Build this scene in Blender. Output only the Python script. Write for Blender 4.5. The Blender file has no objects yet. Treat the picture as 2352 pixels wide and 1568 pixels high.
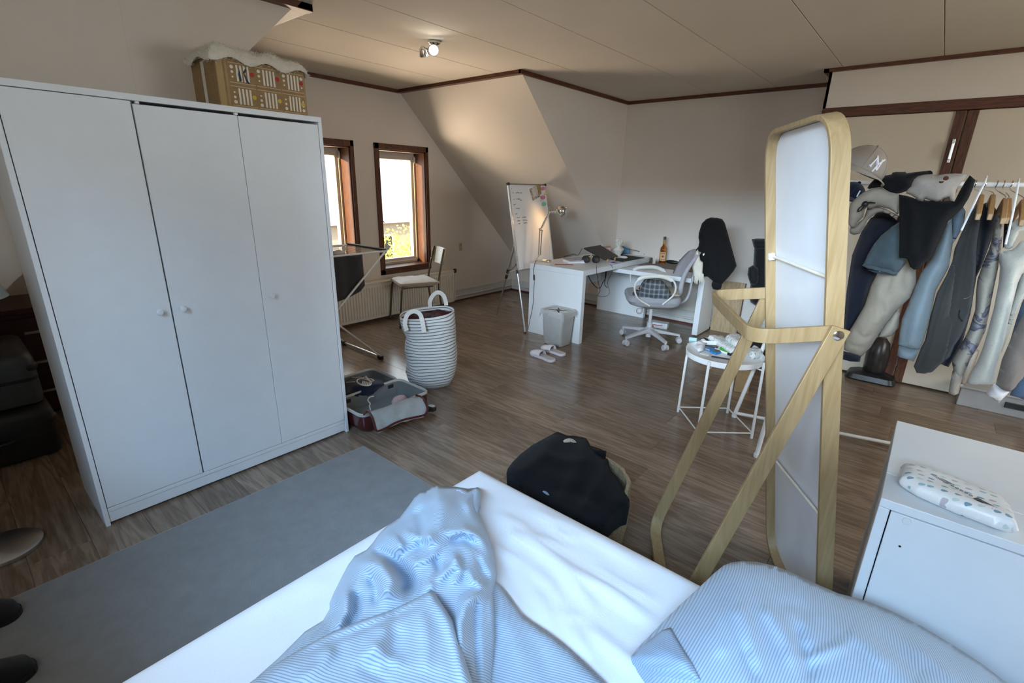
import bpy, bmesh, math, random
import numpy as np
from mathutils import Vector, Matrix
from mathutils.geometry import delaunay_2d_cdt
random.seed(7)
RNG = np.random.default_rng(11)
S = bpy.context.scene
C = S.collection
PI = math.pi

# ------------------------------------------------------------ camera, light, exposure
FPX, CAMH = 1117.8, 1.457
YAW, PIT, ROL = math.radians(39.9036), math.radians(17.7796), math.radians(1.3765)
def cam_axes():
    cy, sy, cp, sp = math.cos(YAW), math.sin(YAW), math.cos(PIT), math.sin(PIT)
    f = np.array([cy*cp, sy*cp, -sp]); r = np.array([sy, -cy, 0.0]); u = np.cross(r, f)
    c, s = math.cos(ROL), math.sin(ROL)
    return c*r + s*u, -s*r + c*u, f
AR, AU, AF = cam_axes()
cam_data = bpy.data.cameras.new('camera')
cam_data.sensor_width = 36.0
cam_data.lens = 36.0*FPX/2352.0
cam_data.clip_start = 0.03
cam = bpy.data.objects.new('camera', cam_data)
C.objects.link(cam)
cam.matrix_world = Matrix(((AR[0], AU[0], -AF[0], 0), (AR[1], AU[1], -AF[1], 0), (AR[2], AU[2], -AF[2], CAMH), (0, 0, 0, 1)))
S.camera = cam
S.view_settings.view_transform = 'Standard'
S.view_settings.look = 'None'
S.view_settings.gamma = 1.0
S.view_settings.use_curve_mapping = False
S.view_settings.exposure = 0.0
S.cycles.use_denoising = True
S.cycles.max_bounces = 10
S.cycles.diffuse_bounces = 6
S.cycles.glossy_bounces = 4
S.cycles.transmission_bounces = 8
S.cycles.sample_clamp_indirect = 6.0
S.cycles.caustics_reflective = False
S.cycles.caustics_refractive = False

world = bpy.data.worlds.new('sky')
S.world = world
world.use_nodes = True
bg = world.node_tree.nodes['Background']
bg.inputs[0].default_value = (0.86, 0.94, 1.0, 1)
bg.inputs[1].default_value = 5.0

def lamp(name, kind, loc, target, energy, color, size=None, size_y=None, spread=None, **kw):
    d = bpy.data.lights.new(name, kind)
    d.energy = energy; d.color = color
    if kind == 'AREA':
        d.shape = 'RECTANGLE'; d.size = size; d.size_y = size_y
        if spread: d.spread = spread
    elif size is not None and kind != 'SUN':
        d.shadow_soft_size = size
    for k, v in kw.items(): setattr(d, k, v)
    o = bpy.data.objects.new(name, d); C.objects.link(o)
    o.location = loc
    o.rotation_euler = (Vector(target) - Vector(loc)).to_track_quat('-Z', 'Y').to_euler()
    return o
# cool skylight through the dormer window behind the camera, warm light off the sunlit yard below the two gable windows
lamp('blue_sky_high', 'AREA', (-4.3, -1.1, 5.3), (0.6, 0.7, 0.5), 1650, (0.33, 0.62, 1.0), 5.0, 2.6)
lamp('hazy_sky_low', 'AREA', (-14.0, -1.5, 5.0), (1.6, 1.4, 1.0), 8200, (0.60, 0.80, 1.0), 9.0, 3.0)
lamp('front_fill_light', 'AREA', (3.0, -2.5, 1.55), (3.2, 2.0, 1.45), 25, (1.0, 0.94, 0.86), 1.7, 1.2)  # added fill lamp behind the camera, lifts the ambient light on far walls
lamp('sunlit_yard_light', 'AREA', (3.2, 8.6, -1.5), (2.6, 3.4, 2.2), 1500, (1.0, 0.76, 0.57), 6.0, 3.0)
lamp('low_sun_past_houses', 'SPOT', (-5.0, 7.75, 2.6), (3.5, 4.72, 1.15), 15000, (1.0, 0.62, 0.27), 0.10, spot_size=0.36, spot_blend=0.3)
lamp('sun', 'SUN', (0, 0, 8), (-2.0, 4.0, 4.0), 5.0, (1.0, 0.82, 0.56), angle=0.01)

# ------------------------------------------------------------ a pixel of the photograph to a point on a known plane
def ray(x, y):
    return AR*((x-1176)/FPX) - AU*((y-784)/FPX) + AF
CP = np.array([0, 0, CAMH])
def onZ(x, y, z=0.0): d = ray(x, y); return CP + d*((z-CAMH)/d[2])
def onX(x, y, X): d = ray(x, y); return CP + d*(X/d[0])
def onY(x, y, Y): d = ray(x, y); return CP + d*(Y/d[1])

# ------------------------------------------------------------ mesh building
class MB:
    def __init__(s): s.v = []; s.f = []; s.uv = None; s.mi = []
    def add(s, vs, fs, mi=0):
        b = len(s.v); s.v += [tuple(map(float, p)) for p in vs]
        s.f += [tuple(i+b for i in f) for f in fs]; s.mi += [mi]*len(fs)
        return s
    def box(s, x0, y0, z0, x1, y1, z1, mi=0):
        v = [(x, y, z) for z in (z0, z1) for y in (y0, y1) for x in (x0, x1)]
        return s.add(v, [(0,2,3,1), (4,5,7,6), (0,1,5,4), (2,6,7,3), (0,4,6,2), (1,3,7,5)], mi)
    def obox(s, c, ax, ay, az, hx, hy, hz, mi=0):
        c, ax, ay, az = map(np.array, (c, ax, ay, az))
        v = [c + ax*i*hx + ay*j*hy + az*k*hz for k in (-1, 1) for j in (-1, 1) for i in (-1, 1)]
        return s.add(v, [(0,2,3,1), (4,5,7,6), (0,1,5,4), (2,6,7,3), (0,4,6,2), (1,3,7,5)], mi)
    def beam(s, a, b, w, h, up=(0, 0, 1), mi=0):
        a, b = np.array(a, float), np.array(b, float); d = b-a; L = np.linalg.norm(d); d /= L
        up = np.array(up, float); x = np.cross(up, d)
        if np.linalg.norm(x) < 1e-6: x = np.cross((1, 0, 0), d)
        x /= np.linalg.norm(x); z = np.cross(d, x)
        return s.obox((a+b)/2, x, d, z, w/2, L/2, h/2, mi)
    def rings(s, rings, caps=True, closed=True, loop=False, mi=0):
        n = len(rings[0]); b = len(s.v)
        for r in rings: s.v += [tuple(map(float, p)) for p in r]
        m = n if closed else n-1; K = len(rings)
        for k in range(K if loop else K-1):
            k2 = (k+1) % K
            for i in range(m):
                j = (i+1) % n
                s.f.append((b+k*n+i, b+k*n+j, b+k2*n+j, b+k2*n+i)); s.mi.append(mi)
        if caps and not loop:
            s.f.append(tuple(b+i for i in reversed(range(n)))); s.f.append(tuple(b+(K-1)*n+i for i in range(n))); s.mi += [mi, mi]
        return s
    def tube(s, pts, r, n=8, caps=True, loop=False, mi=0, flat=None):
        pts = [np.array(p, float) for p in pts]; K = len(pts)
        rs = r if hasattr(r, '__len__') else [r]*K
        up = None; R = []
        for k in range(K):
            if loop: t = pts[(k+1) % K] - pts[k-1]
            else: t = pts[min(k+1, K-1)] - pts[max(k-1, 0)]
            t = t/(np.linalg.norm(t)+1e-12)
            if up is None:
                up = np.cross(t, (0, 0, 1.0))
                if np.linalg.norm(up) < 1e-3: up = np.cross(t, (1.0, 0, 0))
            up = up - t*np.dot(up, t); up /= np.linalg.norm(up); w = np.cross(t, up)
            q = rs[k]; q1, q2 = q if hasattr(q, '__len__') else (q, q)
            R.append([pts[k] + up*q1*math.cos(2*PI*i/n) + w*q2*math.sin(2*PI*i/n) for i in range(n)])
        return s.rings(R, caps, True, loop, mi)
    def cyl(s, a, b, r, n=16, mi=0): return s.tube([a, b], r, n, mi=mi)
    def lathe(s, prof, c=(0, 0, 0), n=24, axis=(0, 0, 1), caps=True, mi=0):
        z = np.array(axis, float); z /= np.linalg.norm(z)
        x = np.cross(z, (0, 1.0, 0)) if abs(z[1]) < .9 else np.cross(z, (1.0, 0, 0)); x /= np.linalg.norm(x); y = np.cross(z, x)
        c = np.array(c, float)
        R = [[c + z*h + x*r*math.cos(2*PI*i/n) + y*r*math.sin(2*PI*i/n) for i in range(n)] for r, h in prof]
        return s.rings(R, caps, mi=mi)
    def prism(s, poly, fn, d0, d1, mi=0):
        n = len(poly)
        v = [fn(p[0], p[1], d0) for p in poly] + [fn(p[0], p[1], d1) for p in poly]
        fs = [tuple(reversed(range(n))), tuple(range(n, 2*n))] + [(i, (i+1) % n, n+(i+1) % n, n+i) for i in range(n)]
        return s.add(v, fs, mi)
    def sphere(s, c, r, n=16, m=10, sc=(1, 1, 1), mi=0):
        c = np.array(c, float)
        R = [[c + np.array((r*sc[0]*math.sin(a)*math.cos(2*PI*i/n), r*sc[1]*math.sin(a)*math.sin(2*PI*i/n), -r*sc[2]*math.cos(a))) for i in range(n)]
             for a in [PI*(k+.02)/(m+.04) for k in range(m+1)]]
        return s.rings(R, True, mi=mi)

def smooth_path(pts, per=6, closed=False):
    P = [np.array(p, float) for p in pts]; n = len(P); out = []
    rng = range(n if closed else n-1)
    for i in rng:
        p0 = P[(i-1) % n] if (closed or i > 0) else 2*P[0]-P[1]
        p1, p2 = P[i], P[(i+1) % n]
        p3 = P[(i+2) % n] if (closed or i+2 < n) else 2*P[-1]-P[-2]
        for k in range(per):
            t = k/per
            out.append(.5*((2*p1) + (-p0+p2)*t + (2*p0-5*p1+4*p2-p3)*t*t + (-p0+3*p1-3*p2+p3)*t**3))
    if not closed: out.append(P[-1])
    return out
def round_poly(poly, r, k=5):
    out = []; n = len(poly); P = [np.array(p, float) for p in poly]
    rr = r if hasattr(r, '__len__') else [r]*n
    for i in range(n):
        a, b, c = P[i-1], P[i], P[(i+1) % n]; q = rr[i]
        if q <= 0: out.append(b); continue
        u = (a-b)/np.linalg.norm(a-b); w = (c-b)/np.linalg.norm(c-b)
        s = b+u*q; e = b+w*q
        for j in range(k+1):
            t = j/k; out.append((1-t)**2*s + 2*t*(1-t)*b + t*t*e)
    return out

def put(name, mb, mat, parent=None, smooth=False, bevel=0, label=None, seg=2, local=False, kind=None, subd=0):
    me = bpy.data.meshes.new(name)
    me.from_pydata(mb.v, [], mb.f)
    if parent is not None and not local:      # coordinates given in the world: bring them into the parent's frame
        W = Matrix.Identity(4); q = parent
        while q is not None:
            W = q.matrix_basis @ W; q = q.parent
        me.transform(W.inverted())
    ms = mat if isinstance(mat, (list, tuple)) else [mat]
    for m in ms: me.materials.append(m)
    if len(ms) > 1: me.polygons.foreach_set('material_index', mb.mi)
    bm = bmesh.new(); bm.from_mesh(me); bmesh.ops.recalc_face_normals(bm, faces=bm.faces); bm.to_mesh(me); bm.free()
    if mb.uv is not None:
        L = me.uv_layers.new(name='uv')
        idx = np.empty(len(me.loops), int); me.loops.foreach_get('vertex_index', idx)
        L.data.foreach_set('uv', np.asarray(mb.uv, float)[idx].ravel())
    if smooth:
        me.polygons.foreach_set('use_smooth', [True]*len(me.polygons))
        if smooth != 'all':
            try: me.set_sharp_from_angle(angle=math.radians(42))
            except Exception: pass
    o = bpy.data.objects.new(name, me); C.objects.link(o)
    if parent is not None: o.parent = parent
    if bevel:
        b = o.modifiers.new('bevel', 'BEVEL'); b.width = bevel; b.segments = seg; b.limit_method = 'ANGLE'; b.angle_limit = math.radians(40)
    if subd:
        b = o.modifiers.new('subd', 'SUBSURF'); b.levels = subd; b.render_levels = subd
    if label: o['label'] = label
    if kind: o['kind'] = kind
    return o
def thing(name, label, cat, loc=(0, 0, 0), rz=0.0, group=None):
    o = bpy.data.objects.new(name, None); C.objects.link(o)
    o.empty_display_size = 0.1
    o.location = loc; o.rotation_euler = (0, 0, rz)
    o['label'] = label; o['category'] = cat
    if group: o['group'] = group
    return o
def tag(o, label, cat, group=None):
    o['label'] = label; o['category'] = cat
    if group: o['group'] = group
    return o
def struct(name, mb, mat, parent=None, **kw):
    o = put(name, mb, mat, parent, **kw)
    if parent is None: o['kind'] = 'structure'
    return o
def frame_of(o):                              # local-to-world mapper of an Empty not yet evaluated
    return o.matrix_basis.copy()

# ------------------------------------------------------------ cloth: outline -> filled, inflated surface
def resample(poly, step):
    P = [np.array(p, float) for p in poly]; out = []
    for i in range(len(P)):
        a, b = P[i], P[(i+1) % len(P)]; n = max(1, int(round(np.linalg.norm(b-a)/step)))
        out += [a + (b-a)*k/n for k in range(n)]
    return np.array(out)
def seg_dist(Q, a, b):
    d = b-a; t = np.clip(((Q-a)@d)/max(d@d, 1e-12), 0, 1)
    return np.linalg.norm(Q-(a+t[:, None]*d), axis=1), t
def poly_dist(Q, poly, closed=True):
    D = np.full(len(Q), 1e9)
    for i in range(len(poly) if closed else len(poly)-1):
        D = np.minimum(D, seg_dist(Q, np.array(poly[i], float), np.array(poly[(i+1) % len(poly)], float))[0])
    return D
def fill(poly, step):
    B = resample(poly, step); n = len(B)
    lo, hi = B.min(0), B.max(0); pts = []
    j = 0; y = lo[1]+step*.5
    while y < hi[1]:
        xs = np.arange(lo[0]+(step*.5 if j % 2 else step), hi[0], step); pts += [(x, y) for x in xs]; y += step*.87; j += 1
    G = np.array(pts) if pts else np.zeros((0, 2))
    if len(G):
        inside = np.zeros(len(G), bool)
        for i in range(n):
            a, b = B[i], B[(i+1) % n]
            c = ((a[1] > G[:, 1]) != (b[1] > G[:, 1])) & (G[:, 0] < (b[0]-a[0])*(G[:, 1]-a[1])/((b[1]-a[1])+1e-12)+a[0])
            inside ^= c
        G = G[inside]; G = G[poly_dist(G, B) > step*.45]
    V = np.vstack([B, G]) if len(G) else B
    r = delaunay_2d_cdt([Vector(p) for p in V], [(i, (i+1) % n) for i in range(n)], [], 1, 1e-9, True)
    VV = np.array([tuple(p) for p in r[0]])
    orig = r[3]
    fs = [tuple(f) for f in r[2]]
    if fs:                                      # keep only what lies inside the outline
        ce_ = np.array([VV[list(f)].mean(0) for f in fs]); ins = np.zeros(len(ce_), bool)
        for i in range(n):
            a, b = B[i], B[(i+1) % n]
            ins ^= ((a[1] > ce_[:, 1]) != (b[1] > ce_[:, 1])) & (ce_[:, 0] < (b[0]-a[0])*(ce_[:, 1]-a[1])/((b[1]-a[1])+1e-12)+a[0])
        fs = [f for f, k in zip(fs, ins) if k]
    bnd = np.array([any(i < n for i in o) for o in orig])
    return VV, fs, bnd, B
def ridges(Q, R):
    h = np.zeros(len(Q))
    for pts, amp, wid in R:
        pts = [np.array(p, float) for p in pts]; n = len(pts)-1
        best = np.full(len(Q), 1e9); T = np.zeros(len(Q))
        for i in range(n):
            d, t = seg_dist(Q, pts[i], pts[i+1]); m = d < best
            best[m] = d[m]; T[m] = (i+t[m])/n
        h += amp*np.exp(-(best/wid)**2)*np.clip(np.minimum(T, 1-T)*5+.25, 0, 1)
    return h
def vnoise(Q, sc, seed=0):                     # cheap smooth noise from a few sines
    g = np.random.default_rng(seed); h = np.zeros(len(Q))
    for k in range(6):
        a = g.uniform(0, 2*PI); f = sc*g.uniform(.6, 1.9)
        h += np.sin((Q[:, 0]*math.cos(a)+Q[:, 1]*math.sin(a))*f + g.uniform(0, 6.3))
    return h/6
def inflate(poly, step, thick, to3, fold=None, edge=None, uvs=1.0, back=1.0, power=.5, base=0.0):
    """closed cloth body: outline in 2-D, to3(P2, d) gives the 3-D points at depth d; front and back shells bulge by thick"""
    V, F, bnd, B = fill(poly, step)
    D = poly_dist(V, B); D[bnd] = 0
    e = edge or max(D.max(), 1e-6)
    t = np.clip(D/e, 0, 1); prof = (1-(1-t)**2)**power
    h = thick*prof + base
    fh = fold(V)*np.clip(D/(.35*e), 0, 1) if fold else 0
    A = to3(V, h+fh); K = to3(V, -back*(thick*prof+base))
    m = MB(); n = len(V)
    if base == 0:                              # front and back share the rim
        inn = [i for i in range(n) if not bnd[i]]; bk = {i: i for i in range(n) if bnd[i]}
        for k, i in enumerate(inn): bk[i] = n+k
        m.v = [tuple(p) for p in A]+[tuple(K[i]) for i in inn]
        m.f = list(F)+[tuple(bk[i] for i in reversed(f)) for f in F if not all(bnd[i] for i in f)]
        m.mi = [0]*len(m.f); m.uv = np.vstack([V, V[inn]])*uvs if inn else V*uvs
        return m
    m.v = [tuple(p) for p in A]+[tuple(p) for p in K]
    m.f = list(F)+[tuple(n+i for i in reversed(f)) for f in F]
    m.mi = [0]*len(m.f)
    # stitch the rim
    ec = {}
    for f in F:
        for i in range(len(f)):
            a, b = f[i], f[(i+1) % len(f)]; ec.setdefault((min(a, b), max(a, b)), []).append((a, b))
    for k, l in ec.items():
        if len(l) == 1:
            a, b = l[0]; m.f.append((b, a, n+a, n+b)); m.mi.append(0)
    m.uv = np.vstack([V, V])*uvs
    return m
# ------------------------------------------------------------ materials
class NT:
    def __init__(s, name):
        s.m = bpy.data.materials.new(name); s.m.use_nodes = True; s.t = s.m.node_tree; s.n = s.t.nodes
        s.b = s.n['Principled BSDF']; s.out = s.n['Material Output']
    def new(s, typ, **kw):
        n = s.n.new(typ)
        for k, v in kw.items():
            if k.startswith('i_'):
                key = k[2:]; key = int(key) if key.isdigit() else key.replace('_', ' ')
                n.inputs[key].default_value = v
            else: setattr(n, k, v)
        return n
    def link(s, a, b): s.t.links.new(a, b)
    def ramp(s, fac, stops, interp='LINEAR'):
        r = s.new('ShaderNodeValToRGB'); r.color_ramp.interpolation = interp
        e = r.color_ramp.elements
        while len(e) < len(stops): e.new(0.5)
        for x, (p, c) in zip(e, stops): x.position = p; x.color = (*c, 1) if len(c) == 3 else c
        s.link(fac, r.inputs[0]); return r
    def math(s, op, a, b=None, c=None):
        n = s.new('ShaderNodeMath', operation=op)
        for i, q in enumerate((a, b, c)):
            if q is None: continue
            if hasattr(q, 'links'): s.link(q, n.inputs[i])
            else: n.inputs[i].default_value = q
        return n.outputs[0]
    def mix(s, f, a, b, mode='MIX'):
        n = s.new('ShaderNodeMix', data_type='RGBA', blend_type=mode)
        for i, q in ((0, f), (6, a), (7, b)):
            if hasattr(q, 'links'): s.link(q, n.inputs[i])
            elif i == 0: n.inputs[0].default_value = q
            else: n.inputs[i].default_value = (*q, 1)
        return n.outputs[2]
    def bump(s, h, strength=.2, dist=.01):
        n = s.new('ShaderNodeBump'); n.inputs['Strength'].default_value = strength; n.inputs['Distance'].default_value = dist
        s.link(h, n.inputs['Height']); s.link(n.outputs[0], s.b.inputs['Normal'])
    def coord(s, kind='Object', scale=(1, 1, 1), loc=(0, 0, 0), rot=(0, 0, 0)):
        c = s.new('ShaderNodeTexCoord'); m = s.new('ShaderNodeMapping')
        m.inputs['Scale'].default_value = scale; m.inputs['Location'].default_value = loc; m.inputs['Rotation'].default_value = rot
        s.link(c.outputs[kind], m.inputs[0]); return m.outputs[0]
    def noise(s, vec, scale, detail=3, rough=.5, dist=0):
        n = s.new('ShaderNodeTexNoise'); n.inputs['Scale'].default_value = scale; n.inputs['Detail'].default_value = detail
        n.inputs['Roughness'].default_value = rough; n.inputs['Distortion'].default_value = dist
        s.link(vec, n.inputs['Vector']); return n.outputs[0]
def sc(c, k): return tuple(min(1, x*k) for x in c)
def plain(name, col, rough=.5, metal=0, var=.06, vs=12.0, bump=0.0, bs=200.0, spec=.5, sheen=0, coat=0):
    t = NT(name); v = t.coord()
    f = t.noise(v, vs, 3)
    r = t.ramp(f, [(.3, sc(col, 1-var)), (.7, sc(col, 1+var))])
    t.link(r.outputs[0], t.b.inputs['Base Color'])
    t.b.inputs['Roughness'].default_value = rough; t.b.inputs['Metallic'].default_value = metal
    t.b.inputs['Specular IOR Level'].default_value = spec
    if sheen: t.b.inputs['Sheen Weight'].default_value = sheen; t.b.inputs['Sheen Roughness'].default_value = .5
    if coat: t.b.inputs['Coat Weight'].default_value = coat; t.b.inputs['Coat Roughness'].default_value = .1
    if bump: t.bump(t.noise(v, bs, 2), bump, .004)
    return t.m
def emit_free_glass(name, col=(1, 1, 1), rough=0.0, ior=1.45):
    t = NT(name); t.b.inputs['Base Color'].default_value = (*col, 1); t.b.inputs['Roughness'].default_value = rough
    t.b.inputs['Transmission Weight'].default_value = 1; t.b.inputs['IOR'].default_value = ior
    return t.m
def pane_glass(name):
    t = NT(name); g = t.new('ShaderNodeBsdfGlossy'); g.inputs['Roughness'].default_value = .02
    tr = t.new('ShaderNodeBsdfTransparent'); tr.inputs[0].default_value = (.95, .97, .97, 1)
    lw = t.new('ShaderNodeLayerWeight'); lw.inputs[0].default_value = .5
    mx = t.new('ShaderNodeMixShader'); t.link(t.math('ADD', t.math('MULTIPLY', t.math('POWER', lw.outputs['Facing'], 5.0), .6), .03), mx.inputs[0]); t.link(tr.outputs[0], mx.inputs[1]); t.link(g.outputs[0], mx.inputs[2])
    t.link(mx.outputs[0], t.out.inputs[0]); return t.m
def wood(name, dark, light, axis=1, scale=1.0, rough=.45, rings=9.0, rand=0.0, contrast=.5, bump=.08, coat=0):
    """long grain along one object axis"""
    t = NT(name)
    sq = [1, 1, 1]; sq[axis] = .09
    oi = t.new('ShaderNodeObjectInfo')
    c = t.new('ShaderNodeTexCoord'); mp = t.new('ShaderNodeMapping')
    mp.inputs['Scale'].default_value = tuple(x*scale for x in sq)
    t.link(c.outputs['Object'], mp.inputs[0])
    off = t.math('MULTIPLY', oi.outputs['Random'], 37.0)
    t.link(off, mp.inputs['Location']) if rand else None
    v = mp.outputs[0]
    w = t.noise(v, 7.0, 4, .55, .4)
    fine = t.noise(v, 60.0, 4, .6)
    wave = t.math('FRACT', t.math('MULTIPLY', w, rings))
    tri = t.math('ABSOLUTE', t.math('SUBTRACT', t.math('MULTIPLY', wave, 2.0), 1.0))
    f = t.math('ADD', t.math('MULTIPLY', tri, contrast), t.math('MULTIPLY', fine, 1-contrast))
    r = t.ramp(f, [(.2, dark), (.8, light)])
    col = r.outputs[0]
    if rand:
        k = t.math('ADD', t.math('MULTIPLY', oi.outputs['Random'], rand), 1-rand/2)
        hs = t.new('ShaderNodeHueSaturation'); t.link(k, hs.inputs['Value']); t.link(col, hs.inputs['Color']); col = hs.outputs[0]
    t.link(col, t.b.inputs['Base Color']); t.b.inputs['Roughness'].default_value = rough
    if coat: t.b.inputs['Coat Weight'].default_value = coat; t.b.inputs['Coat Roughness'].default_value = .12
    if bump: t.bump(f, bump, .003)
    return t.m
def stripes(name, ground, line, pitch, width=.4, axis=1, rough=.85, kind='UV', wob=0.0, sheen=.2, soft=.1, weave=900):
    t = NT(name); v = t.coord(kind)
    sp = t.new('ShaderNodeSeparateXYZ'); t.link(v, sp.inputs[0])
    q = sp.outputs[axis]
    if wob: q = t.math('ADD', q, t.math('MULTIPLY', t.noise(v, 3.0, 2), wob))
    fr = t.math('FRACT', t.math('DIVIDE', q, pitch))
    d = t.math('ABSOLUTE', t.math('SUBTRACT', fr, .5))
    r = t.ramp(d, [(max(0, width/2-soft/2), line), (width/2+soft/2, ground)])
    n = t.noise(v, 30, 3)
    col = t.mix(.10, r.outputs[0], t.ramp(n, [(.3, sc(ground, .7)), (.7, sc(ground, 1.1))]).outputs[0])
    t.link(col, t.b.inputs['Base Color']); t.b.inputs['Roughness'].default_value = rough
    t.b.inputs['Specular IOR Level'].default_value = .2
    t.b.inputs['Sheen Weight'].default_value = sheen
    t.bump(t.noise(v, weave, 2), .15, .002)
    return t.m
def fabric(name, col, var=.12, vs=20, bump=.25, bs=350, rough=.95, sheen=.15, fuzz=0):
    t = NT(name); v = t.coord()
    a = t.noise(v, vs, 4, .6); b = t.noise(v, bs, 3, .7)
    f = t.math('ADD', t.math('MULTIPLY', a, .6), t.math('MULTIPLY', b, .4))
    r = t.ramp(f, [(.3, sc(col, 1-var)), (.7, sc(col, 1+var))])
    t.link(r.outputs[0], t.b.inputs['Base Color']); t.b.inputs['Roughness'].default_value = rough
    t.b.inputs['Specular IOR Level'].default_value = .15; t.b.inputs['Sheen Weight'].default_value = sheen
    h = t.math('ADD', t.math('MULTIPLY', t.noise(v, 18, 3, .5, .3), .8), b)
    t.bump(h, bump, .006)
    return t.m

def plaster(name, col, bs=90):
    t = NT(name); v = t.coord()
    a = t.noise(v, 1.3, 3, .5); b = t.noise(v, bs, 4, .6)
    r = t.ramp(a, [(.3, sc(col, .955)), (.7, sc(col, 1.03))])
    t.link(r.outputs[0], t.b.inputs['Base Color']); t.b.inputs['Roughness'].default_value = .9; t.b.inputs['Specular IOR Level'].default_value = .2
    t.bump(b, .35, .004)
    return t.m
M_wall = plaster('wall_paint', (.73, .665, .60))
M_ceil = plaster('ceiling_board', (.62, .56, .49), 160)
M_closet = plaster('closet_paint', (.67, .60, .49), 120)
M_darkwood = wood('mahogany_stain', (.052, .015, .006), (.14, .044, .016), axis=2, scale=3, rough=.5)
M_darkwoodX = wood('mahogany_stain_x', (.052, .015, .006), (.14, .044, .016), axis=0, scale=3, rough=.5)
M_darkwoodY = wood('mahogany_stain_y', (.052, .015, .006), (.14, .044, .016), axis=1, scale=3, rough=.5)
M_floor = wood('oak_laminate', (.140, .096, .066), (.285, .212, .155), axis=1, scale=1.6, rough=.20, rings=7, rand=.34, contrast=.42, bump=.05)
M_floor.node_tree.nodes['Principled BSDF'].inputs['Specular IOR Level'].default_value = .6
M_gap = plain('floor_gap', (.03, .02, .015), .9)
M_white = plain('white_lacquer', (.77, .80, .82), .38, var=.015)
M_whitem = plain('white_powder_coat', (.80, .80, .79), .35, var=.02)
M_pvc = plain('pvc_window_frame', (.62, .58, .50), .4, var=.02)
M_pane = pane_glass('window_pane')
M_black = plain('black_plastic', (.012, .012, .013), .4)
M_chrome = plain('chrome', (.78, .76, .72), .12, 1.0, var=.03)
M_alu = plain('brushed_aluminium', (.72, .72, .72), .3, 1.0, var=.05, vs=60)
M_steel = plain('steel', (.45, .44, .42), .35, 1.0)
M_rad = plain('radiator_enamel', (.78, .74, .66), .35, var=.02)
M_birch = wood('birch_veneer', (.27, .172, .074), (.37, .255, .130), axis=2, scale=2.2, rough=.42, rings=6, contrast=.35, bump=.02)
M_oakv = wood('oak_veneer', (.34, .22, .11), (.50, .36, .20), axis=2, scale=3, rough=.5, rings=6, contrast=.4)
# ------------------------------------------------------------ the room
XL, XR, YW, YB, YC, ZC, XC = -0.60, 5.40, 4.56, -2.20, 2.91, 2.375, 4.84
SR, SL, GR = 3.505, 1.585, 0.975      # where the right and left roof slopes leave the ceiling, and how steeply they fall
fl = struct('floor', MB().box(XL-.1, YB-.1, -.08, XR+.1, YW+.3, -.006), M_gap)
pw, pl = 0.192, 1.285
k = 0; x = XL
mesh_plank = None
while x < XR-.02:
    y = YB - ((k*0.47) % 1.0)*pl
    while y < YW:
        y0, y1 = max(y, YB), min(y+pl, YW)
        if y1-y0 > .02:
            m = MB().box(-pw/2+.0005, -(y1-y0)/2+.0005, -.008, pw/2-.0005, (y1-y0)/2-.0005, 0)
            o = put('plank', m, M_floor, fl, local=True, bevel=.0008, seg=1)
            o.location = (x+pw/2, (y0+y1)/2, random.uniform(-.0003, 0))
        y += pl
    x += pw; k += 1

ce = struct('ceiling', MB().box(XL-.1, YB-.1, ZC+.012, XR+.1, YW+.1, ZC+.08), M_ceil)
js = [YB] + [.2+.592*i for i in range(-4, 8)] + [YW]
js = [j for j in js if YB <= j <= YW]
for a, b in zip(js[:-1], js[1:]):
    put('ceiling_panel', MB().box(XL, a+.002, ZC, XR, b-.002, ZC+.0125), M_ceil, ce, bevel=.002, seg=1)

# gable wall with two window openings
W = [(2.21, 2.922), (3.163, 3.876)]; WZ0, WZ1 = .475, 1.842
O = [(a+.055, b-.040) for a, b in W]; OZ0, OZ1 = .535, 1.785
T = .26
m = MB()
xs = [XL-.1, O[0][0], O[0][1], O[1][0], O[1][1], XR+.1]
for i in range(5):
    if i % 2 == 0: m.box(xs[i], YW, -.05, xs[i+1], YW+T, 2.6)
    else: m.box(xs[i], YW, -.05, xs[i+1], YW+T, OZ0); m.box(xs[i], YW, OZ1, xs[i+1], YW+T, 2.6)
struct('wall_back', m, M_wall)
# roof slopes beyond the dormers
def slab(name, x0, z0, x1, z1, y0, y1, t):
    n = np.array([z1-z0, 0, -(x1-x0)]); n = n/np.linalg.norm(n)*t
    if n[2] < 0: n = -n
    p = [(x0, z0), (x1, z1), (x1+n[0], z1+n[2]), (x0+n[0], z0+n[2])]
    return struct(name, MB().prism(p, lambda a, b, d: (a, d, b), y0, y1), M_wall)
slab('wall_slope_right', SR, ZC, XR+.1, ZC-(XR+.1-SR)*GR, YC+.002, YW, .1)
slab('wall_slope_left', SL, ZC, XL-.1, ZC-(SL-XL+.1)*GR, YC+.002, YW, .1)
struct('wall_cheek_right', MB().prism([(SR, ZC+.02), (XR+.05, ZC-(XR+.05-SR)*GR), (XR+.05, ZC+.02)], lambda a, b, d: (a, d, b), YC, YC+.03), M_wall)
struct('wall_cheek_left', MB().prism([(SL, ZC+.02), (XL-.05, ZC-(SL-XL+.05)*GR), (XL-.05, ZC+.02)], lambda a, b, d: (a, d, b), YC, YC+.03), M_wall)
struct('trim_7', MB().box(.763, YC-.0015, ZC-(SL-.765)*GR+.02, .767, YC, ZC), M_wall)
struct('trim_8', MB().box(.239, YC-.0015, ZC-(SL-.241)*GR+.02, .243, YC, ZC), M_wall)
struct('wall_right', MB().box(XR, .88, -.05, XR+.12, YW, 2.5), M_wall)
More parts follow.
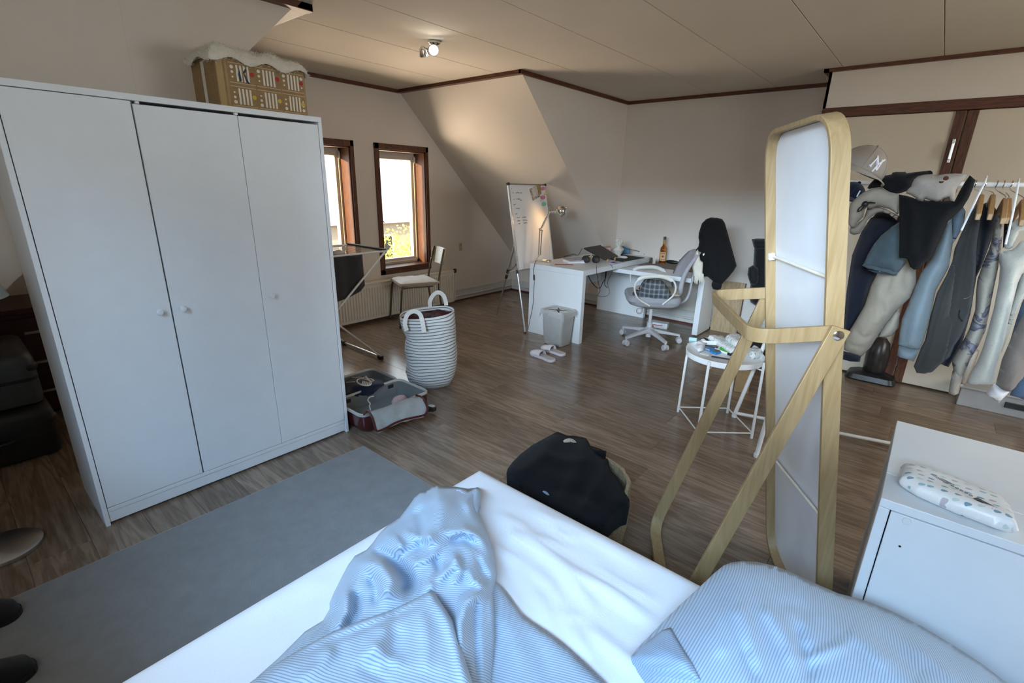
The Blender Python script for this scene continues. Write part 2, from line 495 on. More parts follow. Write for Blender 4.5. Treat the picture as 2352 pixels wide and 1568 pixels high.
# closet projecting from the right wall
LZ0, LZ1 = 2.025, 2.095
struct('wall_closet', MB().box(XC, YB, LZ1, XC+.1, .88, ZC+.02).box(XC, .84, -.02, XC+.1, .88, LZ1).box(XC, .86, -.02, XR+.1, .88, ZC+.02).box(XC+.5, YB, -.02, XC+.56, .86, ZC), M_wall)
struct('trim_9', MB().box(XC-.012, YB, LZ0, XC+.06, .875, LZ1), M_darkwoodY, bevel=.004)
def door(n, y0, y1, stile_y, hy):
    d = struct('door_%d' % n, MB().box(XC+.005, y0, .012, XC+.035, y1, LZ0-.003), M_closet, bevel=.003)
    put('stile', MB().box(XC-.008, min(stile_y), .012, XC+.036, max(stile_y), LZ0-.003), M_darkwood, d, bevel=.003)
    put('stile', MB().box(XC-.008, hy-.055 if n == 1 else hy, .012, XC+.036, hy if n == 1 else hy+.055, LZ0-.003), M_darkwood, d, bevel=.003)
    return d
d1 = door(1, -.005, .838, (-.002, .055), .838)
d2 = door(2, -.86, -.010, (-.068, -.012), -.86)
h = put('handle_plate', MB().box(XC-.014, .014, 1.68, XC-.0075, .034, 1.84), M_steel, d1, bevel=.004)
put('handle_lever', MB().cyl((XC-.014, .024, 1.80), (XC-.045, .024, 1.80), .007, 10).box(XC-.050, .016, 1.70, XC-.038, .032, 1.81), M_alu, h, bevel=.003)
d3 = struct('door_3', MB().box(XC+.005, -1.72, .012, XC+.035, -.865, LZ0-.003), M_closet)
# walls behind and beside the camera; unseen dormer window on the left, split and sized to shape the daylight
WA, WB_ = (.85, 1.46, 1.04, 2.22), (-.95, .70, 1.46, 2.16)
m = MB().box(XL-.12, YB, -.05, XL, WB_[0], 2.5).box(XL-.12, WA[1], -.05, XL, YW, 2.5).box(XL-.12, WB_[1], -.05, XL, WA[0], 2.5)
for w_ in (WA, WB_): m.box(XL-.12, w_[0], -.05, XL, w_[1], w_[2]).box(XL-.12, w_[0], w_[3], XL, w_[1], 2.5)
struct('wall_left', m, M_wall)
struct('wall_front', MB().box(XL-.1, YB-.1, -.05, 2.1, YB, 2.5).box(3.9, YB-.1, -.05, XR+.1, YB, 2.5).box(2.1, YB-.1, -.05, 3.9, YB, .92).box(2.1, YB-.1, 2.18, 3.9, YB, 2.5), M_wall)
struct('window_5', MB().box(2.1, YB-.08, .92, 3.9, YB+.01, .97).box(2.1, YB-.08, 2.13, 3.9, YB+.01, 2.18).box(2.1, YB-.08, .97, 2.15, YB+.01, 2.13).box(3.85, YB-.08, .97, 3.9, YB+.01, 2.13).box(2.97, YB-.08, .97, 3.03, YB+.01, 2.13), M_pvc)  # made-up window, never in view, added to let the front fill light in
for n_, w_ in ((3, WA), (4, WB_)):
    struct('window_%d' % n_, MB().box(XL-.09, w_[0], w_[2], XL+.01, w_[1], w_[2]+.04).box(XL-.09, w_[0], w_[3]-.04, XL+.01, w_[1], w_[3])
       .box(XL-.09, w_[0], w_[2]+.04, XL+.01, w_[0]+.04, w_[3]-.04).box(XL-.09, w_[1]-.04, w_[2]+.04, XL+.01, w_[1], w_[3]-.04), M_pvc)

# dark wooden ceiling trim
tz0, tz1 = ZC-.032, ZC-.0005
struct('trim_1', MB().box(SL+.03, YW-.022, tz0, SR, YW, tz1), M_darkwoodX)
struct('trim_2', MB().prism([(SR-.022, tz1), (SR-.022, tz0+.002), (SR+.034, tz0+.002), (SR+.001, tz1)], lambda a, b, d: (a, d, b), YC-.022, YW), M_darkwoodY)
struct('trim_3', MB().box(SR-.022, YC-.024, tz0, XR, YC, tz1), M_darkwoodX)
struct('trim_4', MB().box(XR-.022, .88, tz0, XR, YC, tz1), M_darkwoodY)
struct('trim_5', MB().box(XC-.035, YB, tz0+.008, XC, .915, tz1).box(XC-.035, .88, tz0+.008, XR, .915, tz1), M_darkwoodY)
struct('trim_6', MB().box(XL, YC-.05, tz0-.004, SL+.06, YC, tz1).prism([(SL+.06, tz1), (SL+.06, tz0), (SL-.03, tz0), (SL, tz1)], lambda a, b, d: (a, d, b), YC-.05, YW), M_darkwoodX)

# the two gable windows: mahogany lining and casing, beige sash, pane
def window(n, a, b, oa, ob):
    g = .0
    w = struct('window_%d' % n, MB().box(a, YW-.018, WZ0, oa, YW+.004, WZ1).box(ob, YW-.018, WZ0, b, YW+.004, WZ1)
               .box(a, YW-.018, OZ1, b, YW+.004, WZ1).box(a, YW-.018, WZ0, b, YW+.004, OZ0), M_darkwood, bevel=.003)
    put('reveal_lining', MB().box(oa-.001, YW, OZ0, oa+.012, YW+.245, OZ1).box(ob-.012, YW, OZ0, ob+.001, YW+.245, OZ1)
        .box(oa, YW, OZ1-.012, ob, YW+.245, OZ1+.001), M_darkwood, w)
    put('window_sill', MB().box(oa-.02, YW-.035, OZ0-.012, ob+.02, YW+.245, OZ0+.014), M_darkwoodX, w, bevel=.004)
    y0, y1 = YW+.175, YW+.235
    A, B, Z0, Z1 = oa+.012, ob-.012, OZ0+.014, OZ1-.012
    f = .052
    fr = put('sash', MB().box(A, y0, Z0, A+f, y1, Z1).box(B-f, y0, Z0, B, y1, Z1).box(A+f, y0, Z1-f-.02, B-f, y1, Z1).box(A+f, y0, Z0, B-f, y1, Z0+f+.012)
        .box(A, y0-.018, Z0, A+.022, y0, Z1).box(B-.022, y0-.018, Z0, B, y0, Z1).box(A, y0-.018, Z1-.03, B, y0, Z1).box(A, y0-.018, Z0, B, y0, Z0+.03), M_pvc, w, bevel=.004)
    put('pane', MB().box(A+f-.006, y0+.025, Z0+f, B-f+.006, y0+.031, Z1-f-.012), M_pane, fr)
    put('hinge', MB().cyl((B-.010, y0-.026, Z1-.10), (B-.010, y0-.026, Z1-.04), .008, 10), M_pvc, fr)
    put('window_latch', MB().box(A+.012, y0-.028, 1.02, A+.034, y0-.018, 1.14).tube([(A+.023, y0-.03, 1.09), (A+.04, y0-.05, 1.08), (A+.10, y0-.052, 1.03)], .007, 8), M_steel, fr)
window(1, W[0][0], W[0][1], *O[0])
window(2, W[1][0], W[1][1], *O[1])

# skirting with its heating pipe and the brown strip on the floor
def skirt(name, p0, p1, nrm):
    p0, p1, n = np.array(p0, float), np.array(p1, float), np.array(nrm, float)
    d = p1-p0
    def bx(m, t0, t1, z0, z1):
        c = (p0+p1)/2 + n*(t0+t1)/2 + np.array([0, 0, (z0+z1)/2]); L = np.linalg.norm(d)
        m.obox(c, d/L, n, (0, 0, 1), L/2, (t1-t0)/2, (z1-z0)/2); return m
    b = struct(name, bx(bx(MB(), 0, .014, .004, .155), 0, .022, .135, .150), M_white2, bevel=.002)
    put('pipe', MB().cyl(p0+n*.034+np.array([0, 0, .072]), p1+n*.034+np.array([0, 0, .072]), .011, 10), M_white2, b, smooth=True)
    put('floor_strip', bx(MB(), .014, .030, .0, .018), M_strip, b)
    return b
M_white2 = plain('skirting_paint', (.60, .58, .54), .5, var=.04)
M_strip = plain('brown_strip', (.10, .026, .016), .5)
skirt('baseboard_back', (4.20, YW, 0), (XR, YW, 0), (0, -1, 0))
skirt('baseboard_right', (XR, .90, 0), (XR, YW-.05, 0), (-1, 0, 0))

# radiator below the right window
t = thing('radiator', 'cream ribbed panel radiator under the two narrow windows', 'radiator', (3.4, 4.5, .05))
rx0, rx1, rz0, rz1 = 2.52, 4.155, .035, .425
m = MB().box(rx0, 4.44, rz0, rx1, 4.485, rz1)
put('panel', m, M_rad, t, bevel=.006)
m = MB()
x = rx0+.03
while x < rx1-.03:
    m.box(x, 4.429, rz0+.035, x+.020, 4.445, rz1-.04); x += .0335
put('ribs', m, M_rad, t, bevel=.004, seg=2)
put('top_grille', MB().box(rx0, 4.435, rz1-.004, rx1, 4.545, rz1+.008), M_rad, t, bevel=.003)
v = put('valve', MB().cyl((4.195, 4.47, .05), (4.195, 4.47, .40), .008, 10).cyl((4.195, 4.47, .38), (4.15, 4.47, .38), .009, 10), M_rad, t, smooth=True)
put('valve_knob', MB().lathe([(.012, 0), (.020, .008), (.021, .042), (.016, .050)], (4.195, 4.47, .395), 16), M_black, v, smooth=True)
for q in (rx0+.2, rx1-.24): put('wall_bracket', MB().box(q, 4.485, .1, q+.04, 4.558, .38), M_rad, t)
# wall outlet
t = thing('wall_outlet', 'small beige double socket plate on the white wall right of the windows', 'outlet', (4.377, YW, .69))
put('plate', MB().box(4.352, YW-.010, .645, 4.404, YW, .742), plain('ivory_plastic', (.52, .46, .33), .45), t, bevel=.004)
for z in (.668, .719):
    s_ = put('socket', MB().lathe([(.017, 0), (.017, .004), (.013, .004), (.013, .001)], (4.378, YW-.010, z), 18, (0, -1, 0)), plain('ivory_socket', (.45, .40, .29), .45), t, smooth=True)
    put('pin_hole', MB().cyl((4.373, YW-.0125, z), (4.373, YW-.0105, z), .0022, 8).cyl((4.383, YW-.0125, z), (4.383, YW-.0105, z), .0022, 8), M_black, s_)

# ceiling spotlight bar with one lit head facing the room
t = thing('ceiling_spotlight', 'small chrome ceiling spotlight with two heads, one of them lit', 'spotlight', (2.50, 2.88, ZC))
put('ceiling_plate', MB().lathe([(.045, 0), (.045, -.012), (.030, -.022)], (2.52, 2.86, ZC), 20), M_chrome, t, smooth=True)
put('stem', MB().cyl((2.52, 2.86, ZC-.02), (2.51, 2.855, ZC-.05), .007, 10).cyl((2.52, 2.86, ZC-.018), (2.475, 2.90, ZC-.055), .006, 10), M_chrome, t)
M_bulb = NT('lit_bulb'); M_bulb.b.inputs['Emission Color'].default_value = (1, .95, .85, 1); M_bulb.b.inputs['Emission Strength'].default_value = 22; M_bulb = M_bulb.m
aim = np.array([-.60, -.66, -.42]); aim = aim/np.linalg.norm(aim)
hd = put('lamp_head', MB().lathe([(.012, -.055), (.026, -.04), (.035, 0), (.032, 0), (.02, -.03)], np.array((2.505, 2.85, ZC-.052))+aim*.02, 20, aim), M_chrome, t, smooth=True)
put('bulb', MB().lathe([(.001, .012), (.018, .009), (.030, .0), (.001, -.006)], np.array((2.505, 2.85, ZC-.052))+aim*.02, 20, aim), M_bulb, hd, smooth=True)
aim2 = np.array([.55, .25, -.8]); aim2 /= np.linalg.norm(aim2)
hd = put('lamp_head', MB().lathe([(.012, -.055), (.026, -.04), (.035, 0), (.032, 0), (.02, -.03)], np.array((2.470, 2.905, ZC-.085)), 20, aim2), M_chrome, t, smooth=True, label='unlit chrome head turned away')
lamp('spot_bulb', 'SPOT', tuple(np.array((2.505, 2.85, ZC-.052))+aim*.045), tuple(np.array((2.505, 2.85, ZC-.052))+aim), 2, (1, .93, .80), .02, spot_size=2.4, spot_blend=.6)

# outside: yard, house across the way, tree in yellow leaf
struct('ground_outside', MB().box(-60, -60, -5.2, 80, 90, -5.0), plain('dry_grass', (.35, .30, .16), .9))
M_brick = plain('house_brick', (.35, .27, .22), .9); M_roof = plain('roof_tile', (.30, .28, .27), .8)
t = thing('neighbour_house', 'grey roofed house seen through the right window', 'house', (24, 26, -5))
put('wall', MB().box(10, 24, -5, 40, 34, -.6), M_brick, t)
put('roof', MB().prism([(23.2, -.7), (29, 2.3), (34.8, -.7)], lambda a, b, d: (d, a, b), 9.6, 40.4), M_roof, t)
for k in range(7):
    wn = put('house_window', MB().box(12+k*4, 23.95, -3.2, 13.6+k*4, 24.1, -1.4), M_white, t)
    put('pane', MB().box(12.1+k*4, 23.93, -3.1, 13.5+k*4, 23.96, -1.5), M_black, wn)
t = thing('garden_tree', 'tree with yellow autumn leaves outside the right window', 'tree', (10.6, 13.5, -5))
put('trunk', MB().tube([(10.6, 13.5, -5), (10.7, 13.5, -2.5), (10.6, 13.4, -.6)], [.16, .13, .06], 10).tube([(10.7, 13.5, -2.5), (11.6, 13.9, -1.0)], [.07, .03], 8), M_darkwood, t)
m = MB()
for i in range(2600):
    d = RNG.normal(size=3); d /= np.linalg.norm(d); c = np.array((10.7, 13.6, -1.75)) + d*np.array((2.0, 1.5, 1.9))*RNG.uniform(.45, 1)
    a = RNG.normal(size=3); a /= np.linalg.norm(a); b_ = np.cross(a, RNG.normal(size=3)); b_ /= np.linalg.norm(b_)
    m.add([c-a*.07, c+b_*.04, c+a*.07, c-b_*.04], [(0, 1, 2, 3)])
put('leaves', m, plain('yellow_leaf', (.62, .50, .10), .7, var=.3), t, kind='stuff')
# ------------------------------------------------------------ wardrobe
wx0, wx1, wy0, wy1, wh = .228, 1.412, 2.465, 2.895, 1.760
t = thing('wardrobe', 'tall white three-door wardrobe with small round knobs', 'wardrobe', ((wx0+wx1)/2, (wy0+wy1)/2, 0))
p = .018
m = MB().box(wx0, wy0, 0, wx0+p, wy1, wh-.024).box(wx1-p, wy0, 0, wx1, wy1, wh-.024).box(wx0, wy0, wh-.024, wx1, wy1, wh).box(wx0+p, wy0+.03, .055, wx1-p, wy1, .073).box(wx0+p, wy1-.01, .03, wx1-p, wy1, wh-.024).box(.617, wy0+.03, .07, .633, wy1, wh-.024)
put('carcass', m, M_white, t, bevel=.0015, seg=1)
put('plinth', MB().box(wx0+p+.001, wy0+.008, .012, wx1-p-.001, wy0+.024, .062), M_white, t, bevel=.002)
put('plinth_rail', MB().box(wx0+p+.001, wy0+.004, .0635, wx1-p-.001, wy0+.022, .083), M_white, t, bevel=.002)
dz0 = .0865
for (a, b, z1, kx) in ((wx0+p+.003, .6205, 1.7335, .575), (.6265, 1.0095, 1.7245, .663), (1.0115, wx1-p-.003, 1.7235, 1.052)):
    d = put('door', MB().box(a, wy0+.002, dz0, b, wy0+.018, z1), M_white, t, bevel=.0015, seg=1)
    z = .905
    put('knob', MB().lathe([(.006, 0), (.006, .012), (.012, .015), (.0135, .020), (.011, .025), (.001, .026)], (kx, wy0+.002, z), 18, (0, -1, 0)), M_white, d, smooth=True)
for x in (.643, 1.006):
    put('hinge_cap', MB().box(x-.006, wy0+.0025, 1.7262, x+.006, wy0+.02, 1.7350), M_white, t)

# ------------------------------------------------------------ patterned box with a fluffy throw on the wardrobe
M_kraft = plain('kraft_board', (.30, .19, .085), .8, var=.12, vs=40)
M_kraft2 = plain('kraft_board_printed', (.30, .19, .085), .8, var=.45, vs=260)
M_prw = plain('white_print', (.72, .68, .60), .7); M_prr = plain('red_print', (.42, .02, .02), .6); M_pry = plain('yellow_print', (.62, .42, .05), .6); M_prn = plain('navy_print', (.02, .03, .06), .6)
bx0, bx1, by0, by1, bz0, bz1 = .980, 1.392, 2.555, 2.835, 1.7605, 1.972
t = thing('gift_box', 'brown patterned cardboard box with white bars and dots, on top of the wardrobe', 'box', ((bx0+bx1)/2, (by0+by1)/2, bz0))
put('carton', MB().box(bx0, by0, bz0, bx1, by1, bz1), M_kraft, t, bevel=.004)
put('side_print', MB().box(bx0-.0012, by0+.03, bz0+.012, bx0, by0+.12, bz1-.015).box(bx0-.0012, by0+.165, bz0+.012, bx0, by1-.02, bz1-.015), M_kraft2, t, kind='stuff')
put('side_tape', MB().box(bx0-.0018, by0+.128, bz0+.015, bx0, by0+.158, bz1-.012), M_prw, t)
y = by0-.0012
bars = MB(); dots = MB(); fr = MB(); red = MB(); yel = MB(); nav = MB()
def disc(m, x, z, r, yy=y): m.lathe([(r, 0), (r, .0016)], (x, yy+.0016, z), 12, (0, -1, 0))
for row, zz in ((0, bz0+.150), (1, bz0+.055)):
    for g in range(3):
        x = bx0+.062 + g*.118
        for k in range(4):
            bars.box(x+.024+k*.016, y, zz-.032, x+.032+k*.016, y+.0016, zz+.034)
        for k in range(3):
            disc(dots, x+.006, zz+(.024-.020*k)*(1 if row == 0 else -1), .0075-.0018*k)
        disc(red if row == 0 else yel, x+.092, zz+.004, .0095, y-.0006)
        fr.box(x-.008, y+.0004, zz-.041, x+.104, y+.0016, zz-.037).box(x-.008, y+.0004, zz+.039, x+.104, y+.0016, zz+.043)
for k in range(3):
    disc(dots, bx1-.020, bz0+.150+.024-.020*k, .0075-.0018*k); disc(dots, bx1-.020, bz0+.055-.024+.020*k, .0075-.0018*k)
for k in range(30):
    z = bz0+.010+k*.0065
    fr.obox((bx0+.043, y+.001, z), (math.cos(.7), 0, math.sin(.7)), (0, 1, 0), (-math.sin(.7), 0, math.cos(.7)), .006, .0006, .0009)
    fr.obox((bx1-.008, y+.001, z), (math.cos(.7), 0, math.sin(.7)), (0, 1, 0), (-math.sin(.7), 0, math.cos(.7)), .005, .0006, .0009)
x = bx0+.062
nav.prism([(x+.031, -.004), (x+.040, .018), (x+.044, -.028), (x+.036, -.034)], lambda a, b, d: (a, d, bz0+.150+b), y-.0006, y)
nav.prism([(x+.054, .010), (x+.066, .026), (x+.070, .018), (x+.060, .004), (x+.074, -.028), (x+.084, -.036), (x+.064, -.034)], lambda a, b, d: (a, d, bz0+.150+b), y-.0006, y)
put('printed_bars', bars, M_prw, t, kind='stuff'); put('printed_dots', dots, M_prw, t, kind='stuff')
put('printed_border', fr, plain('tan_print', (.50, .36, .22), .7), t, kind='stuff')
put('red_dots', red, M_prr, t, kind='stuff'); put('yellow_dots', yel, M_pry, t, kind='stuff'); put('bird_print', nav, M_prn, t, kind='stuff')
put('front_band', MB().box(bx0+.004, y+.0004, bz0+.004, bx0+.030, y+.0016, bz1-.004), plain('tan_board', (.42, .28, .13), .8), t)
# fluffy throw heaped on the box
M_fur = fabric('cream_fleece', (.74, .70, .60), var=.10, vs=30, bump=.6, bs=160, sheen=.6)
def fur_h(x, y):
    u, v = (x-bx0)/(bx1-bx0), (y-by0)/(by1-by0)
    return 0
NX, NY = 60, 40
m = MB(); P = []
for j in range(NY+1):
    for i in range(NX+1):
        u, v = i/NX, j/NY
        x = bx0-.030 + u*(bx1-bx0+.045); yy = by0-.020+v*(by1-by0+.030)
        e = min(min(u, 1-u)/.10, min(v, 1-v)/.10, 1)
        z = bz1+.003 + .024*math.sqrt(max(0, 1-(1-e)**2)) + .012*(math.sin(x*55+3*math.sin(yy*30))*.5+math.sin(yy*47+x*20)*.5)*e + .022*math.exp(-((u-.22)/.18)**2)*e + .012*math.exp(-((u-.60)/.16)**2)*e
        if e < .45: z -= .030*(1-e/.45)*(.6+.4*math.sin(x*40+yy*30))
        P.append((x, yy, z))
m.v = P
m.f = [(j*(NX+1)+i, j*(NX+1)+i+1, (j+1)*(NX+1)+i+1, (j+1)*(NX+1)+i) for j in range(NY) for i in range(NX)]; m.mi = [0]*len(m.f)
t = thing('fleece_throw', 'fluffy cream throw heaped on the patterned box', 'blanket', ((bx0+bx1)/2, (by0+by1)/2, bz1))
o = put('fleece', m, M_fur, t, smooth='all')
m = MB(); PA = np.array(P)
for q in RNG.integers(0, len(PA), 16000):
    c = PA[q]+RNG.normal(size=3)*.0045; d = RNG.normal(size=3)+np.array((0, -.3, .6)); d /= np.linalg.norm(d); s_ = np.cross(d, RNG.normal(size=3)); s_ /= np.linalg.norm(s_)
    m.add([c-s_*.0010, c+s_*.0010, c+d*RNG.uniform(.005, .011)], [(0, 1, 2)])
put('pile', m, M_fur, t, kind='stuff')

# ------------------------------------------------------------ free-standing mirror seen from behind
th, ti = math.radians(30.176), math.radians(9.825)
mu = np.array([-math.cos(th), -math.sin(th), 0]); mn = np.array([-math.sin(th), math.cos(th), 0])
mw = np.array([0, 0, math.cos(ti)]) + mn*math.sin(ti); mb_ = mn*math.cos(ti) - np.array([0, 0, 1])*math.sin(ti)
mo = np.array([1.594, -.003, .001])
def MP(a, s_, n): return mo + mu*a + mw*s_ + mb_*n         # a: -0.52 left .. 0 right as seen from behind, s: up, n: backwards
def band(pts, wide, W, th_, loop=False, inward=None, uvlen=False):
    """flat strip of bent plywood: pts centre line, wide the broad direction"""
    pts = [np.array(p, float) for p in pts]; K = len(pts); wide = np.array(wide, float); R = []
    for k in range(K):
        a = pts[k-1] if (loop or k > 0) else pts[k]; b = pts[(k+1) % K] if (loop or k < K-1) else pts[k]
        tt = (b-a)/np.linalg.norm(b-a); nn = np.cross(tt, wide); nn /= np.linalg.norm(nn)
        c = pts[k]
        R.append([c-nn*th_/2-wide*W/2, c+nn*th_/2-wide*W/2, c+nn*th_/2+wide*W/2, c-nn*th_/2+wide*W/2])
    return MB().rings(R, not loop, True, loop)
t = thing('standing_mirror', 'birch framed standing mirror seen from its white back', 'mirror', tuple(MP(-.26, 0, 0)))
g = .007
out = round_poly([(-.52+g, g), (0-g, g), (0-g, 1.67-g), (-.52+g, 1.67-g)], .105, 8)
put('frame', band([MP(a, s_, -.0225) for a, s_ in out], mb_, .045, .014, loop=True), M_birch, t, smooth=True, bevel=.0015)
inn = round_poly([(-.505, .016), (-.0155, .016), (-.0155, 1.654), (-.505, 1.654)], .095, 8)
put('back_panel', MB().prism(inn, lambda a, b, d: MP(a, b, d), -.037, -.032), plain('mirror_back_white', (.78, .79, .82), .35, var=.02), t)
M_mirror = plain('mirror_glass', (.85, .87, .87), .02, 1.0, var=0)
put('mirror_glass', MB().prism(inn, lambda a, b, d: MP(a, b, d), -.042, -.0375), M_mirror, t)
M_rod = plain('pale_rod', (.78, .72, .60), .4)
for s0, s1 in ((1.252, 1.263), (.449, .513)):
    r = put('cross_rod', MB().cyl(MP(-.504, s0, -.020), MP(-.0145, s1 if s1 < 1 else s0+.004, -.020), .0048, 10), M_rod, t, smooth=True)
    if s0 > 1: put('rod_bracket', MB().obox(MP(-.498, s0, -.016), mu, mw, mb_, .009, .012, .010), M_whitem, r, bevel=.002)
# hanging hoop
hoop = round_poly([MP(-.527, 1.118, .0), MP(-.527, 1.126, .185), MP(.007, 1.126, .185), MP(.007, 1.112, .0)], [0, .06, .06, 0], 7)
hoop = [MP(-.519, 1.116, -.02)] + hoop[1:-1] + [MP(-.001, 1.114, -.02)]
hp = put('hanging_hoop', band(hoop, mw, .042, .011), M_birch, t, smooth=True, bevel=.0015)
# rear legs: one U of bent plywood, pivoting on the frame sides
def LP(a, q): return MP(a, 1.113, -.020) + (MP(a, .0, 0)-MP(a, 1.113, -.02))*0 + legd*q
top = MP(0, 1.113, -.022)
lv = (mb_*.474 - mw*1.0); legd = lv/np.linalg.norm(lv); LLEN = (top[2]-.024)/-legd[2]
nleg = np.cross(mu, legd)
pl_ = [MP(-.534, 1.113, -.022)-legd*.02, MP(-.534, 1.113, -.022)+legd*LLEN, MP(.016, 1.113, -.022)+legd*LLEN, MP(.016, 1.113, -.022)-legd*.02]
put('rear_leg_frame', band(round_poly(pl_, [0, .085, .085, 0], 8), nleg, .047, .012), M_birch, t, smooth=True, bevel=.0015)
for a, sg in ((.0225, 1), (-.5405, -1)):
    put('pivot_bolt', MB().lathe([(.0135, 0), (.0135, .003), (.009, .005)], MP(a, 1.113, -.022), 18, mu*sg), M_chrome, t, smooth=True)
put('hoop_screw', MB().lathe([(.007, 0), (.006, .003)], MP(-.5115, 1.118, -.018), 12, mu), M_chrome, hp, smooth=True)

# ------------------------------------------------------------ white cabinet beside the mirror
cz, cx0, cx1, cy1, cy0 = .700, 1.467, 2.070, -.046, -.62
t = thing('drawer_cabinet', 'white low cabinet beside the mirror', 'cabinet', ((cx0+cx1)/2, (cy0+cy1)/2, 0))
e = .024
put('carcass', MB().box(cx0, cy1-e, 0, cx1, cy1, cz-.026).box(cx0, cy0, 0, cx1, cy0+e, cz-.026).box(cx1-.015, cy0, .02, cx1, cy1, cz-.03).box(cx0+.02, cy0+e, .03, cx1, cy1-e, .05), M_white, t, bevel=.0015, seg=1)
put('top_panel', MB().box(1.6285, cy0, cz-.025, cx1, cy1, cz), M_white, t, bevel=.002)
put('top_strip', MB().box(cx0, cy0, cz-.025, 1.6275, cy1, cz+.0004), M_white, t, bevel=.002)
d = put('front_panel', MB().box(cx0+.0015, cy0+e+.003, .04, cx0+.02, cy1-e-.003, cz-.0285), M_white, t, bevel=.0012, seg=1)
M_capw = plain('white_cap', (.78, .78, .78), .3)
put('lock_cap', MB().lathe([(.0095, 0), (.0095, .0025), (.0085, .0035), (.001, .0035)], (cx0+.0015, cy1-.062, cz-.040), 24, (-1, 0, 0)), M_capw, d, smooth=True)
put('screw_hole', MB().lathe([(.003, 0), (.003, .0006)], (cx0+.0015, cy1-.064, cz-.118), 12, (-1, 0, 0)), M_black, d)

# soft pack of wipes on the cabinet
def drops(name, sc_=42.0, ground=(.80, .80, .78)):
    t = NT(name); v = t.coord('UV')
    vo = t.new('ShaderNodeTexVoronoi', voronoi_dimensions='2D'); vo.inputs['Scale'].default_value = sc_; vo.inputs['Randomness'].default_value = .35
    t.link(v, vo.inputs['Vector'])
    sub = t.new('ShaderNodeVectorMath', operation='SUBTRACT'); scl = t.new('ShaderNodeVectorMath', operation='SCALE'); scl.inputs['Scale'].default_value = 1.0
    t.link(v, sub.inputs[0]); t.link(vo.outputs['Position'], sub.inputs[1])
    sp = t.new('ShaderNodeSeparateXYZ'); t.link(sub.outputs[0], sp.inputs[0])
    a = t.math('MULTIPLY', sp.outputs[0], t.math('ADD', t.math('MULTIPLY', sp.outputs[1], -75.0), 2.1))
    b = t.math('MULTIPLY', sp.outputs[1], 1.15)
    r = t.math('SQRT', t.math('ADD', t.math('MULTIPLY', a, a), t.math('MULTIPLY', b, b)))
    mask = t.math('LESS_THAN', r, .0082*42/sc_)
    rr = t.new('ShaderNodeSeparateColor'); t.link(vo.outputs['Color'], rr.inputs[0])
    col = t.ramp(rr.outputs[0], [(0, (.20, .33, .42)), (.3, (.50, .45, .47)), (.55, (.55, .66, .62)), (.8, (.30, .48, .55))], 'CONSTANT')
    t.link(t.mix(mask, ground, col.outputs[0]), t.b.inputs['Base Color']); t.b.inputs['Roughness'].default_value = .28
    t.bump(t.noise(t.coord(), 60, 3, .6, .5), .35, .004)
    return t.m
cz_ = cz+.0005
poly = [onZ(x, y, cz+.012)[:2] for x, y in ((2066, 1079), (2120, 1085), (2300, 1160), (2318, 1180), (2338, 1228), (2290, 1214), (2190, 1176), (2100, 1136), (2062, 1112))]
def wip(P, d): return np.column_stack([P[:, 0], P[:, 1], cz_+.021+d])
t = thing('wipes_pack', 'soft pack of wet wipes printed with teal and grey drops, on the low white cabinet', 'wipes', (1.56, -.19, cz_))
w_ = inflate(poly, .006, .026, wip, fold=lambda Q: vnoise(Q, 80, 3)*.003, edge=.030, back=.8)
wp = put('soft_pack', w_, drops('drop_print_pack'), t, smooth='all')
ctr = np.mean(poly, axis=0); axd = np.array(poly[4])-np.array(poly[0]); axd /= np.linalg.norm(axd); ayd = np.array([-axd[1], axd[0]])
if ayd[0] < 0: ayd = -ayd
m = MB()
def inkbox(u0, v0, u1, v1, z=.0515):
    c = ctr + axd*(u0+u1)/2 + ayd*(v0+v1)/2
    m.obox((c[0], c[1], cz_+z-abs(v0)*.05), (*axd, 0), (*ayd, 0), (0, 0, 1), (u1-u0)/2, (v1-v0)/2, .0004)
x = .040
for k in range(16):
    w1 = (.0010, .0018, .0007, .0024)[k % 4]; inkbox(x, -.012, x+w1, .004, .0478); x += w1+.0012
for k in range(3): inkbox(-.06, -.004+k*.005, -.022+k*.004, -.003+k*.005, .0475)
put('barcode_print', m, M_black, t, kind='stuff')
m = MB()
for k in range(5):
    c = ctr+axd*(-.012+k*.0105)-ayd*.004; m.tube([(c[0]+.0036*math.cos(a)*axd[0]-.0028*math.sin(a)*axd[1], c[1]+.0036*math.cos(a)*axd[1]+.0028*math.sin(a)*axd[0], cz_+.0480) for a in np.arange(0, 6.28, .7)], .0006, 5, loop=True)
put('symbol_print', m, M_black, t, kind='stuff')
# ------------------------------------------------------------ cloth helper on an upright plane
class VP:
    """upright plane through p whose face looks along -n; 2-D coordinates are metres to the right and height"""
    def __init__(s, p, n=None):
        s.p = np.array([p[0], p[1], 0.0]); n = np.array([p[0], p[1], 0.0]) if n is None else np.array([n[0], n[1], 0.0])
        s.n = n/np.linalg.norm(n); s.r = np.array([s.n[1], -s.n[0], 0])
    def px(s, x, y):
        d = ray(x, y); q = CP + d*((s.p-CP)@s.n/(d@s.n)); return ((q-s.p)@s.r, q[2])
    def poly(s, pts): return [s.px(*p) for p in pts]
    def to3(s, P, d): return s.p + P[:, :1]*s.r + P[:, 1:]*np.array([0, 0, 1.0]) - np.asarray(d).reshape(-1, 1)*s.n
    def at(s, a, z, d=0): return s.p + s.r*a + np.array([0, 0, z]) - s.n*d
def atd(x, y, t): return CP + ray(x, y)*t
def depth(p): return float(AF@(np.array(p, float)-CP))
def rrect(w, d, r, k=4): return round_poly([(-w/2, -d/2), (w/2, -d/2), (w/2, d/2), (-w/2, d/2)], r, k)
